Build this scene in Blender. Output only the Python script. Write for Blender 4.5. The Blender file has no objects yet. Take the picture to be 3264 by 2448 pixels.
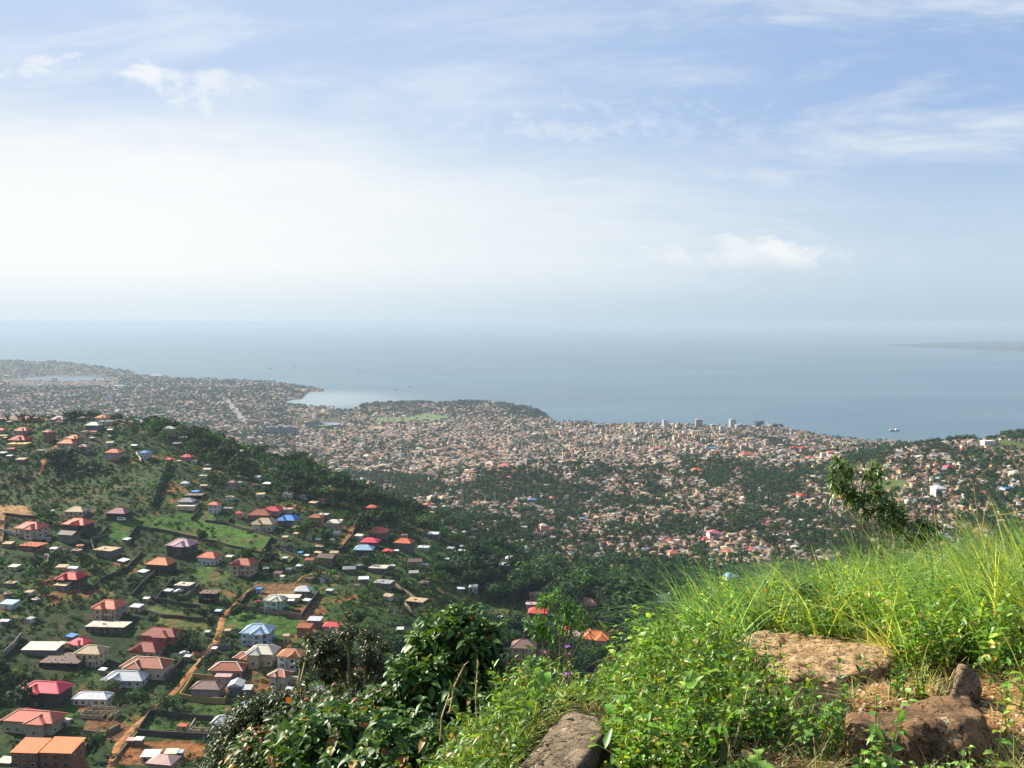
import bpy, bmesh, math, random
import numpy as np
from mathutils import Vector, Matrix

random.seed(7)
RNG = np.random.RandomState(11)
SC = bpy.context.scene
COL = SC.collection
R = math.radians

# ------------------------------------------------------------------ camera, light, exposure
CAMZ = 400.0
F = 929.0                       # focal length in pixels of the 1024 px wide picture
PITCH = R(3.82)
cam_d = bpy.data.cameras.new('camera')
cam_d.sensor_width = 36.0
cam_d.lens = 36.0 * F / 1024.0
cam_d.clip_start = 0.05
cam_d.clip_end = 200000.0
cam = bpy.data.objects.new('camera', cam_d)
cam.location = (0, 0, CAMZ)
cam.rotation_euler = (R(90) - PITCH, 0, 0)
COL.objects.link(cam)
SC.camera = cam

SC.view_settings.view_transform = 'Standard'
SC.view_settings.look = 'None'
SC.view_settings.exposure = 1.45
SC.view_settings.gamma = 1.0
SC.cycles.max_bounces = 6
SC.cycles.diffuse_bounces = 3
SC.cycles.glossy_bounces = 2
SC.cycles.transmission_bounces = 3
SC.cycles.volume_bounces = 0
SC.cycles.caustics_reflective = False
SC.cycles.caustics_refractive = False

SUN_AZ = R(-60)                 # clockwise from the view direction (+y), negative: to the left
SUN_EL = R(31)
sd = bpy.data.lights.new('sun', 'SUN')
sd.energy = 5.0
sd.angle = R(0.5)
sd.color = (1.0, 0.93, 0.80)
sun = bpy.data.objects.new('sun', sd)
sdir = Vector((math.sin(SUN_AZ) * math.cos(SUN_EL), math.cos(SUN_AZ) * math.cos(SUN_EL), math.sin(SUN_EL)))
sun.rotation_euler = sdir.to_track_quat('Z', 'Y').to_euler()
sun.location = (-200, 60, 700)
COL.objects.link(sun)


class NT:
    """small helper to write node trees"""
    def __init__(s, tree):
        s.t = tree

    def n(s, typ, ins=None, **kw):
        nd = s.t.nodes.new(typ)
        for k, v in kw.items():
            setattr(nd, k, v)
        for k, v in (ins or {}).items():
            if isinstance(v, bpy.types.NodeSocket):
                s.t.links.new(v, nd.inputs[k])
            else:
                nd.inputs[k].default_value = v
        return nd

    def m(s, op, a, b=0.0, c=0.0, clamp=False):
        nd = s.t.nodes.new('ShaderNodeMath')
        nd.operation = op
        nd.use_clamp = clamp
        for i, v in enumerate((a, b, c)):
            if isinstance(v, bpy.types.NodeSocket):
                s.t.links.new(v, nd.inputs[i])
            else:
                nd.inputs[i].default_value = v
        return nd.outputs[0]

    def mr(s, v, a, b, c=0.0, d=1.0, smooth=True):
        nd = s.t.nodes.new('ShaderNodeMapRange')
        nd.interpolation_type = 'SMOOTHSTEP' if smooth else 'LINEAR'
        for i, x in enumerate((v, a, b, c, d)):
            if isinstance(x, bpy.types.NodeSocket):
                s.t.links.new(x, nd.inputs[i])
            else:
                nd.inputs[i].default_value = x
        return nd.outputs[0]

    def mix(s, f, a, b, blend='MIX'):
        nd = s.t.nodes.new('ShaderNodeMix')
        nd.data_type = 'RGBA'
        nd.blend_type = blend
        for i, x in ((0, f), (6, a), (7, b)):
            if isinstance(x, bpy.types.NodeSocket):
                s.t.links.new(x, nd.inputs[i])
            elif i == 0:
                nd.inputs[i].default_value = x
            else:
                nd.inputs[i].default_value = (x[0], x[1], x[2], 1.0)
        return nd.outputs[2]

    def noise(s, vec, scale, detail=4.0, rough=0.55, dist=0.0):
        nd = s.t.nodes.new('ShaderNodeTexNoise')
        if vec is not None:
            s.t.links.new(vec, nd.inputs['Vector'])
        nd.inputs['Scale'].default_value = scale
        nd.inputs['Detail'].default_value = detail
        nd.inputs['Roughness'].default_value = rough
        nd.inputs['Distortion'].default_value = dist
        return nd.outputs['Fac']


# ------------------------------------------------------------------ sky
world = bpy.data.worlds.new('World')
SC.world = world
world.use_nodes = True
wt = world.node_tree
wt.nodes.clear()
W = NT(wt)
sky = W.n('ShaderNodeTexSky', sky_type='NISHITA', sun_disc=False, sun_elevation=SUN_EL, sun_rotation=SUN_AZ,
          altitude=400.0, air_density=1.0, dust_density=1.2, ozone_density=1.6)
tc = W.n('ShaderNodeTexCoord')
sep = W.n('ShaderNodeSeparateXYZ', {'Vector': tc.outputs['Generated']})
yy = W.m('MAXIMUM', sep.outputs['Y'], 0.08)
sx = W.m('DIVIDE', sep.outputs['X'], yy)          # tangent of the azimuth
el = W.m('DIVIDE', sep.outputs['Z'], yy)          # tangent of the elevation
# high cloud sheet: direction projected on a plane overhead
zz = W.m('ADD', W.m('MAXIMUM', sep.outputs['Z'], 0.0), 0.10)
cx = W.m('DIVIDE', sep.outputs['X'], zz)
cy = W.m('DIVIDE', sep.outputs['Y'], zz)
sheet = W.n('ShaderNodeCombineXYZ', {'X': W.m('MULTIPLY', cx, 0.55), 'Y': cy, 'Z': 0.0}).outputs[0]
big = W.noise(sheet, 0.55, 5.0, 0.55, 0.6)
mid = W.noise(sheet, 1.6, 8.0, 0.62, 0.8)
fine = W.noise(W.n('ShaderNodeCombineXYZ', {'X': cx, 'Y': cy, 'Z': 3.7}).outputs[0], 5.0, 6.0, 0.6, 0.3)
# rippled (mackerel) band on the left and centre
bandtop = W.m('SUBTRACT', 0.25, W.m('MULTIPLY', W.mr(sx, -0.55, 0.25, 0.0, 1.0, False), 0.09))
edge = W.m('SUBTRACT', W.m('ADD', bandtop, W.m('MULTIPLY', W.m('SUBTRACT', mid, 0.5), 0.10)), el)
band = W.mr(edge, -0.035, 0.075)
bandfade = W.mr(sx, 0.05, 0.5, 1.0, 0.25)
rip = W.mr(W.m('ADD', W.m('MULTIPLY', fine, 0.5), W.m('MULTIPLY', mid, 0.5)), 0.36, 0.60)
f1 = W.m('MULTIPLY', W.m('MULTIPLY', band, bandfade), W.m('ADD', 0.40, W.m('MULTIPLY', rip, 0.42)))
# wisps, upper right and centre
wv = W.n('ShaderNodeCombineXYZ', {'X': W.m('ADD', W.m('MULTIPLY', sx, 1.3), W.m('MULTIPLY', el, -0.6)),
                                  'Y': W.m('MULTIPLY', W.m('SUBTRACT', el, W.m('MULTIPLY', sx, 0.05)), 5.0), 'Z': 1.0}).outputs[0]
wn = W.noise(wv, 2.6, 9.0, 0.62, 0.35)
wmask = W.m('MULTIPLY', W.mr(wn, 0.44, 0.72), W.m('ADD', W.mr(sx, 0.0, 0.35, 0.42, 1.0), 0.0))
wmask = W.m('MULTIPLY', wmask, W.mr(W.m('ABSOLUTE', W.m('SUBTRACT', el, 0.215)), 0.17, 0.10))
# a small cumulus low on the right, and small puffs high on the left
def puff(px, py, rx, ry, sc, thr, amt, seed, soft=.95, nam=4.2):
    v = W.n('ShaderNodeCombineXYZ', {'X': sx, 'Y': W.m('MULTIPLY', el, 1.6), 'Z': seed}).outputs[0]
    nz = W.noise(v, sc, 7.0, 0.6, 0.35)
    dx = W.m('DIVIDE', W.m('SUBTRACT', sx, px), rx)
    dy = W.m('DIVIDE', W.m('SUBTRACT', el, py), ry)
    d = W.m('SQRT', W.m('ADD', W.m('MULTIPLY', dx, dx), W.m('MULTIPLY', dy, dy)))
    a = W.m('ADD', W.m('SUBTRACT', 1.0, d), W.m('MULTIPLY', W.m('SUBTRACT', nz, 0.5), nam))
    return W.m('MULTIPLY', W.mr(a, thr, thr + soft), amt)
def pq(u, v):
    a, b = (u - 512) / F, -(v - 384) / F
    yv = math.cos(PITCH) + b * math.sin(PITCH)
    return a / yv, (-math.sin(PITCH) + b * math.cos(PITCH)) / yv
p1 = pq(738, 258)
c1 = puff(p1[0], p1[1], 0.115, 0.030, 20.0, 0.12, 0.75, 0.0, .8, 2.9)
p1b = pq(786, 256)
c1b = puff(p1b[0], p1b[1] + .002, 0.045, 0.030, 26.0, 0.12, 0.95, 2.0, .7, 2.9)
p2 = pq(148, 78)
c2 = puff(p2[0], p2[1], 0.07, 0.026, 16.0, 0.1, 0.8, 5.0)
p3 = pq(207, 92)
c3 = puff(p3[0], p3[1], 0.08, 0.034, 14.0, 0.1, 0.65, 6.5)
p4 = pq(30, 60)
c4 = puff(p4[0], p4[1], 0.08, 0.03, 16.0, 0.3, 0.7, 8.5)
p5 = pq(900, 262)
c5 = puff(p5[0], p5[1], 0.09, 0.016, 12.0, 0.35, 0.35, 9.5)
p6 = pq(585, 125)
c6 = puff(p6[0], p6[1], 0.30, 0.05, 42.0, 0.3, 0.5, 12.0, 1.3, 3.6)
cl = c2
for q in ( c3, c4, c5, c6, wmask, f1):
    cl = W.m('MAXIMUM', cl, q)
# milky veil: thick at the horizon and toward the sun on the left
hz = W.mr(el, 0.27, 0.0, 0.10, 0.95)
lf = W.mr(sx, 0.30, -0.56, 0.0, 0.85)
veil = W.m('ADD', hz, W.m('MULTIPLY', lf, W.mr(el, 0.5, 0.12, 0.35, 1.0)), clamp=True)
veilcol = W.mix(W.mr(sx, 0.55, -0.5), (0.56, 0.70, 0.81), (0.95, 0.99, 0.99))
veilcol = W.mix(W.mr(el, 0.10, 0.30), veilcol, (0.50, 0.63, 0.86))
skyc = W.n('ShaderNodeVectorMath', {0: sky.outputs[0], 1: (0.16, 0.16, 0.16)}, operation='MULTIPLY').outputs[0]
skyc = W.mix(0.75, skyc, W.mix(W.mr(sx, 0.6, -0.6), (0.35, 0.50, 0.80), (0.58, 0.71, 0.88)))
base = W.mix(veil, skyc, veilcol)
clcol = W.mix(W.mr(sx, 0.5, -0.45), (0.72, 0.80, 0.89), (0.96, 0.98, 0.98))
allc = W.mix(cl, base, clcol)
cum = W.m('MAXIMUM', c1, c1b)
cumcol = W.mix(W.mr(el, p1[1] - .026, p1[1] + .006), (0.58, 0.68, 0.76), (0.90, 0.93, 0.95))
allc = W.mix(cum, allc, cumcol)
# the haze that swallows the horizon
hzc = W.mix(W.mr(sx, 0.5, -0.5), (0.48, 0.62, 0.74), (0.74, 0.84, 0.90))
allc = W.mix(W.mr(el, 0.07, 0.0, 0.0, 0.95), allc, hzc)
# below the horizon (only reflections and fill see it)
allc = W.mix(W.mr(sep.outputs['Z'], -0.02, -0.10), allc, (0.12, 0.15, 0.15))
bg = W.n('ShaderNodeBackground', {'Color': allc, 'Strength': 0.37})
wo = W.n('ShaderNodeOutputWorld', {'Surface': bg.outputs[0]})


# ------------------------------------------------------------------ numpy helpers
_perm = RNG.rand(256, 256)
def vnoise(x, y):
    xi = np.floor(x).astype(np.int64); yi = np.floor(y).astype(np.int64)
    fx = x - xi; fy = y - yi
    fx = fx * fx * (3 - 2 * fx); fy = fy * fy * (3 - 2 * fy)
    a = _perm[xi & 255, yi & 255]; b = _perm[(xi + 1) & 255, yi & 255]
    c = _perm[xi & 255, (yi + 1) & 255]; d = _perm[(xi + 1) & 255, (yi + 1) & 255]
    return (a * (1 - fx) + b * fx) * (1 - fy) + (c * (1 - fx) + d * fx) * fy
def fbm(x, y, scale, octs=4, seed=0.0):
    v = 0.0; a = 0.5; t = 0.0
    x = np.asarray(x, float) / scale + seed * 17.3; y = np.asarray(y, float) / scale + seed * 9.1
    for _ in range(octs):
        v = v + a * vnoise(x, y); t += a
        x = x * 2.03 + 5.1; y = y * 2.03 + 1.7; a *= 0.5
    return v / t                   # 0..1, mean .5
def sstep(x, a, b):
    t = np.clip((x - a) / (b - a), 0, 1)
    return t * t * (3 - 2 * t)
def inpoly(px, py, poly):
    px = np.asarray(px, float); py = np.asarray(py, float)
    r = np.zeros(px.shape, bool)
    n = len(poly)
    for i in range(n):
        x1, y1 = poly[i]; x2, y2 = poly[(i + 1) % n]
        if y1 == y2: continue
        c = ((y1 > py) != (y2 > py)) & (px < (x2 - x1) * (py - y1) / (y2 - y1) + x1)
        r ^= c
    return r
def polydist(px, py, poly, closed=True):
    d = np.full(np.shape(px), 1e9)
    n = len(poly)
    for i in range(n if closed else n - 1):
        x1, y1 = poly[i]; x2, y2 = poly[(i + 1) % n]
        dx, dy = x2 - x1, y2 - y1
        t = np.clip(((px - x1) * dx + (py - y1) * dy) / (dx * dx + dy * dy + 1e-12), 0, 1)
        d = np.minimum(d, np.hypot(px - x1 - t * dx, py - y1 - t * dy))
    return d

# picture <-> world.  ray slope per row, x/y per column
def slope(v):
    b = -(np.asarray(v, float) - 384) / F
    return (-math.sin(PITCH) + b * math.cos(PITCH)) / (math.cos(PITCH) + b * math.sin(PITCH))
def xs(u, v):
    b = -(np.asarray(v, float) - 384) / F
    return ((np.asarray(u, float) - 512) / F) / (math.cos(PITCH) + b * math.sin(PITCH))
def P(u, v, Y):
    return Vector((float(xs(u, v)) * Y, Y, CAMZ + float(slope(v)) * Y))
def proj(x, y, z):
    dz = z - CAMZ
    fw = y * math.cos(PITCH) - dz * math.sin(PITCH)
    up = y * math.sin(PITCH) + dz * math.cos(PITCH)
    return 512 + F * x / fw, 384 - F * up / fw
Z1 = lambda x, y: (x * .15431, 326.3 + y * .15431)
Z2 = lambda x, y: (x * .15431, 512 + y * .15431)
Z3 = lambda x, y: (341.3 + x * .15431, 326.3 + y * .15431)
Z4 = lambda x, y: (682.7 + x * .15431, 326.3 + y * .15431)
Z5 = lambda x, y: (341.3 + x * .15431, 512 + y * .15431)
Z6 = lambda x, y: (682.7 + x * .15431, 512 + y * .15431)

# ------------------------------------------------------------------ terrain profiles: per column a list of (distance, height)
def v_(v, Y): return (Y, CAMZ + float(slope(v)) * Y)
def c_(v, z): return ((z - CAMZ) / float(slope(v)), z)
def d_(*pairs): return [(Y, CAMZ - d) for Y, d in pairs]
def z_(Y, z): return (Y, z)
nearL = d_((.3, 1.65), (1.5, 1.7), (3, 2.6), (6, 5.2), (12, 10), (30, 26), (50, 40), (100, 66)) + [z_(200, 285), z_(300, 238)]
def near(*p): return d_(*p)
spurL = [v_(768, 365), v_(700, 430), v_(640, 490), v_(600, 540), v_(560, 605), v_(520, 680), v_(480, 770), v_(450, 850)]
COLS = [
 (-260, nearL + spurL + [v_(430, 930), v_(417, 990), z_(1200, 260), z_(2000, 150), z_(2800, 70), c_(416, 45), c_(400, 32), c_(388, 22), c_(378, 10), z_(9500, 10)]),
 (0,    nearL + spurL + [v_(432, 920), v_(419, 970), z_(1200, 260), z_(2000, 150), z_(2800, 70), c_(417, 44), c_(400, 31), c_(388, 20), c_(378, 8), z_(9500, 8)]),
 (100,  nearL + spurL + [v_(432, 915), v_(421, 960), z_(1200, 258), z_(2000, 150), z_(2800, 70), c_(419, 42), c_(400, 30), c_(388, 18), c_(378, 8), z_(9500, 8)]),
 (177,  nearL + spurL + [v_(433, 925), z_(1200, 240), z_(1900, 130), z_(2500, 70), c_(428, 44), c_(400, 28), c_(388, 16), z_(9500, 8)]),
 (216,  near((.3, 1.62), (1.5, 1.62), (2.4, 2.0), (5, 4.2), (8, 6.2), (12, 9), (30, 22), (50, 36), (100, 62)) + [z_(200, 285), z_(300, 240)] + spurL[:-1] + [v_(455, 860), v_(443, 910), z_(1150, 225), z_(1800, 110), c_(440, 45), c_(420, 30), c_(400, 20), c_(388, 10), z_(9500, 8)]),
 (316,  near((.3, 1.6), (2, 1.6), (3, 2.1), (5, 3.6), (8, 5.6), (12, 8.2), (30, 20), (100, 61)) + [z_(200, 290), z_(300, 245)] + spurL[:-2] + [v_(490, 780), v_(468, 890), z_(1100, 200), z_(1600, 100), c_(466, 54), c_(440, 28), c_(420, 14), c_(405, 7), z_(9500, 6)]),
 (400,  near((.3, 1.6), (2.7, 1.62), (4, 2.5), (6, 3.8), (8, 5), (12, 7.5), (30, 19), (100, 60)) + [z_(200, 295), z_(300, 250), v_(700, 430), v_(640, 490), v_(600, 545), v_(560, 620), v_(532, 720), v_(514, 850), z_(1050, 190), z_(1400, 110), c_(499, 90), c_(480, 68), c_(460, 46), c_(440, 26), c_(420, 12), c_(405, 7), z_(9500, 6)]),
 (500,  near((.3, 1.6), (3.1, 1.55), (3.7, 1.72), (4.5, 2.05), (5.5, 2.5), (7, 3.6), (12, 7.0), (30, 18), (100, 56)) + [z_(200, 300), z_(300, 256), v_(670, 470), v_(640, 510), v_(612, 590), v_(584, 680), v_(566, 740), v_(552, 800), z_(930, 150), v_(530, 1130), c_(515, 120), c_(500, 92), c_(480, 68), c_(460, 45), c_(440, 25), c_(420, 11), c_(406, 7), z_(9500, 5)]),
 (550,  near((.3, 1.6), (3.15, 1.56), (3.9, 1.75), (4.7, 2.0), (5.8, 2.35), (7.5, 3.5), (12, 6.8), (30, 17.5), (100, 55)) + [z_(200, 302), z_(300, 259), v_(662, 475), v_(612, 590), v_(588, 690), v_(572, 775), z_(905, 150), v_(545, 1070), v_(525, 1180), c_(509, 108), c_(480, 69), c_(460, 45), c_(440, 25), c_(424, 8), z_(9500, 5)]),
 (600,  near((.3, 1.6), (3.2, 1.58), (4, 1.78), (5, 2.02), (6.2, 2.38), (8, 3.6), (14, 7.5), (30, 17), (100, 54)) + [z_(200, 305), z_(300, 262), v_(655, 480), v_(612, 590), v_(596, 690), v_(586, 758), z_(890, 150), v_(560, 1020), v_(540, 1100), v_(520, 1220), c_(503, 100), c_(480, 70), c_(460, 46), c_(440, 25), c_(425, 6), z_(9500, 5)]),
 (700,  near((.3, 1.6), (3.3, 1.62), (4.4, 1.83), (5.5, 2.08), (7.5, 2.45), (10, 3.3), (15, 6), (30, 14), (100, 50)) + [z_(200, 308), z_(300, 265), v_(640, 500), v_(605, 620), v_(598, 740), z_(860, 150), v_(570, 980), v_(540, 1100), v_(520, 1220), v_(500, 1420), c_(480, 90), c_(460, 55), c_(440, 28), c_(428, 6), z_(9500, 5)]),
 (800,  near((.3, 1.6), (3.4, 1.66), (4.4, 1.83), (6, 2.16), (8, 2.55), (10.5, 3.2), (15, 5.4), (30, 13), (100, 48)) + [z_(200, 310), z_(300, 268), z_(500, 205), z_(700, 165), v_(570, 930), v_(550, 1020), v_(530, 1150), v_(500, 1400), v_(480, 1700), v_(462, 2050), c_(450, 50), c_(438, 6), z_(9500, 5)]),
 (850,  near((.3, 1.6), (3.4, 1.67), (4.5, 1.87), (5.8, 2.1), (8, 2.5), (10.5, 3.1), (15, 5), (30, 12.5), (100, 46)) + [z_(200, 312), z_(300, 270), z_(500, 210), z_(700, 172), v_(560, 970), v_(530, 1120), v_(500, 1300), v_(480, 1450), v_(464, 1600), z_(1900, 100), c_(455, 40), c_(443, 5), z_(9500, 5)]),
 (900,  near((.3, 1.6), (3.4, 1.68), (4.6, 1.9), (5.6, 2.05), (8, 2.5), (11, 3.1), (15, 4.8), (30, 12), (100, 45)) + [z_(200, 315), z_(300, 274), z_(500, 215), z_(700, 180), v_(560, 930), v_(530, 1070), v_(500, 1230), v_(480, 1330), v_(460, 1430), v_(447, 1530), z_(1900, 110), z_(2600, 25), z_(3200, 2), z_(9500, 2)]),
 (950,  near((.3, 1.6), (3.4, 1.68), (4.6, 1.9), (5.6, 2.05), (8, 2.5), (11, 3.1), (15, 4.8), (30, 12), (100, 45)) + [z_(200, 315), z_(300, 276), z_(500, 222), z_(700, 190), v_(560, 900), v_(530, 1010), v_(500, 1150), v_(470, 1300), v_(450, 1430), v_(438, 1500), z_(1900, 120), z_(2600, 25), z_(3200, 2), z_(9500, 2)]),
 (1024, near((.3, 1.6), (3.4, 1.68), (4.6, 1.9), (5.6, 2.05), (8, 2.5), (11, 3.1), (15, 4.8), (30, 12), (100, 45)) + [z_(200, 318), z_(300, 282), z_(500, 232), z_(700, 200), v_(560, 860), v_(530, 960), v_(500, 1090), v_(470, 1250), v_(450, 1390), v_(440, 1500), z_(1900, 120), z_(2600, 25), z_(3200, 2), z_(9500, 2)]),
 (1290, near((.3, 1.6), (3.4, 1.6), (4.6, 1.75), (5.6, 1.9), (8, 2.3), (11, 2.9), (15, 4.5), (30, 11), (100, 42)) + [z_(200, 322), z_(300, 290), z_(500, 245), z_(700, 215), v_(560, 830), v_(530, 930), v_(500, 1060), v_(470, 1230), v_(450, 1380), v_(438, 1500), z_(1900, 120), z_(2600, 25), z_(3200, 2), z_(9500, 2)]),
]
NC = 600
S0, S1 = -0.82, 0.82
sg = np.linspace(S0, S1, NC)
Yr = np.concatenate([np.geomspace(0.35, 14, 130, endpoint=False), np.geomspace(14, 340, 60, endpoint=False), np.geomspace(340, 9400, 560)])
NR = len(Yr)
lY = np.log(Yr)
cu = np.array([(u - 512) / F for u, _ in COLS])
prof = np.array([np.interp(lY, [math.log(a) for a, _ in L], [b for _, b in L]) for _, L in COLS])      # (cols, NR)
# smooth (piecewise cubic) blend between columns
Zg = np.empty((NR, NC))
idx = np.clip(np.searchsorted(cu, sg) - 1, 0, len(cu) - 2)
tt = (np.clip(sg, cu[0], cu[-1]) - cu[idx]) / (cu[idx + 1] - cu[idx])
for j in range(NC):
    Zg[:, j] = prof[idx[j]] * (1 - tt[j]) + prof[idx[j] + 1] * tt[j]
def blur(A, n, axis):
    k = np.exp(-0.5 * (np.arange(-3 * n, 3 * n + 1) / n) ** 2); k /= k.sum()
    pad = [(0, 0), (0, 0)]; pad[axis] = (3 * n, 3 * n)
    B = np.pad(A, pad, mode='edge')
    out = np.zeros_like(A)
    for i, w in enumerate(k):
        sl = [slice(None), slice(None)]; sl[axis] = slice(i, i + A.shape[axis])
        out += w * B[tuple(sl)]
    return out
Zs = blur(blur(Zg, 9, 1), 3, 0)
Zg = Zs
SG, YG = np.meshgrid(sg, Yr)
XG = SG * YG
# picture coordinates of each vertex taken at sea level and at its own height
US, VS = proj(XG, YG, np.zeros_like(YG))

# small hills: (u, v of the summit, distance, height, radius across, radius deep)
for (u, Y, h, rx, ry) in [(545, 1800, 26, 190, 170), (600, 1760, 16, 170, 130), (500, 1650, 12, 120, 120),
                          (715, 1780, 26, 90, 110), (770, 1500, 14, 80, 90), (865, 1900, 34, 90, 130),
                          (1040, 1640, 26, 70, 90), (700, 2700, 22, 130, 160), (740, 2650, 18, 130, 150),
                          (62, 7450, 78, 330, 330), (-40, 7450, 60, 520, 330), (100, 7300, 40, 180, 240), (-160, 6800, 70, 600, 350), (20, 4700, 18, 500, 350), (230, 4600, 14, 350, 350)]:
    x0 = (u - 512) / F * Y
    Zg = Zg + h * np.exp(-0.5 * (((XG - x0) / rx) ** 2 + ((YG - Y) / ry) ** 2))
# relief
mid_m = sstep(YG, 250, 500)
Zg += (fbm(XG, YG, 160, 4, 1) - .5) * 16 * mid_m * sstep(-YG, -3300, -1500) + (fbm(XG, YG, 28, 3, 2) - .5) * 3.5 * mid_m * sstep(-YG, -2500, -900)
nearm = 1 - sstep(YG, 14, 30)
Zg += ((fbm(XG, YG, 0.9, 4, 3) - .5) * 0.16 * sstep(YG, 2.2, 4) + (fbm(XG, YG, 0.12, 3, 4) - .5) * 0.022) * nearm

# land and sea
LAND = [(-400, 365.5), (58, 365.5), (84, 367.5), (104, 370.5), (118, 372.0), (133, 372.8), (128, 375), (136, 376.3), (165, 377.5), (172, 379), (200, 380), (230, 381), (262, 381.5), (290, 385), (303, 387.5),
        (324, 389.6), (325, 391), (309, 391.5), (304, 396), (301, 399.6), (290, 400.5), (282, 403), (284, 405), (300, 406.5), (330, 408.6), (341, 411.3), (358, 410.5),
        (361, 406), (372, 404.5), (420, 402.5), (440, 403.5), (470, 401.5), (500, 404), (520, 407), (534, 410), (545, 414), (550, 419), (554, 423.8), (573, 424.5),
        (590, 423.6), (596, 425.6), (650, 425.5), (683, 426.3), (729, 428.5), (775, 427.5), (806, 433.6), (837, 439), (868, 442.2), (899, 444), (1000, 450), (1500, 452),
        (1500, 1400), (-400, 1400)]
LAGOON = [(20, 380.0), (26, 377.2), (60, 376.4), (92, 376.8), (106, 378.2), (100, 381.0), (60, 382.0), (38, 381.4)]
far = YG > 2600
ins = np.ones_like(YG, bool)
sdp = np.full_like(YG, 50.0)
ii = np.where(far)
pu, pv = US[ii], VS[ii]
jag = (fbm(XG[ii], YG[ii], 90, 4, 6) - .5) * 2.2
dist = polydist(pu, pv, LAND); inn = inpoly(pu, pv, LAND)
sd_ = np.where(inn, dist, -dist)
dl = polydist(pu, pv, LAGOON); il = inpoly(pu, pv, LAGOON)
sd_ = np.minimum(sd_, np.where(il, -dl, dl))
sd_ = sd_ + jag * 0.6
sdp[ii] = sd_
zcap = np.where(sdp > 0, 1.5 + sdp * np.where(YG > 6000, 13.0, 5.0), np.maximum(sdp * 6.0, -12.0))
Zg = np.where(far, np.minimum(Zg, zcap), Zg)
Zg = np.where(far & (sdp > 0), np.maximum(Zg, 1.2), Zg)

# seen from the camera: picture position of every vertex and whether terrain in front hides it
UG, VG = proj(XG, YG, Zg)
run = np.minimum.accumulate(VG, axis=0)
HID = VG - run                       # > 0 : that many pixels below the skyline in front of it

def bil(A, x, y):
    x = np.asarray(x, float); y = np.asarray(y, float)
    fc = np.clip((x / y - S0) / (S1 - S0) * (NC - 1), 0, NC - 1.001)
    fr = np.clip(np.interp(np.log(y), lY, np.arange(NR)), 0, NR - 1.001)
    c = fc.astype(int); r = fr.astype(int); a = fc - c; b = fr - r
    return (A[r, c] * (1 - a) + A[r, c + 1] * a) * (1 - b) + (A[r + 1, c] * (1 - a) + A[r + 1, c + 1] * a) * b
def gz(x, y): return float(bil(Zg, x, y))
def at(u, v, ymin=0.5):
    """first point of the terrain seen at a pixel, farther than ymin"""
    s = float(xs(u, v)); k = float(slope(v))
    fc = min(max((s - S0) / (S1 - S0) * (NC - 1), 0), NC - 1.001); c = int(fc); a = fc - c
    zc = Zg[:, c] * (1 - a) + Zg[:, c + 1] * a
    d = zc - (CAMZ + k * Yr)
    ok = np.where((d >= 0) & (Yr > ymin))[0]
    if len(ok) == 0:
        return None
    i = ok[0]
    if i > 0 and d[i - 1] < 0:
        t = -d[i - 1] / (d[i] - d[i - 1]); Y = Yr[i - 1] + t * (Yr[i] - Yr[i - 1])
    else:
        Y = Yr[i]
    return Vector((s * Y, Y, CAMZ + k * Y))

# ------------------------------------------------------------------ object helpers
def tag(o, label=None, cat=None, group=None, kind=None):
    if label: o['label'] = label
    if cat: o['category'] = cat
    if group: o['group'] = group
    if kind: o['kind'] = kind
    return o
def empty(name, loc, rz=0.0):
    o = bpy.data.objects.new(name, None)
    o.empty_display_size = 0.5
    o.location = loc; o.rotation_euler = (0, 0, rz)
    COL.objects.link(o)
    return o
def link(name, me, mat=None, parent=None, color=None):
    o = bpy.data.objects.new(name, me)
    if mat is not None and not me.materials: me.materials.append(mat)
    if parent is not None: o.parent = parent
    if color is not None: o.color = (color[0], color[1], color[2], 1)
    COL.objects.link(o)
    return o
def mesh_np(name, V, quads=None, tris=None, cq=None, ct=None, mat=None, smooth=False):
    V = np.asarray(V, np.float32)
    q = np.zeros((0, 4), np.int32) if quads is None else np.asarray(quads, np.int32)
    t = np.zeros((0, 3), np.int32) if tris is None else np.asarray(tris, np.int32)
    me = bpy.data.meshes.new(name)
    me.vertices.add(len(V)); me.vertices.foreach_set('co', V.ravel())
    nl = q.size + t.size
    me.loops.add(nl); me.loops.foreach_set('vertex_index', np.concatenate([q.ravel(), t.ravel()]).astype(np.int32))
    me.polygons.add(len(q) + len(t))
    me.polygons.foreach_set('loop_start', np.concatenate([np.arange(len(q)) * 4, q.size + np.arange(len(t)) * 3]).astype(np.int32))
    me.update(calc_edges=True)
    if smooth:
        me.polygons.foreach_set('use_smooth', np.ones(len(me.polygons), bool))
    if cq is not None or ct is not None:
        c = []
        if len(q): c.append(np.asarray(cq, np.float32).reshape(-1, 3))
        if len(t): c.append(np.asarray(ct, np.float32).reshape(-1, 3))
        c = np.concatenate(c); c = np.concatenate([c, np.ones((len(c), 1), np.float32)], 1)
        at_ = me.attributes.new('col', 'FLOAT_COLOR', 'FACE')
        at_.data.foreach_set('color', c.ravel())
    if mat is not None: me.materials.append(mat)
    return me
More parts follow.
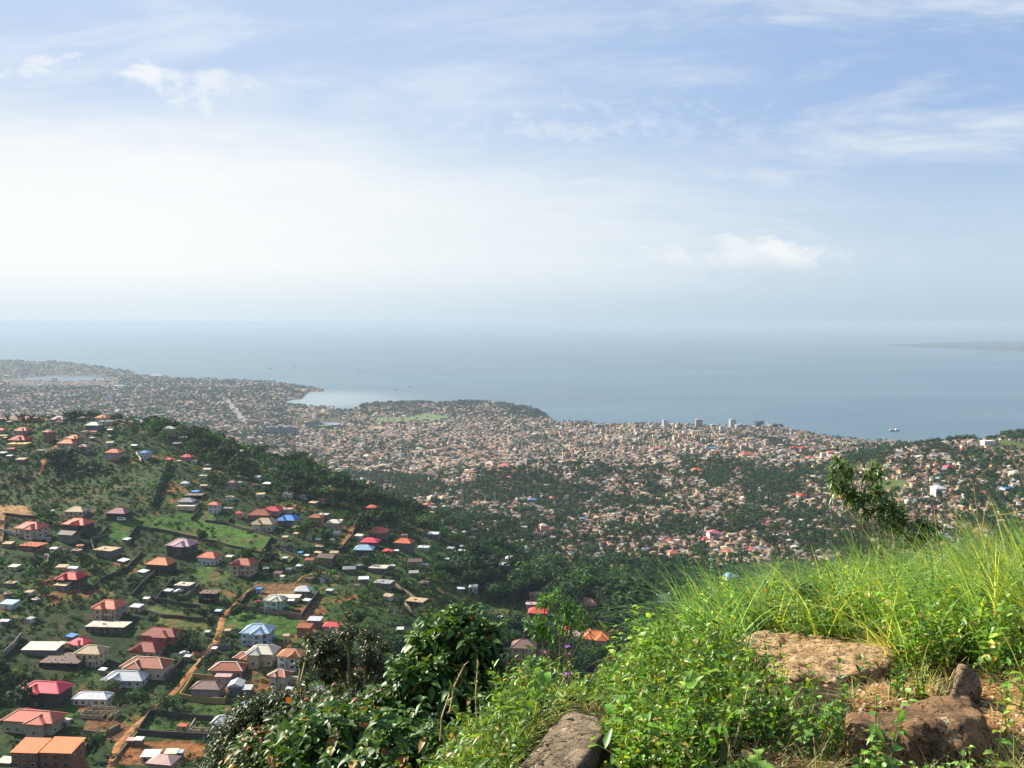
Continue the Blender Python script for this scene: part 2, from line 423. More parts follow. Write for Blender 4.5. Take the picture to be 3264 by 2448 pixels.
class MB:
    """collects boxes and polygons into one mesh"""
    def __init__(s): s.v = []; s.f = []
    def poly(s, pts):
        n = len(s.v); s.v += [tuple(p) for p in pts]; s.f.append(list(range(n, n + len(pts))))
    def box(s, x0, y0, z0, x1, y1, z1):
        n = len(s.v)
        s.v += [(x0, y0, z0), (x1, y0, z0), (x1, y1, z0), (x0, y1, z0), (x0, y0, z1), (x1, y0, z1), (x1, y1, z1), (x0, y1, z1)]
        for f in ((0, 3, 2, 1), (4, 5, 6, 7), (0, 1, 5, 4), (1, 2, 6, 5), (2, 3, 7, 6), (3, 0, 4, 7)):
            s.f.append([n + i for i in f])
    def bar(s, a, b, r, r2=None, n=6):
        a = Vector(a); b = Vector(b); r2 = r if r2 is None else r2
        d = (b - a)
        if d.length < 1e-6: return
        d.normalize()
        p = d.orthogonal().normalized(); q = d.cross(p)
        k = len(s.v)
        for c, rr in ((a, r), (b, r2)):
            for i in range(n):
                t = 2 * math.pi * i / n
                s.v.append(tuple(c + p * math.cos(t) * rr + q * math.sin(t) * rr))
        for i in range(n):
            s.f.append([k + i, k + (i + 1) % n, k + n + (i + 1) % n, k + n + i])
        s.f.append([k + i for i in range(n)][::-1]); s.f.append([k + n + i for i in range(n)])
    def beam(s, a, b, w, h):
        a = Vector(a); b = Vector(b); d = (b - a)
        L = d.length
        if L < 1e-6: return
        d.normalize(); q = Vector((-d.y, d.x, 0))
        if q.length < 1e-3: q = Vector((1, 0, 0))
        q.normalize(); up = d.cross(q); up = up if up.z > 0 or abs(up.z) < 1e-6 else -up
        n = len(s.v)
        for c in (a, b):
            for sx_, sz_ in ((-1, -1), (1, -1), (1, 1), (-1, 1)):
                s.v.append(tuple(c + q * w / 2 * sx_ + up * h / 2 * sz_))
        for f in ((0, 1, 2, 3), (7, 6, 5, 4), (0, 4, 5, 1), (1, 5, 6, 2), (2, 6, 7, 3), (3, 7, 4, 0)):
            s.f.append([n + i for i in f])
    def mesh(s, name, mat=None):
        me = bpy.data.meshes.new(name)
        me.from_pydata(s.v, [], s.f)
        me.update()
        if mat is not None: me.materials.append(mat)
        return me
    def build(s, name, mat, parent=None, color=None):
        return link(name, s.mesh(name, mat), None, parent, color)

# ------------------------------------------------------------------ materials
def new_mat(name):
    m = bpy.data.materials.new(name); m.use_nodes = True
    m.node_tree.nodes.clear()
    return m, NT(m.node_tree)
def out(N, sh): N.n('ShaderNodeOutputMaterial', {'Surface': sh})
def bump(N, h, strength, dist):
    return N.n('ShaderNodeBump', {'Height': h, 'Strength': strength, 'Distance': dist}).outputs[0]
def mat_surface(name, rough=0.8, attr=False, nscale=1.2, var=0.35, coords='Object', ridged=0.0, fine=0.0, spec=0.3):
    """weathered paint, plaster or metal; colour from the object or from a face attribute"""
    m, N = new_mat(name)
    if attr: c = N.n('ShaderNodeAttribute', attribute_name='col').outputs['Color']
    else: c = N.n('ShaderNodeObjectInfo').outputs['Color']
    if attr: vec = N.n('ShaderNodeNewGeometry').outputs['Position']
    else:
        tcn = N.n('ShaderNodeTexCoord').outputs['Object']
        loc = N.n('ShaderNodeObjectInfo').outputs['Location']
        vec = N.n('ShaderNodeVectorMath', {0: tcn, 1: loc}, operation='ADD').outputs[0]
    a = N.noise(vec, nscale, 5, 0.65, 0.2)
    b = N.noise(vec, nscale * 0.16, 3, 0.5)
    f = N.m('ADD', N.m('MULTIPLY', N.mr(a, 0.3, 0.75), 0.65), N.m('MULTIPLY', b, 0.35))
    g = N.mr(f, 0.0, 1.0, (1.0 - var) * .8, (1.0 + var * 0.55) * .8, False)
    gv = N.n('ShaderNodeCombineXYZ', {'X': g, 'Y': g, 'Z': g}).outputs[0]
    col = N.mix(1.0, c, gv, 'MULTIPLY')
    ins = {'Base Color': col, 'Roughness': rough, 'Specular IOR Level': spec}
    if ridged:
        st_ = N.mr(N.noise(vec, nscale * 3.0, 6, .7, .5), .52, .68, 0.0, .22)
        ins['Base Color'] = N.mix(st_, col, (.16, .085, .05))
        wv = N.n('ShaderNodeTexWave', {'Vector': tcn if not attr else vec, 'Scale': 1.1, 'Distortion': 0.0}, wave_type='BANDS', bands_direction='X')
        ins['Normal'] = bump(N, wv.outputs['Fac'], ridged, 0.12)
    p = N.n('ShaderNodeBsdfPrincipled', ins)
    out(N, p.outputs[0])
    return m
M = {}
M['wall'] = mat_surface('plaster_wall', 0.9, nscale=0.5, var=0.35)
M['roof'] = mat_surface('sheet_roof', 0.6, nscale=0.35, var=0.22, ridged=0.3, spec=0.15)
M['concrete'] = mat_surface('raw_concrete', 0.95, nscale=0.7, var=0.5)
M['block'] = mat_surface('concrete_block', 0.95, nscale=0.9, var=0.5)
M['city'] = mat_surface('city_surfaces', 0.85, attr=True, nscale=0.25, var=0.35)
M['paint'] = mat_surface('painted_metal', 0.4, nscale=2.0, var=0.15, spec=0.5)
def mat_plain(name, col, rough, spec=0.5, nscale=3.0, var=0.3):
    m, N = new_mat(name)
    a = N.noise(N.n('ShaderNodeTexCoord').outputs['Object'], nscale, 4, 0.6)
    c = N.mix(N.mr(a, 0.3, 0.7), tuple(x * (1 - var) for x in col), tuple(min(1, x * (1 + var)) for x in col))
    p = N.n('ShaderNodeBsdfPrincipled', {'Base Color': c, 'Roughness': rough, 'Specular IOR Level': spec})
    out(N, p.outputs[0]); return m
M['glass'] = mat_plain('window_glass', (0.02, 0.025, 0.03), 0.15, 0.6)
M['bark'] = mat_plain('bark', (0.10, 0.075, 0.05), 0.9, 0.2, 12)
M['stem'] = mat_plain('stem', (0.13, 0.12, 0.05), 0.7, 0.3, 20)
M['straw'] = mat_plain('straw', (0.42, 0.31, 0.14), 0.8, 0.2, 20)
def mat_leaf(name, rough, transl, spec, attr=True, col=(0.06, 0.12, 0.02), var=0.25, veins=False):
    m, N = new_mat(name)
    c = N.n('ShaderNodeAttribute', attribute_name='col').outputs['Color'] if attr else None
    if not attr:
        oi = N.n('ShaderNodeObjectInfo')
        c = N.mix(1.0, oi.outputs['Color'], N.n('ShaderNodeAttribute', attribute_name='col').outputs['Color'], 'MULTIPLY')
    geo = N.n('ShaderNodeNewGeometry')
    a = N.noise(geo.outputs['Position'], 30.0 if veins else 0.6, 3, 0.6)
    g = N.mr(a, 0.3, 0.7, (1 - var) * (1.0 if attr and transl > .3 else .84), (1 + var) * (1.0 if attr and transl > .3 else .84))
    col_ = N.mix(1.0, c, N.n('ShaderNodeCombineXYZ', {'X': g, 'Y': g, 'Z': g}).outputs[0], 'MULTIPLY')
    p = N.n('ShaderNodeBsdfPrincipled', {'Base Color': col_, 'Roughness': rough, 'Specular IOR Level': spec})
    t = N.n('ShaderNodeBsdfTranslucent', {'Color': N.mix(1.0, col_, (1.7, 1.5, 0.5), 'MULTIPLY')})
    mx = N.n('ShaderNodeMixShader', {0: transl, 1: p.outputs[0], 2: t.outputs[0]})
    out(N, mx.outputs[0]); return m
M['leaf'] = mat_leaf('leaf', 0.42, 0.38, 0.4, veins=True)
M['glossleaf'] = mat_leaf('glossy_leaf', 0.45, 0.25, 0.35, veins=True)
M['crown'] = mat_leaf('tree_crown', 0.75, 0.22, 0.15, attr=False, var=0.3)
M['farleaf'] = mat_leaf('far_foliage', 0.85, 0.15, 0.1, var=0.35)
M['blade'] = mat_leaf('grass_blade', 0.5, 0.40, 0.35, veins=True)
# ------------------------------------------------------------------ land cover
def P2(l, f): return [f(*p) for p in l]
ROAD_MAIN = P2([(640, 1680), (760, 1520), (900, 1370), (975, 1300), (1060, 1230), (1130, 1170), (1215, 1060), (1290, 975), (1345, 900), (1400, 840), (1425, 760), (1440, 690), (1480, 640)], Z2)
ROAD_TOP = P2([(1480, 640), (1560, 560), (1620, 500), (1700, 465)], Z2)
ROAD_BRANCH = P2([(1345, 905), (1290, 925), (1240, 915)], Z2)
ROAD_HILL = P2([(1900, 480), (1960, 420), (2080, 390), (2200, 420)], Z2)
ROAD_UP = P2([(0, 1440), (50, 1370), (90, 1290), (135, 1240)], Z3)
ROAD_LEFT = P2([(265, 960), (280, 880), (330, 800), (380, 765)], Z1)
GRASS1 = P2([(600, 1370), (700, 1280), (880, 1235), (1290, 1200), (1400, 1230), (1770, 1360), (1700, 1475), (1480, 1425), (1150, 1355), (880, 1310), (830, 1390), (700, 1400)], Z1)
GRASS2 = P2([(1240, 400), (1330, 340), (1490, 400), (1480, 460), (1300, 480)], Z2)
GRASS3 = P2([(1450, 690), (1560, 650), (1940, 690), (1930, 800), (1800, 790), (1600, 770), (1440, 760)], Z2)
GRASS4 = P2([(940, 600), (1300, 680), (1350, 700), (1350, 800), (1000, 720)], Z2)
GRASS5 = P2([(1900, 720), (2000, 710), (2212, 760), (2212, 800), (1900, 790)], Z4)
GRASS6 = P2([(1200, 1030), (1300, 990), (1480, 1000), (1420, 1060), (1220, 1080)], Z4)
GRASS7 = P2([(400, 1380), (560, 1390), (900, 1650), (400, 1660), (250, 1500)], Z3)
DRY1 = P2([(1740, 250), (1920, 290), (1860, 330), (1700, 290)], Z2)
SOIL1 = P2([(0, 1160), (200, 1170), (210, 1240), (60, 1240), (20, 1400), (0, 1400)], Z1)
SOIL2 = P2([(1640, 460), (2000, 460), (2000, 560), (1700, 560)], Z2)
SOIL3 = P2([(820, 1500), (1100, 1480), (1340, 1500), (1330, 1590), (1080, 1640), (740, 1640)], Z2)
SOIL4 = P2([(560, 1330), (780, 1340), (860, 1400), (800, 1500), (540, 1440)], Z2)
SCRUB1 = P2([(0, 890), (1060, 890), (980, 1180), (500, 1180), (0, 1150)], Z1)
BARE = P2([(2300, 1010), (2000, 1070), (1900, 1180), (1990, 1480), (1500, 1580), (1080, 1600), (400, 1540), (230, 1700), (2300, 1800)], Z6)
STRAW = P2([(1060, 1180), (1250, 1080), (1500, 1120), (1720, 1170), (1400, 1260), (1130, 1300)], Z6)

spur = (YG > 340) & (YG < 1050)
nz1 = fbm(XG, YG, 22, 4, 11); nz2 = fbm(XG, YG, 70, 4, 12); nz3 = fbm(XG, YG, 6, 3, 13)
def C3(c): return np.array(c, float)
cov = np.empty(XG.shape + (3,))
cov[:] = C3((0.022, 0.044, 0.011))
def blend(mask, col):
    global cov
    m = mask[..., None]
    cov = cov * (1 - m) + C3(col) * m
blend(sstep(nz1, .47, .64), (0.042, 0.085, 0.015))
blend(sstep(nz2, .60, .72) * .5 * sstep(nz3, .42, .6), (0.10, 0.065, 0.03))
blend(sstep(nz1 * .6 + nz3 * .4, .60, .70) * .9, (0.24, 0.10, 0.04))
# the town in the valley and on the plain
town = ((YG > 1000) & ~spur)
blend(town * (0.75 + 0.0 * YG), (0.10, 0.065, 0.042))
blend(town * sstep(nz2, .48, .6) * .8, (0.06, 0.09, 0.03))
blend(town * sstep(nz1, .62, .7) * .7, (0.24, 0.11, 0.05))
for poly, col in ((GRASS1, (0.062, 0.135, 0.018)), (GRASS2, (0.065, 0.11, 0.022)), (GRASS3, (0.065, 0.14, 0.022)), (GRASS4, (0.10, 0.12, 0.03)), (GRASS5, (0.10, 0.15, 0.035)),
                  (GRASS6, (0.08, 0.13, 0.03)), (GRASS7, (0.055, 0.11, 0.025)), (DRY1, (0.17, 0.17, 0.06)), (SOIL1, (0.42, 0.24, 0.11)), (SOIL2, (0.20, 0.11, 0.05)), (SOIL3, (0.28, 0.11, 0.04)), (SOIL4, (0.20, 0.09, 0.04)),
                  (SCRUB1, (0.05, 0.085, 0.025))):
    m = inpoly(UG, VG, poly) & (YG > 340) & (YG < 2400)
    blend(m * (0.80 + 0.2 * nz1), col)
    if col[1] > col[0]: blend(m * sstep(fbm(XG, YG, 11, 3, 14), .58, .66) * .7, (.14, .085, .035))
    if col[1] > col[0] * 1.2:
        blend(m * sstep(nz3 * .5 + nz1 * .5, .5, .66) * .6, tuple(x * .55 for x in col))
# grassy airfield-like open ground on the headland, pitches and sandy patches
for poly, col in ((P2([(200, 590), (420, 590), (560, 560), (730, 590), (600, 620), (200, 625)], Z3), (0.16, 0.20, 0.08)),
                  (P2([(160, 650), (290, 645), (280, 665), (180, 668)], Z3), (0.42, 0.26, 0.13)),
                  (P2([(800, 585), (880, 580), (880, 598), (800, 600)], Z3), (0.45, 0.25, 0.16)),
                  (P2([(1150, 580), (1260, 578), (1260, 595), (1150, 600)], Z3), (0.45, 0.26, 0.16)),
                  (P2([(1640, 555), (1770, 545), (1760, 560), (1640, 570)], Z1), (0.16, 0.24, 0.08))):
    blend((inpoly(UG, VG, poly) & (YG > 2400)) * 1.0, col)
blend((far & (sdp < 0.8) & (sdp > -5)) * 0.8, (0.20, 0.16, 0.12))
blend((YG > 6100) * .7, (0.06, 0.08, 0.035))
# ground close by: soil under the plants, leaf litter on the bare patch
blend((YG < 40) * 1.0, (0.040, 0.034, 0.014))
cls = YG < 16
m_b = np.zeros_like(YG); ii = np.where(cls)
m_b[ii] = sstep(np.where(inpoly(UG[ii], VG[ii], BARE), 1, -1) * polydist(UG[ii], VG[ii], BARE) + (fbm(XG[ii], YG[ii], .35, 3, 21) - .5) * 40, -6, 10)
m_b[ii] = np.maximum(m_b[ii], inpoly(UG[ii], VG[ii], STRAW) * .9)
blend(m_b, (0.20, 0.09, 0.035))
blend(m_b * sstep(fbm(XG, YG, .5, 4, 22), .48, .62) * .7, (0.30, 0.16, 0.07))

# flatten pads under the roads is not needed; road strips are draped
def terrain_mesh():
    r = np.arange(NR - 1)[:, None] * NC; c = np.arange(NC - 1)[None, :]
    a = (r + c).ravel()
    q = np.stack([a, a + 1, a + NC + 1, a + NC], 1)
    V = np.stack([XG, YG, Zg], -1).reshape(-1, 3)
    me = mesh_np('ground', V, quads=q, smooth=True)
    at_ = me.attributes.new('col', 'FLOAT_COLOR', 'POINT')
    at_.data.foreach_set('color', np.concatenate([cov.reshape(-1, 3), np.ones((NR * NC, 1))], 1).astype(np.float32).ravel())
    return me
mt, N = new_mat('ground_cover')
geo = N.n('ShaderNodeNewGeometry')
pos = geo.outputs['Position']
c = N.n('ShaderNodeAttribute', attribute_name='col').outputs['Color']
f1_ = N.noise(pos, 0.28, 8, 0.75); f2_ = N.noise(pos, 9.0, 6, 0.7, 0.4); f3_ = N.noise(pos, 60.0, 4, 0.65)
dist_ = N.n('ShaderNodeVectorMath', {0: pos, 1: (0, 0, CAMZ)}, operation='DISTANCE').outputs['Value']
nearf = N.mr(dist_, 40, 12)
g = N.mr(N.m('ADD', N.m('MULTIPLY', f2_, .55), N.m('MULTIPLY', f3_, .45)), .34, .66, .35, 1.35, False)
gf = N.mr(f1_, .36, .64, .26, 1.25, False)
gg = N.m('ADD', N.m('MULTIPLY', g, nearf), N.m('MULTIPLY', gf, N.m('SUBTRACT', 1.0, nearf)))
cc = N.mix(1.0, c, N.n('ShaderNodeCombineXYZ', {'X': gg, 'Y': gg, 'Z': gg}).outputs[0], 'MULTIPLY')
bm_ = N.m('ADD', N.m('MULTIPLY', N.m('MULTIPLY', f2_, 0.05), nearf), N.m('MULTIPLY', N.m('MULTIPLY', f1_, 1.6), N.m('SUBTRACT', 1.0, nearf)))
p = N.n('ShaderNodeBsdfPrincipled', {'Base Color': cc, 'Roughness': 0.95, 'Specular IOR Level': 0.1, 'Normal': bump(N, bm_, 0.8, 1.0)})
out(N, p.outputs[0])
tag(link('ground', terrain_mesh(), mt), kind='structure')

# water
mw, N = new_mat('sea_water')
geo = N.n('ShaderNodeNewGeometry'); pos = geo.outputs['Position']
big_ = N.noise(N.n('ShaderNodeMapping', {'Vector': pos, 'Scale': (0.0004, 0.0011, 1.0)}).outputs[0], 1.0, 5, 0.6, 0.5)
rip1 = N.noise(N.n('ShaderNodeMapping', {'Vector': pos, 'Scale': (0.05, 0.09, 0.05)}).outputs[0], 1.0, 6, 0.65)
sheen_dist = N.n('ShaderNodeVectorMath', {0: pos, 1: (-1250, 4750, 0)}, operation='DISTANCE').outputs['Value']
wcol = N.mix(N.mr(big_, .35, .65), (0.040, 0.082, 0.105), (0.080, 0.135, 0.155))
wcol = N.mix(N.mr(sheen_dist, 900, 300), wcol, (0.20, 0.24, 0.24))  # paler inlet: its sky reflection is put into the base colour
p = N.n('ShaderNodeBsdfPrincipled', {'Base Color': wcol, 'Roughness': N.mr(big_, .3, .7, .28, .42), 'IOR': 1.33, 'Specular IOR Level': 0.5,
                                     'Normal': bump(N, rip1, 0.25, 1.2)})
out(N, p.outputs[0])
wb = MB(); wb.poly([(-90000, 1500, 0), (90000, 1500, 0), (90000, 75000, 0), (-90000, 75000, 0)])
tag(wb.build('water', mw), kind='structure')
# low shore on the far side of the estuary, upper right
fb = []
nx = 90
xs_ = np.linspace(0, 1, nx)
V = []; Q = []
for i, t in enumerate(xs_):
    u = 886 + t * 420
    vn = 345.6 + 8.5 * t ** 0.9 * 1.9                   # near waterline
    if t < .03: vn = 345.6
    Yn = (0 - CAMZ) / float(slope(vn)); Yf = Yn + 300 + 5200 * min(1, t * 4)
    s = float(xs(u, vn))
    h = 2 + 32 * min(1, t * 9) * (0.55 + 0.45 * math.sin(i * 1.7) * math.sin(i * .37))
    V += [(s * Yn, Yn, 0.2), (s * (Yn + 120), Yn + 120, h), (s * Yf, Yf, h), (s * (Yf + 300), Yf + 300, 0.2)]
for i in range(nx - 1):
    for k in range(3):
        Q.append((i * 4 + k, i * 4 + 4 + k, i * 4 + 5 + k, i * 4 + 1 + k))
fs, N = new_mat('far_woodland')
n_ = N.noise(N.n('ShaderNodeNewGeometry').outputs['Position'], 0.004, 5, 0.6)
out(N, N.n('ShaderNodeBsdfPrincipled', {'Base Color': N.mix(n_, (0.015, 0.03, 0.04), (0.035, 0.05, 0.055)), 'Roughness': 0.9}).outputs[0])
tag(link('terrain', mesh_np('terrain', V, quads=Q), fs), kind='structure')

# dirt roads, draped a little above the ground
mr_, N = new_mat('red_dirt')
pos = N.n('ShaderNodeNewGeometry').outputs['Position']
a = N.noise(pos, 0.25, 6, 0.7, .4); b = N.noise(pos, 1.6, 4, 0.6)
cr = N.mix(N.mr(a, .35, .65), (0.21, 0.085, 0.03), (0.34, 0.16, 0.065))
cr = N.mix(N.mr(b, .55, .75), cr, (0.18, 0.075, 0.03))
cr = N.mix(N.mr(N.noise(pos, .11, 5, .7, .6), .54, .64, 0.0, .75), cr, (0.075, 0.06, 0.022))
out(N, N.n('ShaderNodeBsdfPrincipled', {'Base Color': cr, 'Roughness': 0.95, 'Specular IOR Level': 0.1, 'Normal': bump(N, a, .5, .4)}).outputs[0])
def resample(pts, step):
    o = []
    for a, b in zip(pts[:-1], pts[1:]):
        n = max(1, int((b - a).length / step))
        for i in range(n): o.append(a.lerp(b, i / n))
    o.append(pts[-1]); return o
def road(pix, w, name='dirt_road', mat=None, ymin=330, jit=.35, dz=.25):
    pts = [at(u, v, ymin) for u, v in pix]; pts = resample([Vector((p.x, p.y, 0)) for p in pts if p], 3.0 if ymin < 1500 else 15)
    V = []; Q = []; K = 5
    for i, p in enumerate(pts):
        a = pts[max(i - 1, 0)]; b = pts[min(i + 1, len(pts) - 1)]
        d = (b - a).normalized(); nrm = Vector((-d.y, d.x, 0))
        ww = w * (1 + jit * (random.random() - .5))
        for k in range(K):
            q = p + nrm * ww * (k / (K - 1) - .5)
            V.append((q.x, q.y, gz(q.x, q.y) + dz - (0.35 if k in (0, K - 1) else 0)))
    for i in range(len(pts) - 1):
        for k in range(K - 1):
            Q.append((i * K + k, i * K + K + k, i * K + K + k + 1, i * K + k + 1))
    return tag(link(name, mesh_np(name, V, quads=Q, smooth=True), mat or mr_), kind='structure')
road(ROAD_MAIN, 3.9); road(ROAD_TOP, 1.8, jit=.8); road(ROAD_BRANCH, 4.4); road(ROAD_HILL, 2.0); road(ROAD_UP, 6.5); road(ROAD_LEFT, 5)
mg = mat_plain('worn_tarmac', (0.18, 0.16, 0.15), 0.9, 0.2, 0.05, 0.2)
road(P2([(1470, 480), (1510, 530), (1550, 570), (1585, 625)], Z1), 34, 'road', mg, 1500, .05, 3.0)
road(P2([(715, 1120), (740, 1170), (790, 1230)], Z3), 14, 'road', mg, 950, .05, 2.0)
road(P2([(1030, 1230), (1110, 1260), (1180, 1300)], Z3), 8, 'dirt_road', mr_, 950, .1, 1.2)

# ------------------------------------------------------------------ the town, house by house
def basis_yaw(x, y):
    """block-wise street direction"""
    return 0.35 + 0.9 * (fbm(x, y, 700, 2, 31) - .5) + 0.25 * np.round(4 * fbm(x, y, 160, 1, 32))
def grid_sites(y0, y1, cell, jit, smax=0.66):
    out_ = []
    xm = y1 * smax
    gx, gy = np.meshgrid(np.arange(-xm, xm, cell), np.arange(y0, y1, cell * .8))
    x = gx.ravel() + RNG.uniform(-jit, jit, gx.size) * cell; y = gy.ravel() + RNG.uniform(-jit, jit, gx.size) * cell
    ok = (np.abs(x / y) < smax) & (y > y0) & (y < y1)
    x, y = x[ok], y[ok]
    z = bil(Zg, x, y); u, v = proj(x, y, z)
    hid = bil(HID, x, y)
    ok = (hid < 7) & (u > -40) & (u < 1065) & (z > 0.8)
    return x[ok], y[ok], z[ok], u[ok], v[ok]
HILLBUSH = P2([(780, 1120), (880, 990), (1000, 935), (1180, 915), (1300, 940), (1400, 1010), (1560, 1060), (1680, 1110), (1540, 1145), (1100, 1110), (960, 1125)], Z3)
WOOD = [HILLBUSH,
        P2([(560, 740), (660, 730), (665, 780), (560, 775)], Z4), P2([(1050, 830), (1180, 800), (1290, 830), (1290, 890), (1080, 890)], Z4),
        P2([(2050, 715), (2130, 695), (2260, 690), (2260, 750), (2060, 735)], Z4),
        P2([(0, 950), (330, 960), (520, 980), (700, 1030), (740, 1100), (480, 1100), (300, 1030), (0, 1010)], Z3),
        P2([(170, 500), (600, 480), (620, 495), (400, 520), (180, 530)], Z3), P2([(740, 490), (830, 480), (900, 495), (830, 520), (740, 510)], Z3),
        P2([(1080, 510), (1350, 560), (1350, 605), (1240, 600), (1100, 560)], Z3), P2([(370, 1020), (560, 930), (760, 1040), (620, 1180), (420, 1160)], Z4),
        P2([(130, 960), (300, 930), (340, 990), (200, 1060), (100, 1010)], Z4)]
OPEN = [GRASS5, GRASS6, P2([(200, 590), (420, 590), (560, 560), (730, 590), (600, 620), (200, 625)], Z3),
        P2([(160, 640), (300, 640), (290, 672), (170, 672)], Z3), P2([(1450, 470), (1480, 470), (1600, 620), (1570, 640)], Z1), P2([(1900, 590), (2220, 590), (2220, 660), (1900, 670)], Z1)]
ROOFC = np.array([(.25, .16, .12), (.38, .37, .36), (.30, .22, .17), (.46, .46, .46), (.17, .12, .10), (.52, .45, .34), (.60, .60, .58), (.33, .20, .13), (.42, .12, .09), (.50, .20, .12), (.12, .24, .46), (.30, .42, .38), (.55, .10, .13), (.70, .68, .62)])
ROOFP = np.array([.20, .12, .17, .09, .14, .07, .045, .10, .025, .03, .010, .008, .006, .015]); ROOFP /= ROOFP.sum()
WALLC = np.array([(.52, .42, .28), (.45, .38, .30), (.60, .55, .44), (.30, .25, .20), (.62, .50, .22), (.58, .33, .24), (.66, .64, .60), (.36, .38, .40), (.55, .42, .36)])
def city_arrays(x, y, z, w, d, h, yaw, rt, rc, wc):
    """walls + roof for n houses at once. rt 0 flat, 1 hip/gable"""
    n = len(x)
    ov = 0.5 * rt
    hx, hy = w / 2, d / 2
    rh = np.where(rt > 0, hy * .55, 0.25)
    rx = np.where(rt > 0, hx * .45, hx - .3)
    L = np.zeros((n, 14, 3))
    sg_ = [(-1, -1), (1, -1), (1, 1), (-1, 1)]
    for k, (a, b) in enumerate(sg_):
        L[:, k] = np.stack([a * hx, b * hy, z * 0 - 5], 1)
        L[:, 4 + k] = np.stack([a * hx, b * hy, h], 1)
        L[:, 8 + k] = np.stack([a * (hx + ov), b * (hy + ov), h - 0.02 + 0 * x], 1)
    L[:, 12] = np.stack([-rx, 0 * x, h + rh], 1); L[:, 13] = np.stack([rx, 0 * x, h + rh], 1)
    c, s = np.cos(yaw)[:, None], np.sin(yaw)[:, None]
    V = np.stack([L[..., 0] * c - L[..., 1] * s + x[:, None], L[..., 0] * s + L[..., 1] * c + y[:, None], L[..., 2] + z[:, None]], -1)
    base = (np.arange(n) * 14)[:, None]
    qi = np.array([(0, 1, 5, 4), (1, 2, 6, 5), (2, 3, 7, 6), (3, 0, 4, 7), (8, 9, 13, 12), (10, 11, 12, 13)])
    ti = np.array([(9, 10, 13), (11, 8, 12)])
    Q = (base[:, :, None] + qi[None]).reshape(-1, 4); T = (base[:, :, None] + ti[None]).reshape(-1, 3)
    cq = np.concatenate([np.repeat(wc[:, None], 4, 1), np.repeat(rc[:, None], 2, 1)], 1).reshape(-1, 3)
    ct = np.repeat(rc[:, None], 2, 1).reshape(-1, 3)
    return V.reshape(-1, 3), Q, T, cq, ct
def town_density(x, y, z, u, v):
    n1 = fbm(x, y, 90, 4, 41); n2 = fbm(x, y, 32, 3, 42)
    t = n1 * .5 + n2 * .5
    ph = np.full(len(x), .80); pt = np.full(len(x), .16)
    core = (y > 1750) & (u > 280)
    # valley settlements
    val = (y > 950) & (y <= 1750)
    ph[val] = .78; pt[val] = .30
    rt_ = (u > 780) & (y < 1800); ph[rt_] = .68; pt[rt_] = .36
    lf_ = (u < 300) & (y > 2500); ph[lf_] = .66; pt[lf_] = .36
    hd = (y > 3450) & (u > 340) & (u < 560); ph[hd] = .62; pt[hd] = .28
    pn = (y > 5900); ph[pn] = .42; pt[pn] = .5
    # clumps of trees by noise
    k = sstep(t, .535, .58)
    wgt = np.where(core & (y < 3600), .45, 1.0)
    ph = ph * (1 - .80 * k * wgt); pt = np.clip(pt + k * wgt * .65, 0, .95)
    for w_ in WOOD:
        m = inpoly(u, v, w_); ph[m] = .13; pt[m] = .95
    for w_ in OPEN:
        m = inpoly(u, v, w_); ph[m] = .03; pt[m] = .05
    lg = (u > 10) & (u < 118) & (v > 379) & (v < 387); pt[lg] = 0; ph[lg] *= .5
    # streets
    xr = x * .94 + y * .34; yr = -x * .34 + y * .94
    wob = 30 * fbm(x, y, 400, 2, 43)
    st = (((xr + wob) % 118) < 11) | (((yr + wob) % 92) < 10)
    st &= (y > 1750) & (y < 5000)
    ph = np.where(st, ph * .06, ph); pt = np.where(st, pt * .25, pt)
    return ph, pt
cityV = []
def push(arr, V, Q, T, cq, ct):
    arr.append((V, Q, T, cq, ct))
def flush(arr, name, mat, smooth=False):
    o = 0; VV = []; QQ = []; TT = []; CQ = []; CT = []
    for V, Q, T, cq, ct in arr:
        VV.append(V); QQ.append(Q + o); TT.append(T + o); CQ.append(cq); CT.append(ct); o += len(V)
    return link(name, mesh_np(name, np.concatenate(VV), np.concatenate(QQ), np.concatenate(TT), np.concatenate(CQ), np.concatenate(CT), mat, smooth))
EMQ = np.zeros((0, 4), int); EMT = np.zeros((0, 3), int); EMC = np.zeros((0, 3))
SITES = []       # nearest valley houses, built one by one later
tree_sites = []
